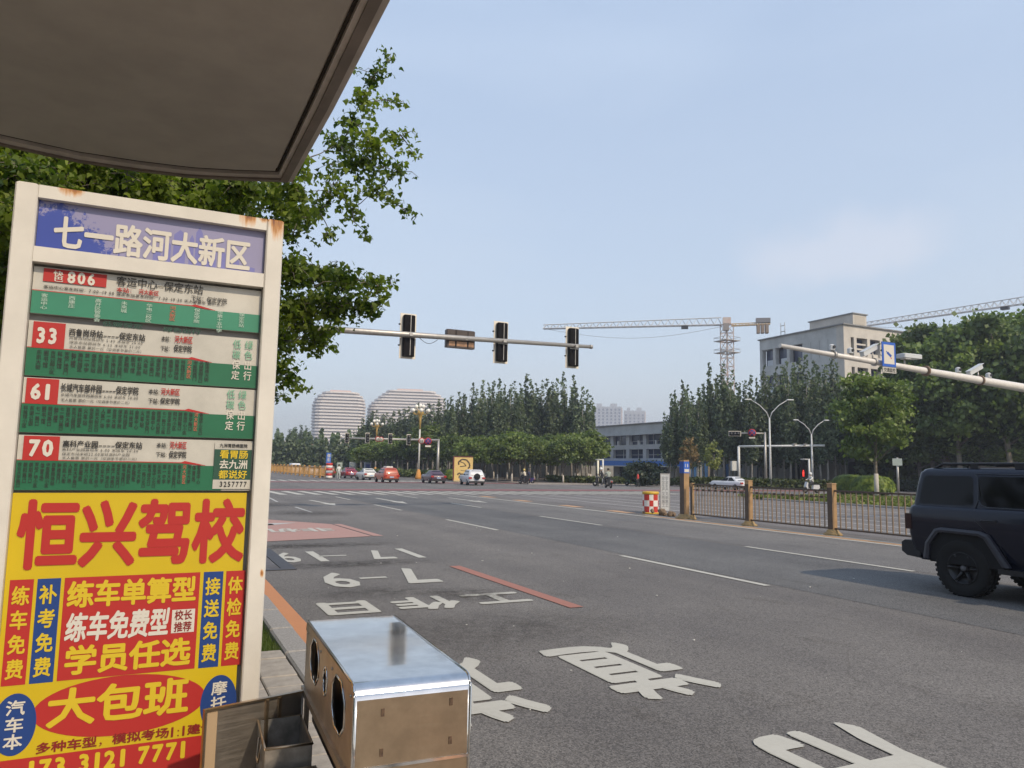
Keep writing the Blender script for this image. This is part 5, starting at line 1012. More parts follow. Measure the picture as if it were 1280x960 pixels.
for px, w_, h0, h1, c_, lb_ in ((424,6,592,578,(.36,.42,.36),'pale green street cabinet behind the man in white'),(440,6.5,592,577.5,(.44,.47,.45),'pale grey cabinet behind the crimson car'),(459,7.5,592,578,(.30,.32,.40),'grey cabinet with a blue picture behind the white saloon')):
    p = PD(px,h0,118); t = thing('street_cabinet', (p.x,p.y,0), lb_, 'cabinet'); k = w_*118/928; z = PD(px,h1,118).z
    MB().bb(-k/2,k/2,-.25,.25,.15,z).build('case', mat('cabinet_%d' % px, c_, rough=.5, var=.1), t); MB().bb(-k/2+.05,k/2-.05,-.2,.2,0,.15).build('plinth', M_CONCD, t)
    MB().bb(-k*.3,k*.3,-.262,-.252,z*.45,z*.85).build('picture', mat('picture_%d' % px, (.10,.12,.35) if px == 459 else tuple(x*.7 for x in c_), rough=.5), t)
# yellow picture board
p = PD(579,600,79); t = thing('picture_board', (p.x,p.y,.05), 'yellow upright board with a dark line picture behind the white off-road car', 'sign board', rz=R(-20))
k = 79/928; W_ = 23*k; Hh = PD(579,572,79).z
MB().bb(-W_/2,W_/2,-.09,.09,.15,Hh).build('panel', mat('board_yellow', (.66,.47,.17), rough=.5, var=.08, vscale=2), t)
MB().bb(-W_/2-.14,-W_/2-.002,-.13,.13,.0,Hh+.08).build('side_frame', mat('board_maroon', (.12,.03,.025), rough=.6), t); MB().bb(-W_/2,W_/2,-.13,.13,Hh+.002,Hh+.09).build('top_frame', MATS['board_maroon'], t); MB().bb(-W_/2-.05,W_/2+.1,-.35,.3,0,.148).build('plinth', mat('board_plinth', (.50,.38,.2), rough=.7), t)
mb = MB()
def stroke(pts, w): 
    for (a, b_), (c2, d_) in zip(pts, pts[1:]): 
        dv = Vector((c2-a, d_-b_)); nn = Vector((-dv.y, dv.x)).normalized()*w/2; mb.add([(a-nn.x,-.0925-rnd.uniform(0,.002),b_-nn.y),(c2-nn.x,-.0925,d_-nn.y),(c2+nn.x,-.0925,d_+nn.y),(a+nn.x,-.0925,b_+nn.y)], [(0,1,2,3)])
Z = lambda f: .15+(Hh-.15)*f
stroke([(-W_*.26,Z(.66)),(-W_*.28,Z(.78)),(-W_*.10,Z(.90)),(W_*.15,Z(.88)),(W_*.30,Z(.74)),(W_*.34,Z(.60)),(W_*.24,Z(.50))], .16); stroke([(-W_*.20,Z(.80)),(0,Z(.74)),(W_*.14,Z(.62)),(-W_*.2,Z(.58))], .10); stroke([(-W_*.15,Z(.42)),(W_*.05,Z(.40)),(W_*.2,Z(.46))], .05)
stroke([(-W_*.32,Z(.22)),(-W_*.25,Z(.30)),(-W_*.16,Z(.28)),(-W_*.13,Z(.20))], .16); stroke([(-W_*.24,Z(.08)),(-W_*.22,Z(.2))], .10); stroke([(W_*.08,Z(.2)),(W_*.25,Z(.3))], .06)
mb.build('line_picture', mat('picture_line', (.07,.05,.03), rough=.6), t)
# far median railing with its end marker
q0 = G(399,598); L0 = 120
fr_ = thing('far_railing', (17.5, q0.y, 0), 'long golden yellow median railing beyond the junction', 'railing')
k = 0
mf = mat('far_railing_gold', (.50,.27,.07), rough=.5, var=.1, vscale=2)
pm_ = MB(); pm_.bb(-.10,.10,-.10,.10,0,1.40); pmm_ = pm_.mesh('post'); pmm_.materials.append(mf)
for i in range(40): link('post', pmm_, fr_, (0, i*3.3, 0))
for z in (.2, 1.22): MB().bb(-.035,.035,0,129,z,z+.07).build('rail', mf, fr_)
mb = MB()
for i in range(520): mb.bb(-.014,.014,.25*i+.1,.25*i+.128,.27,1.22)
mb.build('bars', mf, fr_, kind='stuff')
t = thing('end_marker', (17.6, q0.y-1.3, 0), 'red and white striped marker drum at the head of the far railing', 'marker')
mb = MB()
for j in range(6): mb.use(M_BR if j % 2 else M_BW); mb.lathe((0,0,0), [(.36,.05+j*.28),(.36,.05+(j+1)*.28)], 14)
mb.build('drum', None, t); MB().lathe((0,0,0), [(.40,0),(.40,.05)], 14).build('foot', M_BLACK, t)
# ------------------------------------------------------------------ small traffic beyond the junction
def car(kind, paint_, x, y, rz, label, s=.85, spare=False, roofbox=False):
    nm = 'parked_car' if kind == 'parked' else 'car'; kd = 'sedan' if kind == 'parked' else kind
    t = thing(nm, (x,y,0), label, 'car', rz=rz)
    t.scale = (s,s,s)
    if kd == 'sedan':
        hl = [(.30,.84,2.2,-2.2,.25),(.50,.90,2.28,-2.28,.35),(.75,.90,2.25,-2.28,.35),(.90,.86,2.05,-2.22,.3),(.95,.80,1.9,-2.1,.25)]
        cb_ = [(.94,.80,.95,-1.75,.2),(1.15,.72,.45,-1.40,.2),(1.38,.62,.05,-.95,.2),(1.44,.52,-.10,-.80,.2)]; L_ = 2.25
    elif kd == 'suv':
        hl = [(.32,.84,2.05,-2.05,.25),(.55,.90,2.12,-2.12,.3),(.90,.90,2.08,-2.10,.3),(1.02,.86,1.9,-2.06,.25)]
        cb_ = [(1.01,.84,1.0,-2.02,.2),(1.25,.78,.65,-1.95,.2),(1.56,.66,.20,-1.70,.2),(1.63,.55,.0,-1.5,.2)]; L_ = 2.1
    else:
        hl = [(.32,.82,2.0,-2.0,.2),(.6,.86,2.1,-2.05,.25),(1.05,.86,2.0,-2.05,.2)]; cb_ = [(1.04,.84,1.75,-2.03,.2),(1.6,.80,1.3,-2.0,.2),(1.86,.72,1.0,-1.9,.25)]; L_ = 2.05
    # here +y is the nose
    MBX = lambda secs: loft(MB(), [(z,h,f,b_,r) for z,h,f,b_,r in secs])
    MBX(hl).build('body', paint_, t); cab_ = MBX(cb_).build('cabin', paint_, t)
    z0, z1 = cb_[0][0]+.04, cb_[-2][0]-.03
    def at(z, i):
        for a, b_ in zip(cb_, cb_[1:]):
            if a[0] <= z <= b_[0]: return a[i]+(b_[i]-a[i])*(z-a[0])/(b_[0]-a[0])
        return cb_[-1][i]
    e_ = .012
    for sg_ in (-1,1):
        for ya, yb in ((.56,.98),(.10,.52)):
            Y = lambda f, z: at(z,3)+.12+(at(z,2)-at(z,3)-.24)*f
            V = [(sg_*(at(z,1)+e_), Y(f,z), z) for f, z in ((ya,z0),(yb,z0),(yb*.98,z1),(ya,z1))]
            mb = MB(); mb.poly(V if sg_ > 0 else V[::-1]); mb.build('side_window', M_GLASS, t)
    for i, nm2 in ((3,'rear_window'),(2,'windscreen')):
        s_ = -1 if i == 3 else 1; V = [(-at(z0,1)+.16, at(z0,i)+s_*e_, z0),(at(z0,1)-.16, at(z0,i)+s_*e_, z0),(at(z1,1)-.16, at(z1,i)+s_*e_, z1),(-at(z1,1)+.16, at(z1,i)+s_*e_, z1)]
        mb = MB(); mb.poly(V); mb.build(nm2, M_GLASS, t)
    tl = mat('tail_lamp_red', (.35,.02,.015), rough=.2)
    for sg_ in (-1,1):
        MB().bb(sg_*.72-.16, sg_*.72+.16, -L_-.05, -L_+.10, .68, .86).build('tail_light', tl, t); MB().bb(sg_*.70-.15, sg_*.70+.15, L_-.12, L_+.03, .62, .76).build('headlight', mat('headlight_clear', (.6,.6,.58), rough=.15), t)
        for yy in (L_-.85, -L_+.80):
            w_ = MB(); w_.lathe((sg_*.78,yy,.33), [(.32,-.11),(.335,-.08),(.335,.08),(.32,.11)], 16, 'X').build('wheel', M_RUBBER, t) if False else None
            w_ = MB().lathe((sg_*.80,yy,.33), [(.30,-.11),(.335,-.08),(.335,.08),(.30,.11)], 16, 'X').build('wheel', M_RUBBER, t); MB().lathe((sg_*.80+sg_*.112,yy,.33), [(.19,-.004),(.17,.004)] if sg_ > 0 else [(.19,-.004),(.17,.004)], 12, 'X').build('rim', M_GALV, w_)
        MB().bb(sg_*.98-.08, sg_*.98+.08, at(z0,2)-.55, at(z0,2)-.42, z0+.02, z0+.15).build('wing_mirror', M_BLACK, t)
    MB().bb(-.24,.24,-L_-.05,-L_-.03,.55,.68).build('number_plate', ink('plate_pale', (.35,.45,.6)), t); MB().bb(-.82,.82,-L_-.04,-L_+.2,.26,.46).build('bumper', M_BLACK, t)
    if spare: MB().lathe((0,-L_-.02,.92), [(.30,-.18),(.33,-.14),(.33,0)], 18, 'Y').build('spare_wheel', M_RUBBER, t)
    if roofbox: MB().rbox((0,-.55,cb_[-1][0]+.09), (.8,1.2,.16), .04).build('roof_box', M_WST, t)
    return t
P_ = lambda n_, c, **k: mat(n_, c, rough=.35, coat=.4, **k)
def carat(kind, n_, c, px, py, label, rz=0, **k):
    p = G(px, py); return car(kind, P_(n_, c), p.x, p.y+1.9, rz, label, **k)
carat('suv','paint_white',(.62,.62,.63),600,607,'white off-road car with a spare wheel on its back, beside the yellow picture board', spare=True, rz=R(-8))
carat('sedan','paint_maroon',(.075,.035,.055),550,604.5,'dark maroon saloon right of the far mast pole', rz=R(-4))
carat('suv','paint_orange_red',(.42,.075,.03),490,603.5,'orange red hatchback with a pale roof box', roofbox=True)
carat('sedan','paint_cream',(.60,.58,.53),464,600.5,'white saloon between the orange and crimson cars')
carat('sedan','paint_crimson',(.25,.02,.035),440,598,'crimson saloon left of the white saloon'); carat('suv','paint_bronze',(.16,.065,.03),412,597,'brown car nearest to the far railing end')
carat('van','paint_white',(.62,.62,.63),371,592,'small white van behind the far golden railing', rz=R(180)); carat('sedan','paint_silver',(.45,.44,.43),392,593.5,'pale car behind the striped marker drum', rz=R(180))
p = PD(913,608.6,70); car('parked', P_('paint_white', (.62,.62,.63)), p.x, p.y, R(6), 'white hatchback seen side-on behind the first railing panel', s=.82)
p = PD(1232,612,70)

# ------------------------------------------------------------------ people: one continuous skinned body each
def person(name, loc, rz, joints, label, top, bottom, hair, s=1.0, head='hair'):
    """joints: dict name -> (x,y,z,radius); edges fixed."""
    E_ = [('pelvis','chest'),('chest','neck'),('neck','head'),('head','crown'),('chest','shL'),('shL','elL'),('elL','haL'),('chest','shR'),('shR','elR'),('elR','haR'),('pelvis','hiL'),('hiL','knL'),('knL','anL'),('anL','toL'),('pelvis','hiR'),('hiR','knR'),('knR','anR'),('anR','toR')]
    ks = list(joints); me = bpy.data.meshes.new(name); me.from_pydata([joints[k][:3] for k in ks], [(ks.index(a), ks.index(b_)) for a, b_ in E_], []); ob = bpy.data.objects.new(name, me); COL.objects.link(ob)
    md = ob.modifiers.new('s', 'SKIN'); me.skin_vertices or None
    bm = bmesh.new(); bm.from_mesh(me); ly = bm.verts.layers.skin.verify()
    for i, v in enumerate(bm.verts): r_ = joints[ks[i]][3]; v[ly].radius = (r_, r_); v[ly].use_root = (ks[i] == 'pelvis')
    bm.to_mesh(me); bm.free(); sb = ob.modifiers.new('u', 'SUBSURF'); sb.levels = 1; sb.render_levels = 1
    dg = bpy.context.evaluated_depsgraph_get(); dg.update(); m2 = bpy.data.meshes.new_from_object(ob.evaluated_get(dg)); bpy.data.objects.remove(ob); m2.name = name
    m2.materials.clear()
    for m_ in (top, bottom, M_SKIN, M_BLACK): m2.materials.append(m_)
    zn = joints['neck'][2]; zp = joints['pelvis'][2]
    for p_ in m2.polygons:
        c_ = p_.center; p_.use_smooth = True
        dh = min((c_-Vector(joints[k][:3])).length for k in ('haL','haR')); da_ = min((c_-Vector(joints[k][:3])).length for k in ('toL','toR'))
        lg = min(_segd(c_, joints['hiL'], joints['knL']), _segd(c_, joints['knL'], joints['anL']), _segd(c_, joints['hiR'], joints['knR']), _segd(c_, joints['knR'], joints['anR']), (c_-Vector(joints['pelvis'][:3])).length)
        tp = min(_segd(c_, joints['pelvis'], joints['chest'])+.03, _segd(c_, joints['shL'], joints['elL']), _segd(c_, joints['shR'], joints['elR']), _segd(c_, joints['elL'], joints['haL']), _segd(c_, joints['elR'], joints['haR']))
        p_.material_index = 2 if (c_.z > zn+.02 or dh < .10) else (3 if da_ < .13 else (1 if lg < tp else 0))
    t = thing(name, loc, label, 'person', rz=rz); t.scale = (s,s,s); link('body', m2, t)
    h = Vector(joints['head'][:3]); cr = Vector(joints['crown'][:3]); c_ = (h+cr)/2
    if head == 'helmet': MB().ball(c_+Vector((0,-.01,.06)), .15, 8, .95).build('helmet', hair, t)
    else:
        MB().ball(c_+Vector((0,-.025,.035)), .118, 8, 1.0).build('hair', hair, t)
    f_ = MB(); f_.ball((c_.x-.035,c_.y+.095,c_.z), .014, 5); f_.ball((c_.x+.035,c_.y+.095,c_.z), .014, 5); f_.build('eyes', M_BLACK, t)
    return t
def _segd(p, a, b_):
    a = Vector(a[:3]); b_ = Vector(b_[:3]); d = b_-a; k = max(0, min(1, (p-a).dot(d)/max(d.length_squared, 1e-6))); return (p-a-d*k).length
def J(pose):
    if pose == 'ride': return dict(pelvis=(0,-.10,.86,.15), chest=(0,-.02,1.24,.16), neck=(0,.03,1.44,.06), head=(0,.06,1.52,.085), crown=(0,.07,1.68,.08), shL=(-.19,-.01,1.34,.065), elL=(-.25,.20,1.16,.047), haL=(-.22,.42,1.10,.038), shR=(.19,-.01,1.34,.065), elR=(.25,.20,1.16,.047), haR=(.22,.42,1.10,.038), hiL=(-.11,-.05,.84,.10), knL=(-.17,.36,.80,.068), anL=(-.15,.34,.38,.05), toL=(-.15,.48,.33,.04), hiR=(.11,-.05,.84,.10), knR=(.17,.36,.80,.068), anR=(.15,.34,.38,.05), toR=(.15,.48,.33,.04))
    return dict(pelvis=(0,0,.95,.14), chest=(0,.01,1.30,.155), neck=(0,0,1.48,.055), head=(0,.02,1.56,.085), crown=(0,.02,1.70,.08), shL=(-.19,0,1.40,.06), elL=(-.25,-.03,1.13,.045), haL=(-.24,.10,.90,.035), shR=(.19,0,1.40,.06), elR=(.25,.03,1.13,.045), haR=(.23,-.06,.90,.035), hiL=(-.10,.0,.90,.095), knL=(-.11,.12,.50,.065), anL=(-.11,.10,.09,.045), toL=(-.12,.25,.04,.04), hiR=(.10,0,.90,.095), knR=(.11,-.06,.50,.065), anR=(.11,-.22,.11,.045), toR=(.12,-.10,.04,.04))
def scooter(loc, rz, m_, label, s=1.0, windshield=False):
    t = thing('scooter', loc, label, 'scooter', rz=rz); t.scale = (s,s,s)
    for yy in (.62,-.58):
        w_ = MB().lathe((0,yy,.24), [(.17,-.05),(.235,-.04),(.235,.04),(.17,.05)], 16, 'X').build('wheel', M_RUBBER, t); MB().lathe((0,yy,.24), [(.12,-.055),(.12,.055)], 10, 'X').build('rim', M_GALV, w_)
    mb = MB(); mb.prism([(-.78,.50),(-.72,.72),(-.15,.70),(-.10,.34),(.22,.30),(.22,.24),(-.45,.24),(-.72,.40)], -.14, .14, 'X'); mb.build('body', m_, t)
    mb = MB(); mb.prism([(.22,.26),(.42,.95),(.50,.97),(.62,.55),(.50,.42),(.32,.24)], -.15, .15, 'X'); mb.build('front_shield', m_, t)
    MB().rbox((0,-.42,.755), (.26,.66,.09), .03).build('seat', M_BLACK, t); MB().tube([(-.32,.38,1.04),(0,.44,1.0),(.32,.38,1.04)], .018, 6).build('handlebar', M_BLACK, t)
    for sx_ in (-.24,.24): MB().tube([(sx_,.42,1.03),(sx_*1.15,.44,1.20)], .008, 5).build('mirror_stalk', M_BLACK, t)
    MB().tube([(0,.62,.24),(0,.44,.98)], .03, 6).build('fork', M_GALV, t); MB().bb(-.07,.07,-.82,-.77,.52,.60).build('tail_light', mat('tail_lamp_red', (.35,.02,.015)), t)
    return t
C_ = lambda n_, c: mat(n_, c, rough=.85, var=.15, vscale=8)
def rider(px, base, rz, top, bot, sc_m, hat, plab, slab, s=1.0, head='helmet', dist=None):
    p = PD(px, base, dist) if dist else G(px, base); p.z = 0; scooter(p, rz, sc_m, slab, s); return person('person', p, rz, J('ride'), plab, top, bot, hat, s, head)
rider(760.5,610,R(-12),C_('cloth_sage',(.30,.33,.28)),C_('cloth_dark',(.03,.03,.035)),P_('scooter_black',(.02,.02,.022)),M_HAIR,'rider in a sage grey jacket seen from behind on a black scooter','black scooter carrying the rider in the sage jacket',1.0,'hair')
rider(752,608,R(60),C_('cloth_dark',(.03,.03,.035)),C_('cloth_dark2',(.035,.035,.04)),P_('scooter_black',(.02,.02,.022)),mat('helmet_white',(.7,.7,.68),rough=.3),'rider in black with a white helmet by the cream post','dark scooter by the cream post with a helmeted rider',1.0)
rider(655.5,605,R(25),C_('cloth_ivory',(.58,.52,.42)),C_('cloth_dark',(.03,.03,.035)),P_('scooter_dark',(.035,.03,.03)),mat('helmet_yellow',(.6,.45,.12),rough=.4),'rider in ivory clothes with a yellowish helmet crossing before the street trees','scooter of the ivory clad rider before the street trees',.85)
rider(661,604.5,R(25),C_('cloth_navy',(.02,.025,.06)),C_('cloth_dark',(.03,.03,.035)),P_('scooter_violet',(.05,.05,.16)),M_BLACK,'rider in navy just behind the ivory clad rider','bluish scooter following the ivory clad rider',.85)
rider(790,607,R(70),C_('cloth_mint',(.42,.52,.44)),C_('cloth_mint2',(.25,.38,.28)),P_('scooter_green',(.10,.25,.14)),mat('helmet_white',(.7,.7,.68)),'rider in pale green left of the person in red','green scooter left of the person in red',.85)
p = G(797.5,609); p.z = 0; person('person', p, R(40), J('stand'), 'person in a bright red top walking near the crash barrel', C_('cloth_red',(.55,.06,.05)), C_('cloth_dark',(.03,.03,.035)), M_HAIR, .80)
p = G(423,600); p.z = 0; person('person', p, R(180), J('stand'), 'person in white standing on the road among the far cars', C_('cloth_white',(.62,.62,.58)), C_('cloth_pale',(.45,.47,.44)), M_HAIR, .92)
rider(1014,608,R(80),C_('cloth_white',(.62,.62,.58)),C_('cloth_dark',(.03,.03,.035)),P_('scooter_white',(.55,.55,.55)),mat('helmet_white',(.7,.7,.68)),'rider in white behind the railing under the red signal','white scooter behind the railing under the red signal',.95, dist=66)

# ------------------------------------------------------------------ buildings
M_VOID = mat('unlit_interior', (.012,.014,.022), rough=.9); M_WGL = mat('window_glass_blue', (.02,.03,.075), rough=.12, spec=.8); M_CG = mat('concrete_shade_grey', (.47,.47,.45), rough=.85, var=.18, vscale=.4); M_CW = mat('concrete_sunlit', (.54,.50,.44), rough=.85, var=.2, vscale=.3)  # M_CG has shade and M_CW has sunlight mixed into the concrete colour
A = thing('concrete_building', (72,0,0), 'low grey two-storey concrete building with dark openings and a blue awning', 'building')
Y0_, Y1_ = 62.0, 116.2
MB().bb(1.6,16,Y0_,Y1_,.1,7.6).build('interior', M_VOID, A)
for nm, z0, z1, pr_ in (('roof_parapet',7.30,9.0,-.05),('floor_band',4.86,5.62,0),('floor_band',2.96,3.36,-.25)): MB().bb(pr_,16.1,Y0_-.05,Y1_+.05,z0,z1).build(nm, M_CG, A)
MB().bb(-.30,16.3,Y0_-.25,Y1_+.25,9.0,9.14).build('roof_edge', M_CONCD, A)
MB().bb(-.55,-.05,Y0_-.25,Y1_+.25,7.20,7.38).build('cornice', M_CG, A)
cols_ = [114.6-4.82*i for i in range(11)]
for y in cols_:
    for z0, z1 in ((3.362,4.858),(5.622,7.298)): MB().bb(.003,.9,y-.45,y+.45,z0,z1).build('column', M_CG, A)
for i, (ya, yb) in enumerate(zip(cols_, cols_[1:])):
    for j, (z0, z1) in enumerate(((3.362,4.858),(5.622,7.298))):
        f_ = MB().bb(.55,.62,yb+.46,ya-.46,z0+.01,z1-.01).build('window', M_WGL, A)
        mb = MB(); yy = (ya+yb)/2+rnd.uniform(-.8,.8); mb.bb(.50,.549,yy-.05,yy+.05,z0+.01,z1-.01)
        if rnd.random() < .5: mb.bb(.50,.549,yb+.46,ya-.46,z0+.55,z0+.62)
        mb.build('mullion', M_CG, f_)
        if j: 
            for q in range(rnd.randint(1,3)):
                y_ = rnd.uniform(yb+.7, ya-.7); s_ = rnd.uniform(.2,.45); MB().bb(.2,.5,y_-s_/2,y_+s_/2,z0+.002,z0+.25+s_).build('stored_goods', mat('goods_%d' % rnd.randint(0,3), rnd.choice([(.5,.5,.48),(.45,.12,.10),(.55,.53,.5)]), rough=.8), A)
MB().bb(.3,1.59,Y0_,Y1_,.1,2.95).build('shop_wall', mat('shop_wall_beige', (.40,.37,.32), rough=.85, var=.25, vscale=.5), A)
for i in range(9): MB().bb(.24,.30,112-i*5.4-1.1,112-i*5.4+1.1,.1,2.3).build('shop_door', M_VOID, A)
aw = MB(); aw.bb(-1.3,-.31,84,113,2.15,2.93); aw.build('awning', mat('awning_blue', (.05,.20,.62), rough=.7, var=.1), A)
mb = MB(); mb.bb(-1.34,-1.305,84,113,2.0,2.14); mb.build('awning_edge', mat('awning_white', (.6,.6,.58)), A)
MB().bb(.0,.29,97,105,.1,.9).build('plinth', M_CONC, A)

Bx, By, Bh = 83.6, 70.5, 21.75
B = thing('concrete_building', (Bx,By,0), 'tall unfinished concrete building with a stair tower and open window bays', 'building')
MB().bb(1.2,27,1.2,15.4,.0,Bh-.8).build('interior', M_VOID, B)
FL = [1.2,5.3,9.4,13.5,17.6]; OH = 2.55
def slabs(z0, z1, nm='floor_band'): 
    MB().bb(0,27.2,0,1.19,z0,z1).build(nm, M_CW, B); MB().bb(.0,1.19,1.195,15.6,z0,z1).build(nm, M_CG, B)
prev = 0.0
for z in FL: slabs(prev, z); prev = z+OH
slabs(prev, Bh, 'roof_parapet')
MB().bb(-.25,27.4,-.25,15.8,Bh,Bh+.16).build('roof_edge', M_CONCD, B)
MB().bb(.02,27,.02,15.5,Bh-.1,Bh-.02).build('roof_deck', M_CONCD, B)
for z in FL:
    zz0, zz1 = z+.002, z+OH-.002
    MB().bb(.0,1.35,-.006+.01,1.185,zz0,zz1).build('corner_pier', M_CW, B)
    MB().bb(.003,1.185,1.20,7.2,zz0,zz1).build('wall_panel', M_CG, B)
    for k in (2.6,4.1,5.6): MB().bb(-.02,.0029,k,k+.06,zz0,zz1).build('joint_strip', M_CONCD, B)
    for y in (9.65,12.4,15.08): MB().bb(.003,.8,y,y+.5,zz0,zz1).build('column', M_CG, B)
    for y in (7.3,10.17,12.92):
        f_ = MB().bb(.85,.92,y+.01,y+2.13,zz0,zz1).build('window', M_WGL, B); 
        if y > 10: MB().bb(.5,.84,y+.3,y+1.6,zz0,zz0+.9).build('parapet_wall', mat('parapet_pale',(.5,.52,.54)), f_)
    for x in (1.95,4.6,7.15,9.7,12.2,14.8,17.4,20,22.6,25.2): MB().bb(x,x+.55,.003,.8,zz0,zz1).build('column', M_CW, B)
    for x in (2.5,5.15,7.7,10.25,12.75,15.35,17.95,20.55,23.15):
        f_ = MB().bb(x+.01,x+1.99,.85,.92,zz0,zz1).build('window', M_WGL, B); MB().bb(x+.01,x+1.99,.30,.55,zz0,zz0+.55).build('sill_wall', M_CW, f_)
    for k in (.9,1.6): MB().bb(2.51,4.49,.2,.42,z+k,z+k+.22).build('stair_band', M_CW, B)
MB().bb(1.9,4.6,.004,7.5,Bh+.17,23.45).build('stair_tower', M_CW, B); MB().bb(1.75,4.75,-.15,7.7,23.45,23.6).build('tower_roof', M_CONCD, B)
MB().bb(2.25,4.25,-.02,.0035,Bh+.3,23.2).build('tower_panel', mat('tower_panel_pale', (.44,.40,.34), rough=.8), B)
mb = MB(); mb.tube([(.6,11,Bh+.1),(.6,11,Bh+2.2)], .05, 5); mb.tube([(.6,11.8,Bh+.1),(.6,11.8,Bh+2.2)], .05, 5); mb.bb(.55,.65,11,11.8,Bh+.8,Bh+.9); mb.bb(.55,.65,11,11.8,Bh+1.7,Bh+1.8); mb.build('roof_rack', M_GALV, B)

def terraced_tower(name, px, dist, prof, dep, label, sign=False):
    p = PD(px, 590, dist); t = thing(name, (p.x,p.y,0), label, 'building', rz=math.atan2(-p.x,p.y)*.9)
    sl = MB(); gl = MB(); z = 0; hmax = prof[-1][0]
    def w_at(z):
        for (a, l1, r1), (b_, l2, r2) in zip(prof, prof[1:]):
            if a <= z <= b_: k = (z-a)/(b_-a); return l1+(l2-l1)*k, r1+(r2-r1)*k
        return prof[-1][1:]
    while z < hmax-1:
        l_, r_ = w_at(z)
        for mb, ins, z0, z1 in ((gl,1.0,z,z+1.25),(sl,0,z+1.25,z+2.4)):
            a, b_, d = l_-ins, r_-ins, dep-ins; n_ = 6; pts = []
            for s_ in range(n_+1): an = math.pi/2+math.pi*s_/n_; pts.append((-a+6+6*math.cos(an), d*math.sin(an)))
            for s_ in range(n_+1): an = -math.pi/2+math.pi*s_/n_; pts.append((b_-6+6*math.cos(an), d*math.sin(an)))
            mb.prism(pts, z0, z1, 'Z')
        z += 2.45
    gl.build('glass_floors', mat('hazed_glass', (.30,.285,.28), rough=.5), t, kind='stuff'); sl.build('balcony_bands', mat('far_white_panel', (.72,.66,.60), rough=.7), t, kind='stuff')  # distant haze is painted into the glass as a lighter grey
    l_, r_ = w_at(hmax-1); MB().bb(-l_*.6, r_*.6, -dep*.5, dep*.5, z, z+1.6).build('roof_house', mat('roof_house_pink', (.60,.44,.38), rough=.8), t)
    return t
k6 = 600/928
def hz(px, y): return (574+.018*(px-192)-y)*k6+CAM_H
terraced_tower('terraced_tower', 420, 600, [(0,19.5,20.5),(30,20.8,21),(hz(420,512),20.6,21),(hz(420,505),19,20),(hz(420,499),15.5,17.5),(hz(420,495),10,13)], 14, 'domed white tower block with dark floor bands, left of the pair')
terraced_tower('terraced_tower', 507, 620, [(0,33,32),(hz(507,512),33,32),(hz(507,505),29,31.5),(hz(507,498),24,30),(hz(507,492),19,24),(hz(507,488),13,17)], 14, 'wider domed tower block with a pinkish crown, right of the pair')
def slab_tower(px0, px1, ytop, dist, label):
    a, b_ = PD(px0,ytop,dist), PD(px1,ytop,dist); c_ = (a+b_)/2; w_ = (b_-a).to_2d().length; t = thing('apartment_tower', (c_.x,c_.y,0), label, 'building', rz=R(-35)); H_ = a.z
    MB().bb(-w_/2,w_/2,-9,9,0,H_).build('walls', mat('far_wall_pale', (.42,.44,.47), rough=.8), t); MB().bb(-w_/2+3,-w_/2+w_*.3,-7,5,H_,H_+3).build('roof_house', MATS['far_wall_pale'], t); MB().bb(w_*.1,w_*.34,-7,5,H_,H_+3).build('roof_house', MATS['far_wall_pale'], t)
    MB().bb(w_/2+.01,w_/2+.6,-8,8,0,H_-1).build('end_wall', mat('far_wall_pink', (.55,.43,.38), rough=.8), t)
    n_ = int(w_/3.4); wm = mat('far_window', (.16,.19,.26), rough=.3)
    for i in range(n_):
        mb = MB(); x = -w_/2+(i+.5)*w_/n_
        for z in range(3, int(H_)-2, 3): mb.bb(x-.8,x+.8,-9.12,-9.0,z,z+1.7)
        mb.build('window_strip', wm, t, kind='stuff')
slab_tower(742,777,509,700,'left and wider of two distant apartment towers above the low building'); slab_tower(780,806,514,730,'right and narrower of two distant apartment towers'); slab_tower(733,743,517,760,'sliver of a distant tower at the edge of the poplar row')
# ------------------------------------------------------------------ tower cranes
def truss(mb, p, q, w, h, n_, r=.07, h2=None):
    p, q = Vector(p), Vector(q); d = (q-p); L_ = d.length; u = d.normalized(); sd = u.cross(Vector((0,0,1))).normalized(); up = sd.cross(u); h2 = h2 or h
    pt = lambda k, s_, v: p+u*L_*k+sd*s_+up*v
    ch = [(-w/2,0),(w/2,0),(0,1)]
    for s_, v in ch: mb.tube([pt(0,s_,v*h), pt(1,s_,v*h2)], r, 4, smooth=False)
    for i in range(n_):
        k0, k1, km = i/n_, (i+1)/n_, (i+.5)/n_; hm = h+(h2-h)*km
        for s_ in (-w/2,w/2): mb.tube([pt(k0,s_,0), pt(km,0,hm)], r*.6, 3, cap=False, smooth=False); mb.tube([pt(km,0,hm), pt(k1,s_,0)], r*.6, 3, cap=False, smooth=False)
        mb.tube([pt(k0,-w/2,0), pt(k1,w/2,0)], r*.5, 3, cap=False, smooth=False)
    return mb
M_CRW = mat('crane_white', (.50,.50,.50), rough=.5); M_CRO = mat('crane_orange', (.50,.34,.27), rough=.6, var=.4, vscale=.8, col2=(.5,.46,.43)); M_CRY = mat('crane_yellow', (.50,.33,.12), rough=.5)
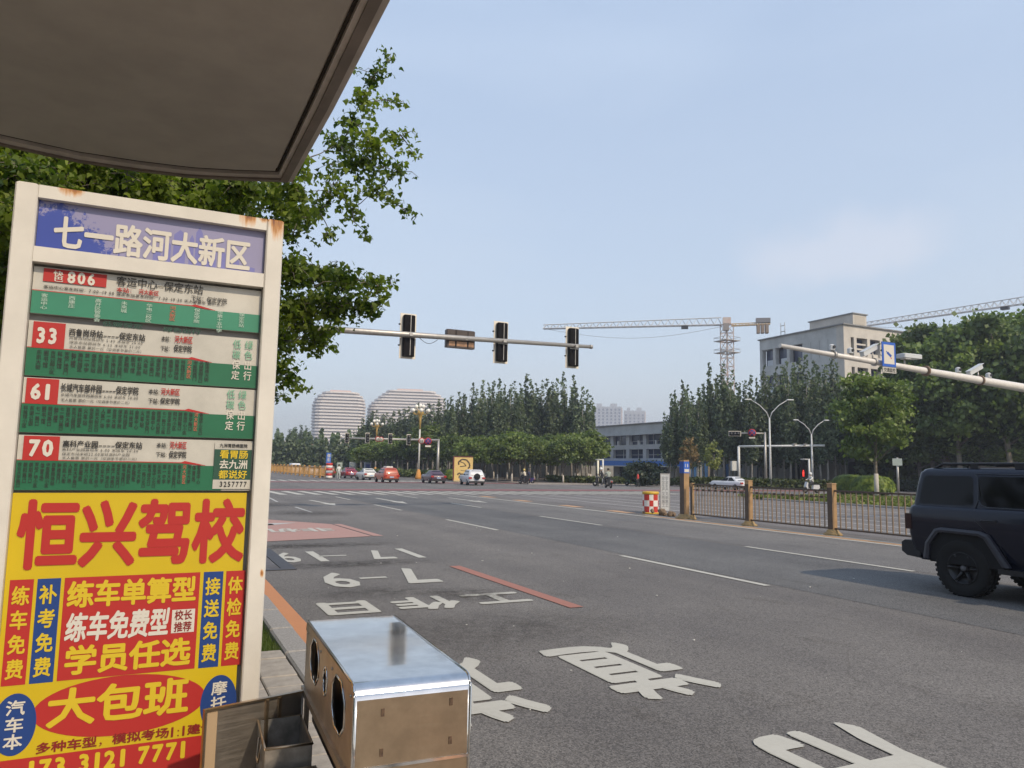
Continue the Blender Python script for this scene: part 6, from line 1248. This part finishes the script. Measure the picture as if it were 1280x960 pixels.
def crane(px, dist, zj, tipz, tippx, cpx, label, mastw=2.0):
    p = PD(px,590,dist); t = thing('tower_crane', (p.x,p.y,0), label, 'tower crane')
    m_ = MB(); w_ = mastw/2
    for sx_ in (-w_,w_):
        for sy in (-w_,w_): m_.tube([(sx_,sy,0),(sx_,sy,zj)], .15, 4, smooth=False)
    n_ = int(zj/1.9)
    for i in range(n_):
        z0, z1 = zj*i/n_, zj*(i+1)/n_
        for a, b_ in (((-w_,-w_),(w_,-w_)),((w_,-w_),(w_,w_)),((w_,w_),(-w_,w_)),((-w_,w_),(-w_,-w_))):
            m_.tube([(a[0],a[1],z0),(b_[0],b_[1],z1)], .09, 3, cap=False, smooth=False); m_.tube([(a[0],a[1],z1),(b_[0],b_[1],z1)], .09, 3, cap=False, smooth=False)
    m_.build('mast', M_CRO, t)
    def end(pxx, yref): 
        d = _ray(pxx, yref); k = 1.0
        # horizontal reach: point on the sight line whose height is the jib height
        tt = (zj-CAM_H)/d.z; return Vector((d.x*tt-p.x, d.y*tt-p.y, zj))
    e1 = end(*tippx); e2 = end(*cpx); u = e1.to_2d().normalized()
    j = MB(); truss(j, (u.x*1.2,u.y*1.2,zj), e1, 1.3, 1.75, 26, .12, 1.0); j.build('jib', M_CRW, t)
    c = MB(); u2 = -u; dd_ = _ray(*cpx); L2 = (p.x*dd_.y-p.y*dd_.x)/(u2.y*dd_.x-u2.x*dd_.y); q = (u2.x*L2, u2.y*L2, zj-.1); truss(c, (u2.x*1,u2.y*1,zj-.3), q, 1.2, .5, 6, .09); c.build('counter_jib', M_CRY, t)
    c = MB(); ang = math.atan2(u2.y,u2.x)
    for k in range(3): c.box((u2.x*(L2-.8-k*.95), u2.y*(L2-.8-k*.95), zj-1.2), (.7,1.6,2.0), rz=ang)
    c.build('counterweight', mat('counterweight_brown', (.22,.17,.13), rough=.8), t, kind='stuff')
    MB().box((u2.x*(L2-1.6),u2.y*(L2-1.6),zj+.8), (3.2,1.2,1.1), rz=ang).build('winch_housing', mat('winch_grey', (.16,.16,.17), rough=.6), t)
    MB().box((0,0,zj+.9), (1.8,1.8,1.5), rz=ang).build('slewing_tower', M_CRO, t); MB().box((u.x*.3-u.y*1.9,u.y*.3+u.x*1.9,zj-.9), (1.3,1.2,1.7), rz=ang).build('cab', mat('cab_glass', (.25,.22,.2), rough=.3), t)
    for z in (zj-4.0, zj-6.8): 
        f_ = MB(); ribbon(f_, [(-2.1,-2.1),(2.1,-2.1),(2.1,2.1),(-2.1,2.1)], [(-1.2,-1.2),(1.2,-1.2),(1.2,1.2),(-1.2,1.2)], z, z+.15); f_.build('platform', M_GALV, t)
        f_ = MB(); f_.tube([(-2.1,-2.1,z+.9),(2.1,-2.1,z+.9),(2.1,2.1,z+.9),(-2.1,2.1,z+.9),(-2.1,-2.1,z+.9)], .05, 4); 
        for a in ((-2.1,-2.1),(2.1,-2.1),(2.1,2.1),(-2.1,2.1),(0,-2.1),(0,2.1),(2.1,0),(-2.1,0)): f_.tube([(a[0],a[1],z+.1),(a[0],a[1],z+.9)], .04, 4)
        f_.build('guard_rail', M_GALV, t)
    cb2 = MB(); cb2.tube([(e1.x*.97*k_, e1.y*.97*k_, zj-.2-2.6*math.sin(math.pi*k_)) for k_ in [i/14 for i in range(15)]], .045, 3); cb2.build('cable', M_GALV, t)
    tr_ = e1*.22; MB().box((tr_.x,tr_.y,zj-.4), (1.6,1.2,.7), rz=ang).build('trolley', M_BLACK, t)
    return t
crane(911, 180, 35.8, None, (679,411), (963,411), 'white tower crane whose long jib points left behind the mast arm', 2.1)
crane(1330, 205, 41.3, None, (1079,408), (1375,366), 'second crane with a sloping-looking jib rising to the right behind the concrete building', 2.1)
# blue and white hoarding between the trunks
hd = thing('site_hoarding', (0,0,0), 'blue and white site hoarding glimpsed between the poplar trunks', 'hoarding')
for i, px in enumerate(range(850, 1130, 7)):
    a = PD(px, 590, 106); b_ = PD(px+6.6, 590, 106); c_ = (a+b_)/2; rz_ = math.atan2((b_-a).y, (b_-a).x); h_ = 2.6+.5*((i//5) % 2)
    col_ = rnd.choice(['hoarding_white','hoarding_white','hoarding_blue','hoarding_blue','hoarding_tan']) if i % 3 else 'hoarding_white'
    MB().box((c_.x,c_.y,h_/2), ((b_-a).length, .08, h_), rz=rz_).build('panel', mat(col_, {'hoarding_white':(.42,.42,.40),'hoarding_blue':(.05,.16,.38),'hoarding_tan':(.40,.33,.25)}[col_], rough=.7, var=.25, vscale=1), hd)
lw = thing('garden_wall', (0,0,0), 'pale low wall and white tent roofs behind the round street trees', 'wall')
for i, px in enumerate(range(575, 760, 12)):
    a = PD(px, 590, 112); b_ = PD(px+11.8, 590, 112); c_ = (a+b_)/2; rz_ = math.atan2((b_-a).y, (b_-a).x)
    MB().box((c_.x,c_.y,1.0), ((b_-a).length, .25, 2.0), rz=rz_).build('panel', mat('wall_pale', (.38,.37,.34), rough=.8, var=.3, vscale=1), lw)
# ------------------------------------------------------------------ vegetation
ORD = 'first second third fourth fifth sixth seventh eighth ninth tenth eleventh twelfth thirteenth fourteenth fifteenth sixteenth seventeenth eighteenth nineteenth twentieth'.split()
def ordn(i, n): return ('leftmost' if i == 0 else ORD[i]+' from the left') if i < n/2 else ('rightmost' if i == n-1 else ORD[n-1-i]+' from the right')
L_POP = leafmat('poplar_leaf', (.045,.068,.042), (.165,.205,.115), .28); L_STR = leafmat('street_tree_leaf', (.055,.090,.026), (.205,.255,.075), .32)
L_BIG = leafmat('broad_tree_leaf', (.042,.072,.026), (.165,.215,.066), .30); L_GIN = leafmat('ginkgo_leaf', (.040,.082,.011), (.29,.36,.050), .42); L_HED = leafmat('hedge_leaf', (.07,.12,.012), (.26,.32,.05), .28)
L_BRN = leafmat('young_leaf_brown', (.16,.11,.05), (.34,.24,.12), .25); L_YEL = leafmat('young_leaf_yellow', (.14,.17,.05), (.34,.36,.12), .25); L_DRK = leafmat('cedar_leaf', (.012,.024,.018), (.04,.055,.03), .1)
M_BARK = mat('bark_grey', (.17,.145,.115), rough=.95, var=.4, vscale=5); M_BARKP = mat('bark_poplar_pale', (.34,.32,.28), rough=.9, var=.4, vscale=3); M_LIME = mat('limewash', (.50,.46,.40), rough=.9, var=.15, vscale=6)
gq = np.random.default_rng(21)
def poplar_crown(seed, h=15.0, base=3.4, R0=1.7, n=5600, plumes=7, size=.27):
    g = np.random.default_rng(seed); C = []; S = []
    for k in range(plumes):
        a = g.uniform(0,6.28); rr_ = 0 if k == 0 else g.uniform(.45,1.0)*R0; top = h*(1 if k == 0 else g.uniform(.60,.90)); z = base+g.uniform(0,1.6); x, y = rr_*math.cos(a)*.5, rr_*math.sin(a)*.5
        while z < top:
            f = (z-base)/(top-base); w = (.62 if k else .78)*(1-.84*f**1.4)*g.uniform(.6,1.35)
            for q in range(2 if f < .75 else 1):
                th = g.uniform(0,6.28); C.append((x+w*.62*math.cos(th)*(f < .9), y+w*.62*math.sin(th)*(f < .9), z)); S.append(w*.40+.05)
            x += (rr_*math.cos(a)-x)*.16+g.normal()*.07; y += (rr_*math.sin(a)-y)*.16+g.normal()*.07; z += g.uniform(.34,.62)
    C = np.array(C); S = np.array(S); pr = S**1.6; k = g.choice(len(C), n, p=pr/pr.sum()); d = g.normal(size=(n,3))*S[k][:,None]; d[:,2] *= 1.25; tn = g.uniform(.1,.9,len(C))[k]
    P = C[k]+d; P[:,2] = np.minimum(P[:,2], h+.15); return leaf_mesh('crown', P, size, L_POP, seed, 'quad', tints=tn)
def clump_crown(seed, rx, rz, zc, n, size, m, nc=46, shape='quad', fill=.55, low=-1.0, sig=.17):
    g = np.random.default_rng(seed); cs = []; 
    while len(cs) < nc:
        v = g.normal(size=3); v /= np.linalg.norm(v); v *= g.uniform(fill,1)**.5
        if v[2] < low: continue
        cs.append((v[0]*rx, v[1]*rx, zc+v[2]*rz))
    cs = np.array(cs); k = g.integers(0,nc,n); s = sig*rx*(.6+.8*g.uniform(0,1,nc))[k][:,None]; d = g.normal(size=(n,3))*s; d[:,2] *= .62; tn = g.uniform(.15,.85,nc)[k]
    return leaf_mesh('crown', cs[k]+d, size, m, seed, shape, tints=tn), cs
def trunk_mesh(h, r, m, limbs=None, lime=0.0, seed=0, top=.35):
    rr_ = random.Random(seed); mb = MB(); mb.use(m); pts = [(0,0,-.05)]; 
    for i in range(1,6): pts.append((rr_.uniform(-.03,.03)*h*.3, rr_.uniform(-.03,.03)*h*.3, h*i/5))
    if lime: mb.use(M_LIME); mb.tube([(0,0,-.05),(pts[1][0]*lime/(h/5) if lime < h/5 else 0, pts[1][1]*lime/(h/5) if lime < h/5 else 0, lime)], [r*1.16,r*1.04], 7); mb.use(m)
    mb.tube(pts, [r*(1-(1-top)*i/5) for i in range(6)], 7)
    for c in (limbs or []):
        z0 = min(h*.95, max(h*.4, c[2]*.62)); mb.tube([(0,0,z0),(c[0]*.5,c[1]*.5,z0+(c[2]-z0)*.6),tuple(c)], [r*.42,r*.24,r*.07], 5)
    return mb.mesh('trunk')
POPS = [(poplar_crown(100+i, plumes=6+i%3), trunk_mesh(13, .17, M_BARKP, [(.6*math.cos(a),.6*math.sin(a),8+a) for a in (.5,2,3.6,5)], seed=i, top=.2)) for i in range(6)]
def tree(name, meshes, x, y, h, href, label, cat='tree', group=None, wide=1.0, z=0.0, rz=None):
    t = thing(name, (x,y,z), label, cat, rz=rnd.uniform(0,6.28) if rz is None else rz, group=group); s = h/href; t.scale = (s*wide,s*wide,s)
    link('trunk', meshes[1], t); link('crown', meshes[0], t); return t
def pop_at(px, ytop, dist, label, group, wide=1.0):
    p = PD(px, 590, dist); h = PD(px, ytop, dist).z; tree('poplar_tree', rnd.choice(POPS), p.x, p.y, h, 15.0, label, group=group, wide=wide)
cen = [(545,500),(553,498),(561,495),(570,489),(578,492),(587,481),(595,486),(602,474),(609,481),(615,477),(622,474),(629,482),(636,480),(643,476),(650,482),(656,468),(663,475),(670,482),(676,475),(683,473),(690,478),(697,473),(705,468),(714,468),(720,486),(727,483),(733,487)]
for i, (px, yt) in enumerate(cen): pop_at(px+rnd.uniform(-1,1), yt-1, 104+rnd.uniform(-6,8), 'dark poplar, %s along the front of the dense middle row' % ordn(i, len(cen)), 'poplars in the dense middle row', .95)
for i in range(18): pop_at(548+i*10.5, rnd.uniform(496,512), 122, 'dark poplar half hidden at the back of the dense middle row', 'poplars at the back of the middle row', 1.25)
lst = ((445,531),(451,522),(457,519),(463,513),(469,512),(476,517),(482,515),(489,514),(497,512),(503,510),(509,507),(516,510),(521,503),(528,512),(534,503),(540,504))
for i, (px, yt) in enumerate(lst): pop_at(px, yt, 138+rnd.uniform(-6,8), 'dark poplar before the domed towers, %s' % ordn(i, len(lst)), 'poplars before the domed towers', 1.35)
lst = ((336,545),(344,541),(352,546),(360,536),(367,533),(374,531),(381,533),(388,545),(396,552),(404,554),(414,550),(425,548),(436,544))
for i, (px, yt) in enumerate(lst): pop_at(px, yt, 230+rnd.uniform(-15,20), 'distant dark poplar beyond the far railing, %s' % ordn(i, len(lst)), 'distant poplars beyond the far railing', 1.8)
rgt = [(838,492),(845,489),(853,477),(859,484),(866,492),(874,486),(881,479),(889,455),(896,470),(904,455),(912,472),(917,462),(925,480),(932,476),(940,470),(948,474),(957,460),(965,468),(972,462),(980,457),(988,450),(996,454),(1004,448),(1011,442),(1019,452),(1027,460),(1035,456),(1043,448),(1050,452),(1058,470)]
for i, (px, yt) in enumerate(rgt): pop_at(px+rnd.uniform(-1,1), yt-1, 92+rnd.uniform(-5,4), 'tall pale-trunked poplar before the concrete buildings, %s' % ordn(i, len(rgt)), 'pale-trunked poplars on the right', .85)
for i in range(14): pop_at(842+i*16, rnd.uniform(478,500), 99, 'poplar mostly hidden behind the front row of pale trunks', 'poplars behind the pale trunks', 1.2)
STR = []
for i in range(4):
    m_, cs = clump_crown(40+i, 2.05, 1.75, 4.4, 4200, .24, L_STR, nc=44, low=-.75); STR.append((m_, trunk_mesh(4.2, .11, M_BARK, list(cs[:9]), lime=1.1, seed=i)))
row1 = [(588,548),(606,545),(622,549),(640,543),(656,541),(672,549),(688,552),(704,548),(722,541),(738,540)]
for i, (px, yt) in enumerate(row1):
    p = PD(px, 590, 84+rnd.uniform(-3,3)); h = PD(px, yt, 84).z; tree('street_tree', STR[i%4], p.x, p.y, h, 6.2, 'round street tree below the dark poplars, %s in the front row' % ordn(i, len(row1)), group='round street trees in the middle', wide=1.0)
for i in range(11):
    px = 566+i*17; p = PD(px, 590, 95); tree('street_tree', STR[(i+2)%4], p.x, p.y, PD(px, 545+rnd.uniform(-3,5), 95).z, 6.2, 'round street tree standing in the second row behind the others', group='second row of street trees', wide=1.05)
lst = ((452,558,112),(466,553,115),(480,552,112),(495,548,110),(508,551,112),(520,545,108),(535,534,104),(548,542,104),(560,552,104),(446,562,135),(432,566,150),(400,568,170),(385,571,175),(370,569,180),(352,566,180),(338,570,180))
lst = sorted(lst)
for i, (px, yt, d) in enumerate(lst):
    p = PD(px, 590, d); tree('street_tree', STR[int(px)%4], p.x, p.y, PD(px, yt, d).z, 6.2, 'light green tree behind the far cars, %s of its line' % ordn(i, len(lst)), group='street trees behind the far cars', wide=1.15)
BIG = []
for i in range(3):
    m_, cs = clump_crown(60+i, 4.3, 4.6, 8.4, 15000, .28, L_BIG, nc=64, low=-.9, sig=.125, fill=.35); BIG.append((m_, trunk_mesh(8.5, .24, M_BARK, list(cs[:16]), seed=i)))
big = [(1166,438,86,'smaller dense broad tree at the left end of the right-hand trees'),(1184,400,84,'broad dark tree whose top overlaps the second crane jib'),(1200,412,80,'broad tree above the roof of the off-road car, second from the tall edge tree'),(1228,408,82,'broad tree behind the thick end of the white camera arm'),(1262,386,80,'tallest broad tree at the right edge of the view'),(1292,380,82,'broad tree cut by the right edge of the view'),(1325,395,86,'broad tree just past the right edge of the view')]
for i, (px, yt, d, lb_) in enumerate(big):
    p = PD(px, 590, d); tree('broad_tree', BIG[i%3], p.x, p.y, PD(px, yt, d).z*1.02, 13.2, lb_, wide=.92)
lst = ((1118,522,92),(1150,505,88),(1180,500,86),(1215,500,84),(1250,505,84),(1283,500,84))
for i, (px, yt, d) in enumerate(lst):
    p = PD(px, 590, d); tree('broad_tree', BIG[px%3], p.x, p.y, PD(px, yt, d).z, 13.2, 'lower broad tree under the tall right-hand trees, %s' % ordn(i, 6), group='lower trees on the right', wide=1.5)
# street tree standing in front of the hedge
m_, cs = clump_crown(81, 2.75, 3.9, 6.7, 11000, .22, L_STR, nc=84, low=-.93, sig=.115, fill=.12)
cs_ = None
p = PD(1096, 617, 58); h_ = PD(1096,452,58).z; t = tree('verge_tree', (m_, trunk_mesh(6.4, .16, M_BARK, list(cs[:14]), lime=1.9, seed=3)), p.x, p.y, h_, 10.7, 'loose green tree with a limewashed trunk on the verge right of the railing posts')
for px, yt, m2, lb_ in ((862,549,L_BRN,'slender young tree with brown withered leaves'),(893,553,L_YEL,'slender young tree with yellow green leaves')):
    mm_, cs = clump_crown(90+px, 1.0, 1.9, 4.4, 1300, .20, m2, nc=26, sig=.22); p = PD(px, 607, 78); tree('young_tree', (mm_, trunk_mesh(4.6, .09, M_BARKP, list(cs[:8]), lime=1.2, seed=px)), p.x, p.y, PD(px,yt,78).z, 6.3, lb_)
mm_, cs = clump_crown(95, 2.6, 1.1, 1.7, 3200, .26, L_DRK, nc=40, sig=.16); p = PD(803, 603, 76); tree('spreading_pine', (mm_, trunk_mesh(2.0, .16, M_BARK, list(cs[:8]), seed=5)), p.x, p.y, PD(803,580,76).z, 2.9, 'dark low spreading pine in front of the blue awning', wide=1.0)
def shrub(px, base, top, d, r, m, label, n=5200, z=.1, group=None, size=.17):
    p = PD(px, base, d); h = PD(px, top, d).z-z; g = np.random.default_rng(px); v = g.normal(size=(n,3)); v /= np.linalg.norm(v,axis=1)[:,None]; v *= (g.uniform(.75,1.03,n)**.4)[:,None]; v[:,2] = np.abs(v[:,2])**.8*np.sign(v[:,2]); c = np.stack([v[:,0]*r, v[:,1]*r, h/2+v[:,2]*h/2],1); c[:,:2] *= (1+.06*np.sin(c[:,2]*5)[:,None]+g.normal(0,.045,n)[:,None]); c[:,2] += g.normal(0,.04,n)
    t = thing('clipped_shrub', (p.x,p.y,z), label, 'shrub', group=group); link('foliage', leaf_mesh('foliage', c, size, m, px, 'oval', tints=.5+.5*np.sin(c[:,0]*6)*np.sin(c[:,1]*5+c[:,2]*6)), t)
    MB().tube([(0,0,-.05),(0,0,h*.5)], [.06,.04], 6).build('stem', M_BARK, t); return t
shrub(1063,615,594,62,1.35,L_HED,'left of two rounded clipped yellow green shrubs behind the railing'); shrub(1091,615.5,595,60,1.45,L_HED,'right of two rounded clipped shrubs, behind the limewashed trunk')
shrub(540,600,588,82,.8,L_HED,'small yellow green bush left of the yellow picture board', n=1800); shrub(563,600,587,84,.8,L_HED,'yellow green bush touching the maroon frame of the picture board', n=1800)
def hedge(x0px, x1px, base, d0, d1, hgt, dep, m, label, n, seed):
    a, b_ = PD(x0px,base,d0), PD(x1px,base,d1); g = np.random.default_rng(seed); k = g.uniform(0,1,n); c = np.stack([a.x+(b_.x-a.x)*k+g.uniform(-dep,dep,n), a.y+(b_.y-a.y)*k+g.uniform(-dep,dep,n), .1+hgt*(1+.15*np.sin(k*60)+.1*np.sin(k*140))*g.uniform(0,1,n)**.7],1)
    return link('hedge', leaf_mesh('hedge', c, .22, m, seed), label=label, cat='hedge')
L_HG = leafmat('hedge_green', (.04,.065,.02), (.13,.15,.045), .2)
hedge(688,850,604,84,80,.55,.6,L_HG,'low green hedge before the awning building',7000,5); hedge(850,1030,607,78,76,.75,.6,L_HG,'low green hedge under the young trees and lamp poles',7000,6); hedge(1112,1290,608,84,74,.8,.8,L_DRK,'dark low hedge right of the clipped shrubs',9000,7)
hedge(420,560,596,112,96,.8,1.0,L_HG,'low planting along the far kerb behind the cars',5000,8)
def wood(name, x0px, x1px, d, h0, h1, n, seed, label, m=L_POP):
    g = np.random.default_rng(seed); a = g.uniform(x0px, x1px, n); dd = d+g.uniform(-5,9,n); P2 = np.array([(lambda v: (v.x, v.y))(PD(float(x), 590, 1.0)) for x in np.linspace(x0px, x1px, 60)]); xs_ = np.linspace(x0px, x1px, 60)
    X = np.interp(a, xs_, P2[:,0])*dd; Y = np.interp(a, xs_, P2[:,1])*dd; Z = h0+(h1-h0)*(1+.18*np.sin(a*.35)+.12*np.sin(a*.9))*g.uniform(0,1,n)
    return link(name, leaf_mesh(name, np.stack([X,Y,Z],1), .55, m, seed), label=label, cat='wood', kind='stuff')
wood('distant_wood', 325, 770, 150, .3, 6.5, 26000, 31, 'dark mass of leaves behind the trees in the middle distance'); wood('distant_wood', 1070, 1330, 96, .3, 9, 16000, 32, 'dark mass of leaves behind the broad trees on the right', L_BIG)
g = np.random.default_rng(41); n = 26000; c = np.stack([g.uniform(-20,-11,n), g.uniform(-45,22,n), g.uniform(1.5,10.5,n)],1); c[:,2] *= 1+.12*np.sin(c[:,1]*.9)  # unseen leaf mass, added so the car has something dark to reflect
link('unseen_reflection_leaves', leaf_mesh('unseen_reflection_leaves', c, .5, L_BIG, 42), label='mass of roadside leaves on the pavement side of the stop', cat='wood', kind='stuff')
wood('distant_wood', 325, 480, 320, .3, 12, 9000, 33, 'hazy far mass of leaves at the end of the road')

# ------------------------------------------------------------------ the ginkgo behind the bus stop board
gk = thing('ginkgo_tree', (-.75, 9.2, .045), 'large ginkgo with fan leaves reaching over the bus stop board and canopy', 'tree')
base_ = Vector((-.75, 9.2, .045)); gr = np.random.default_rng(77)
blobs = [(470,92,20,26,1),(487,75,10,16,.5),(452,125,22,20,1.2),(480,124,14,8,1),(500,127,12,6,1),(440,150,28,14,1),(425,178,34,24,1.2),(465,178,36,20,1.2),(500,168,18,12,1),(516,190,10,9,.9),(445,205,50,22,1.2),(492,212,22,13,1.1),(418,236,36,20,1),(468,238,24,14,1),(490,250,16,10,1),(508,266,10,9,.9),(440,262,20,18,.9),(398,262,24,18,.9),(455,288,10,12,.8),(412,292,16,10,.7),(380,272,22,16,.8),
 (362,338,36,24,1.7),(398,342,38,20,1.5),(436,350,30,17,1.3),(468,350,20,10,1.1),(488,348,9,6,1),(418,380,40,22,1.5),(458,384,22,14,1.2),(478,362,12,12,1),(375,388,46,32,1.8),(352,425,30,30,1.6),(392,425,26,18,1.2),(412,410,14,14,1),(350,462,18,22,1.2),(372,478,14,8,1),(345,495,10,8,.8)]
for x in range(-20, 381, 30):
    for y in range(180, 330, 26):
        if y-200 > (x-380)*.0+95 and x > 330: continue
        blobs.append((x+rnd.uniform(-8,8), y+rnd.uniform(-8,8), 30, 22, 2.3 if x < 330 else 1.2))
for y in range(300, 640, 26): blobs.append((-4+rnd.uniform(-8,4), y, 30, 24, 2.0 if y < 560 else 1.1))
for x in range(40, 330, 48):
    for y in range(340, 480, 48): blobs.append((x, y, 34, 30, .5))
P_all = []; br = MB(); tnt = []; blobs.sort(key=lambda b_: b_[0]); nodes = []
for (px, py, rx, ry, dn_) in blobs:
    dist = 8.0+rnd.uniform(-.9,.9) if px > 330 else 7.6+rnd.uniform(-1.1,2.0); c = PD(px, py, dist); k = dist/928; n_ = int((5.6 if px > 330 and py < 310 else 8)*dn_*rx*ry/34*1.5)+8; nt_ = max(2, n_//7)
    lc = c-base_
    if px > 330:
        near_ = min((q_ for q_ in nodes if q_[0] < px-4), key=lambda q_: math.hypot(q_[0]-px, q_[1]-py)); a_ = near_[2]; br.tube([a_, a_.lerp(lc, .5)+Vector((rnd.uniform(-.05,.05),rnd.uniform(-.05,.05),-.03)), lc], [.009,.006,.003], 4)
    else:
        st_ = Vector((rnd.uniform(-.1,.1), rnd.uniform(-.1,.1), max(2.2, lc.z*.62))); mid = st_.lerp(lc, .5)+Vector((rnd.uniform(-.2,.2),rnd.uniform(-.2,.2),.1)); br.tube([st_, mid, lc], [.028,.015,.005], 5)
    nodes.append((px, py, lc))
    tb = gr.uniform(.2,.75)
    for j in range(nt_):
        o = Vector((gr.normal()*rx*.5*k, gr.normal()*max(rx,ry)*.45*k, gr.normal()*ry*.5*k)); s0 = lc+o*.25; e_ = lc+o; 
        if j % 2 == 0: br.tube([s0, s0.lerp(e_,.6)+Vector((0,0,.02)), e_+Vector((0,0,-.03))], [.005,.0035,.002], 3, cap=False)
        for q in range(7):
            f = gr.uniform(.2,1.15); w = s0.lerp(e_, f); P_all.append((w.x+gr.normal()*.035, w.y+gr.normal()*.045, w.z+gr.normal()*.035-.02)); tnt.append(tb+gr.uniform(-.2,.2))
link('leaves', leaf_mesh('leaves', P_all, .056, L_GIN, 9, 'fan', tints=tnt, jitter=.3), gk, kind='stuff')
br.build('branches', M_BARK, gk); tk = MB(); tk.tube([(0,0,-.05),(.03,.02,1.2),(-.04,0,2.4),(.05,.03,4.0),(0,0,6.0),(.1,.1,8.0)], [.20,.165,.145,.11,.07,.02], 12); tk.build('trunk', M_BARK, gk)
g2 = np.random.default_rng(5); n_ = 9000; v = g2.normal(size=(n_,3)); v[:,0] = v[:,0]*1.1; v[:,1] = v[:,1]*.9+1.2; v[:,2] = v[:,2]*1.3+4.6; v = v[(v[:,0] < .75)]
link('back_foliage', leaf_mesh('back_foliage', v, .075, L_GIN, 19, 'fan', jitter=.3), gk, kind='stuff')

# ------------------------------------------------------------------ the summer haze over the town
hb = MB(); hb.bb(-700,1100,-60,1200,-1.2,75); hz_m = bpy.data.materials.new('haze'); hz_m.use_nodes = True; hn = hz_m.node_tree; hn.nodes.clear()
ho = hn.nodes.new('ShaderNodeOutputMaterial'); pv = hn.nodes.new('ShaderNodeVolumePrincipled'); pv.inputs['Color'].default_value = (.86,.90,1.0,1); pv.inputs['Density'].default_value = .0007; pv.inputs['Anisotropy'].default_value = .3
hn.links.new(pv.outputs[0], ho.inputs['Volume']); hb.build('haze', hz_m, kind='stuff')
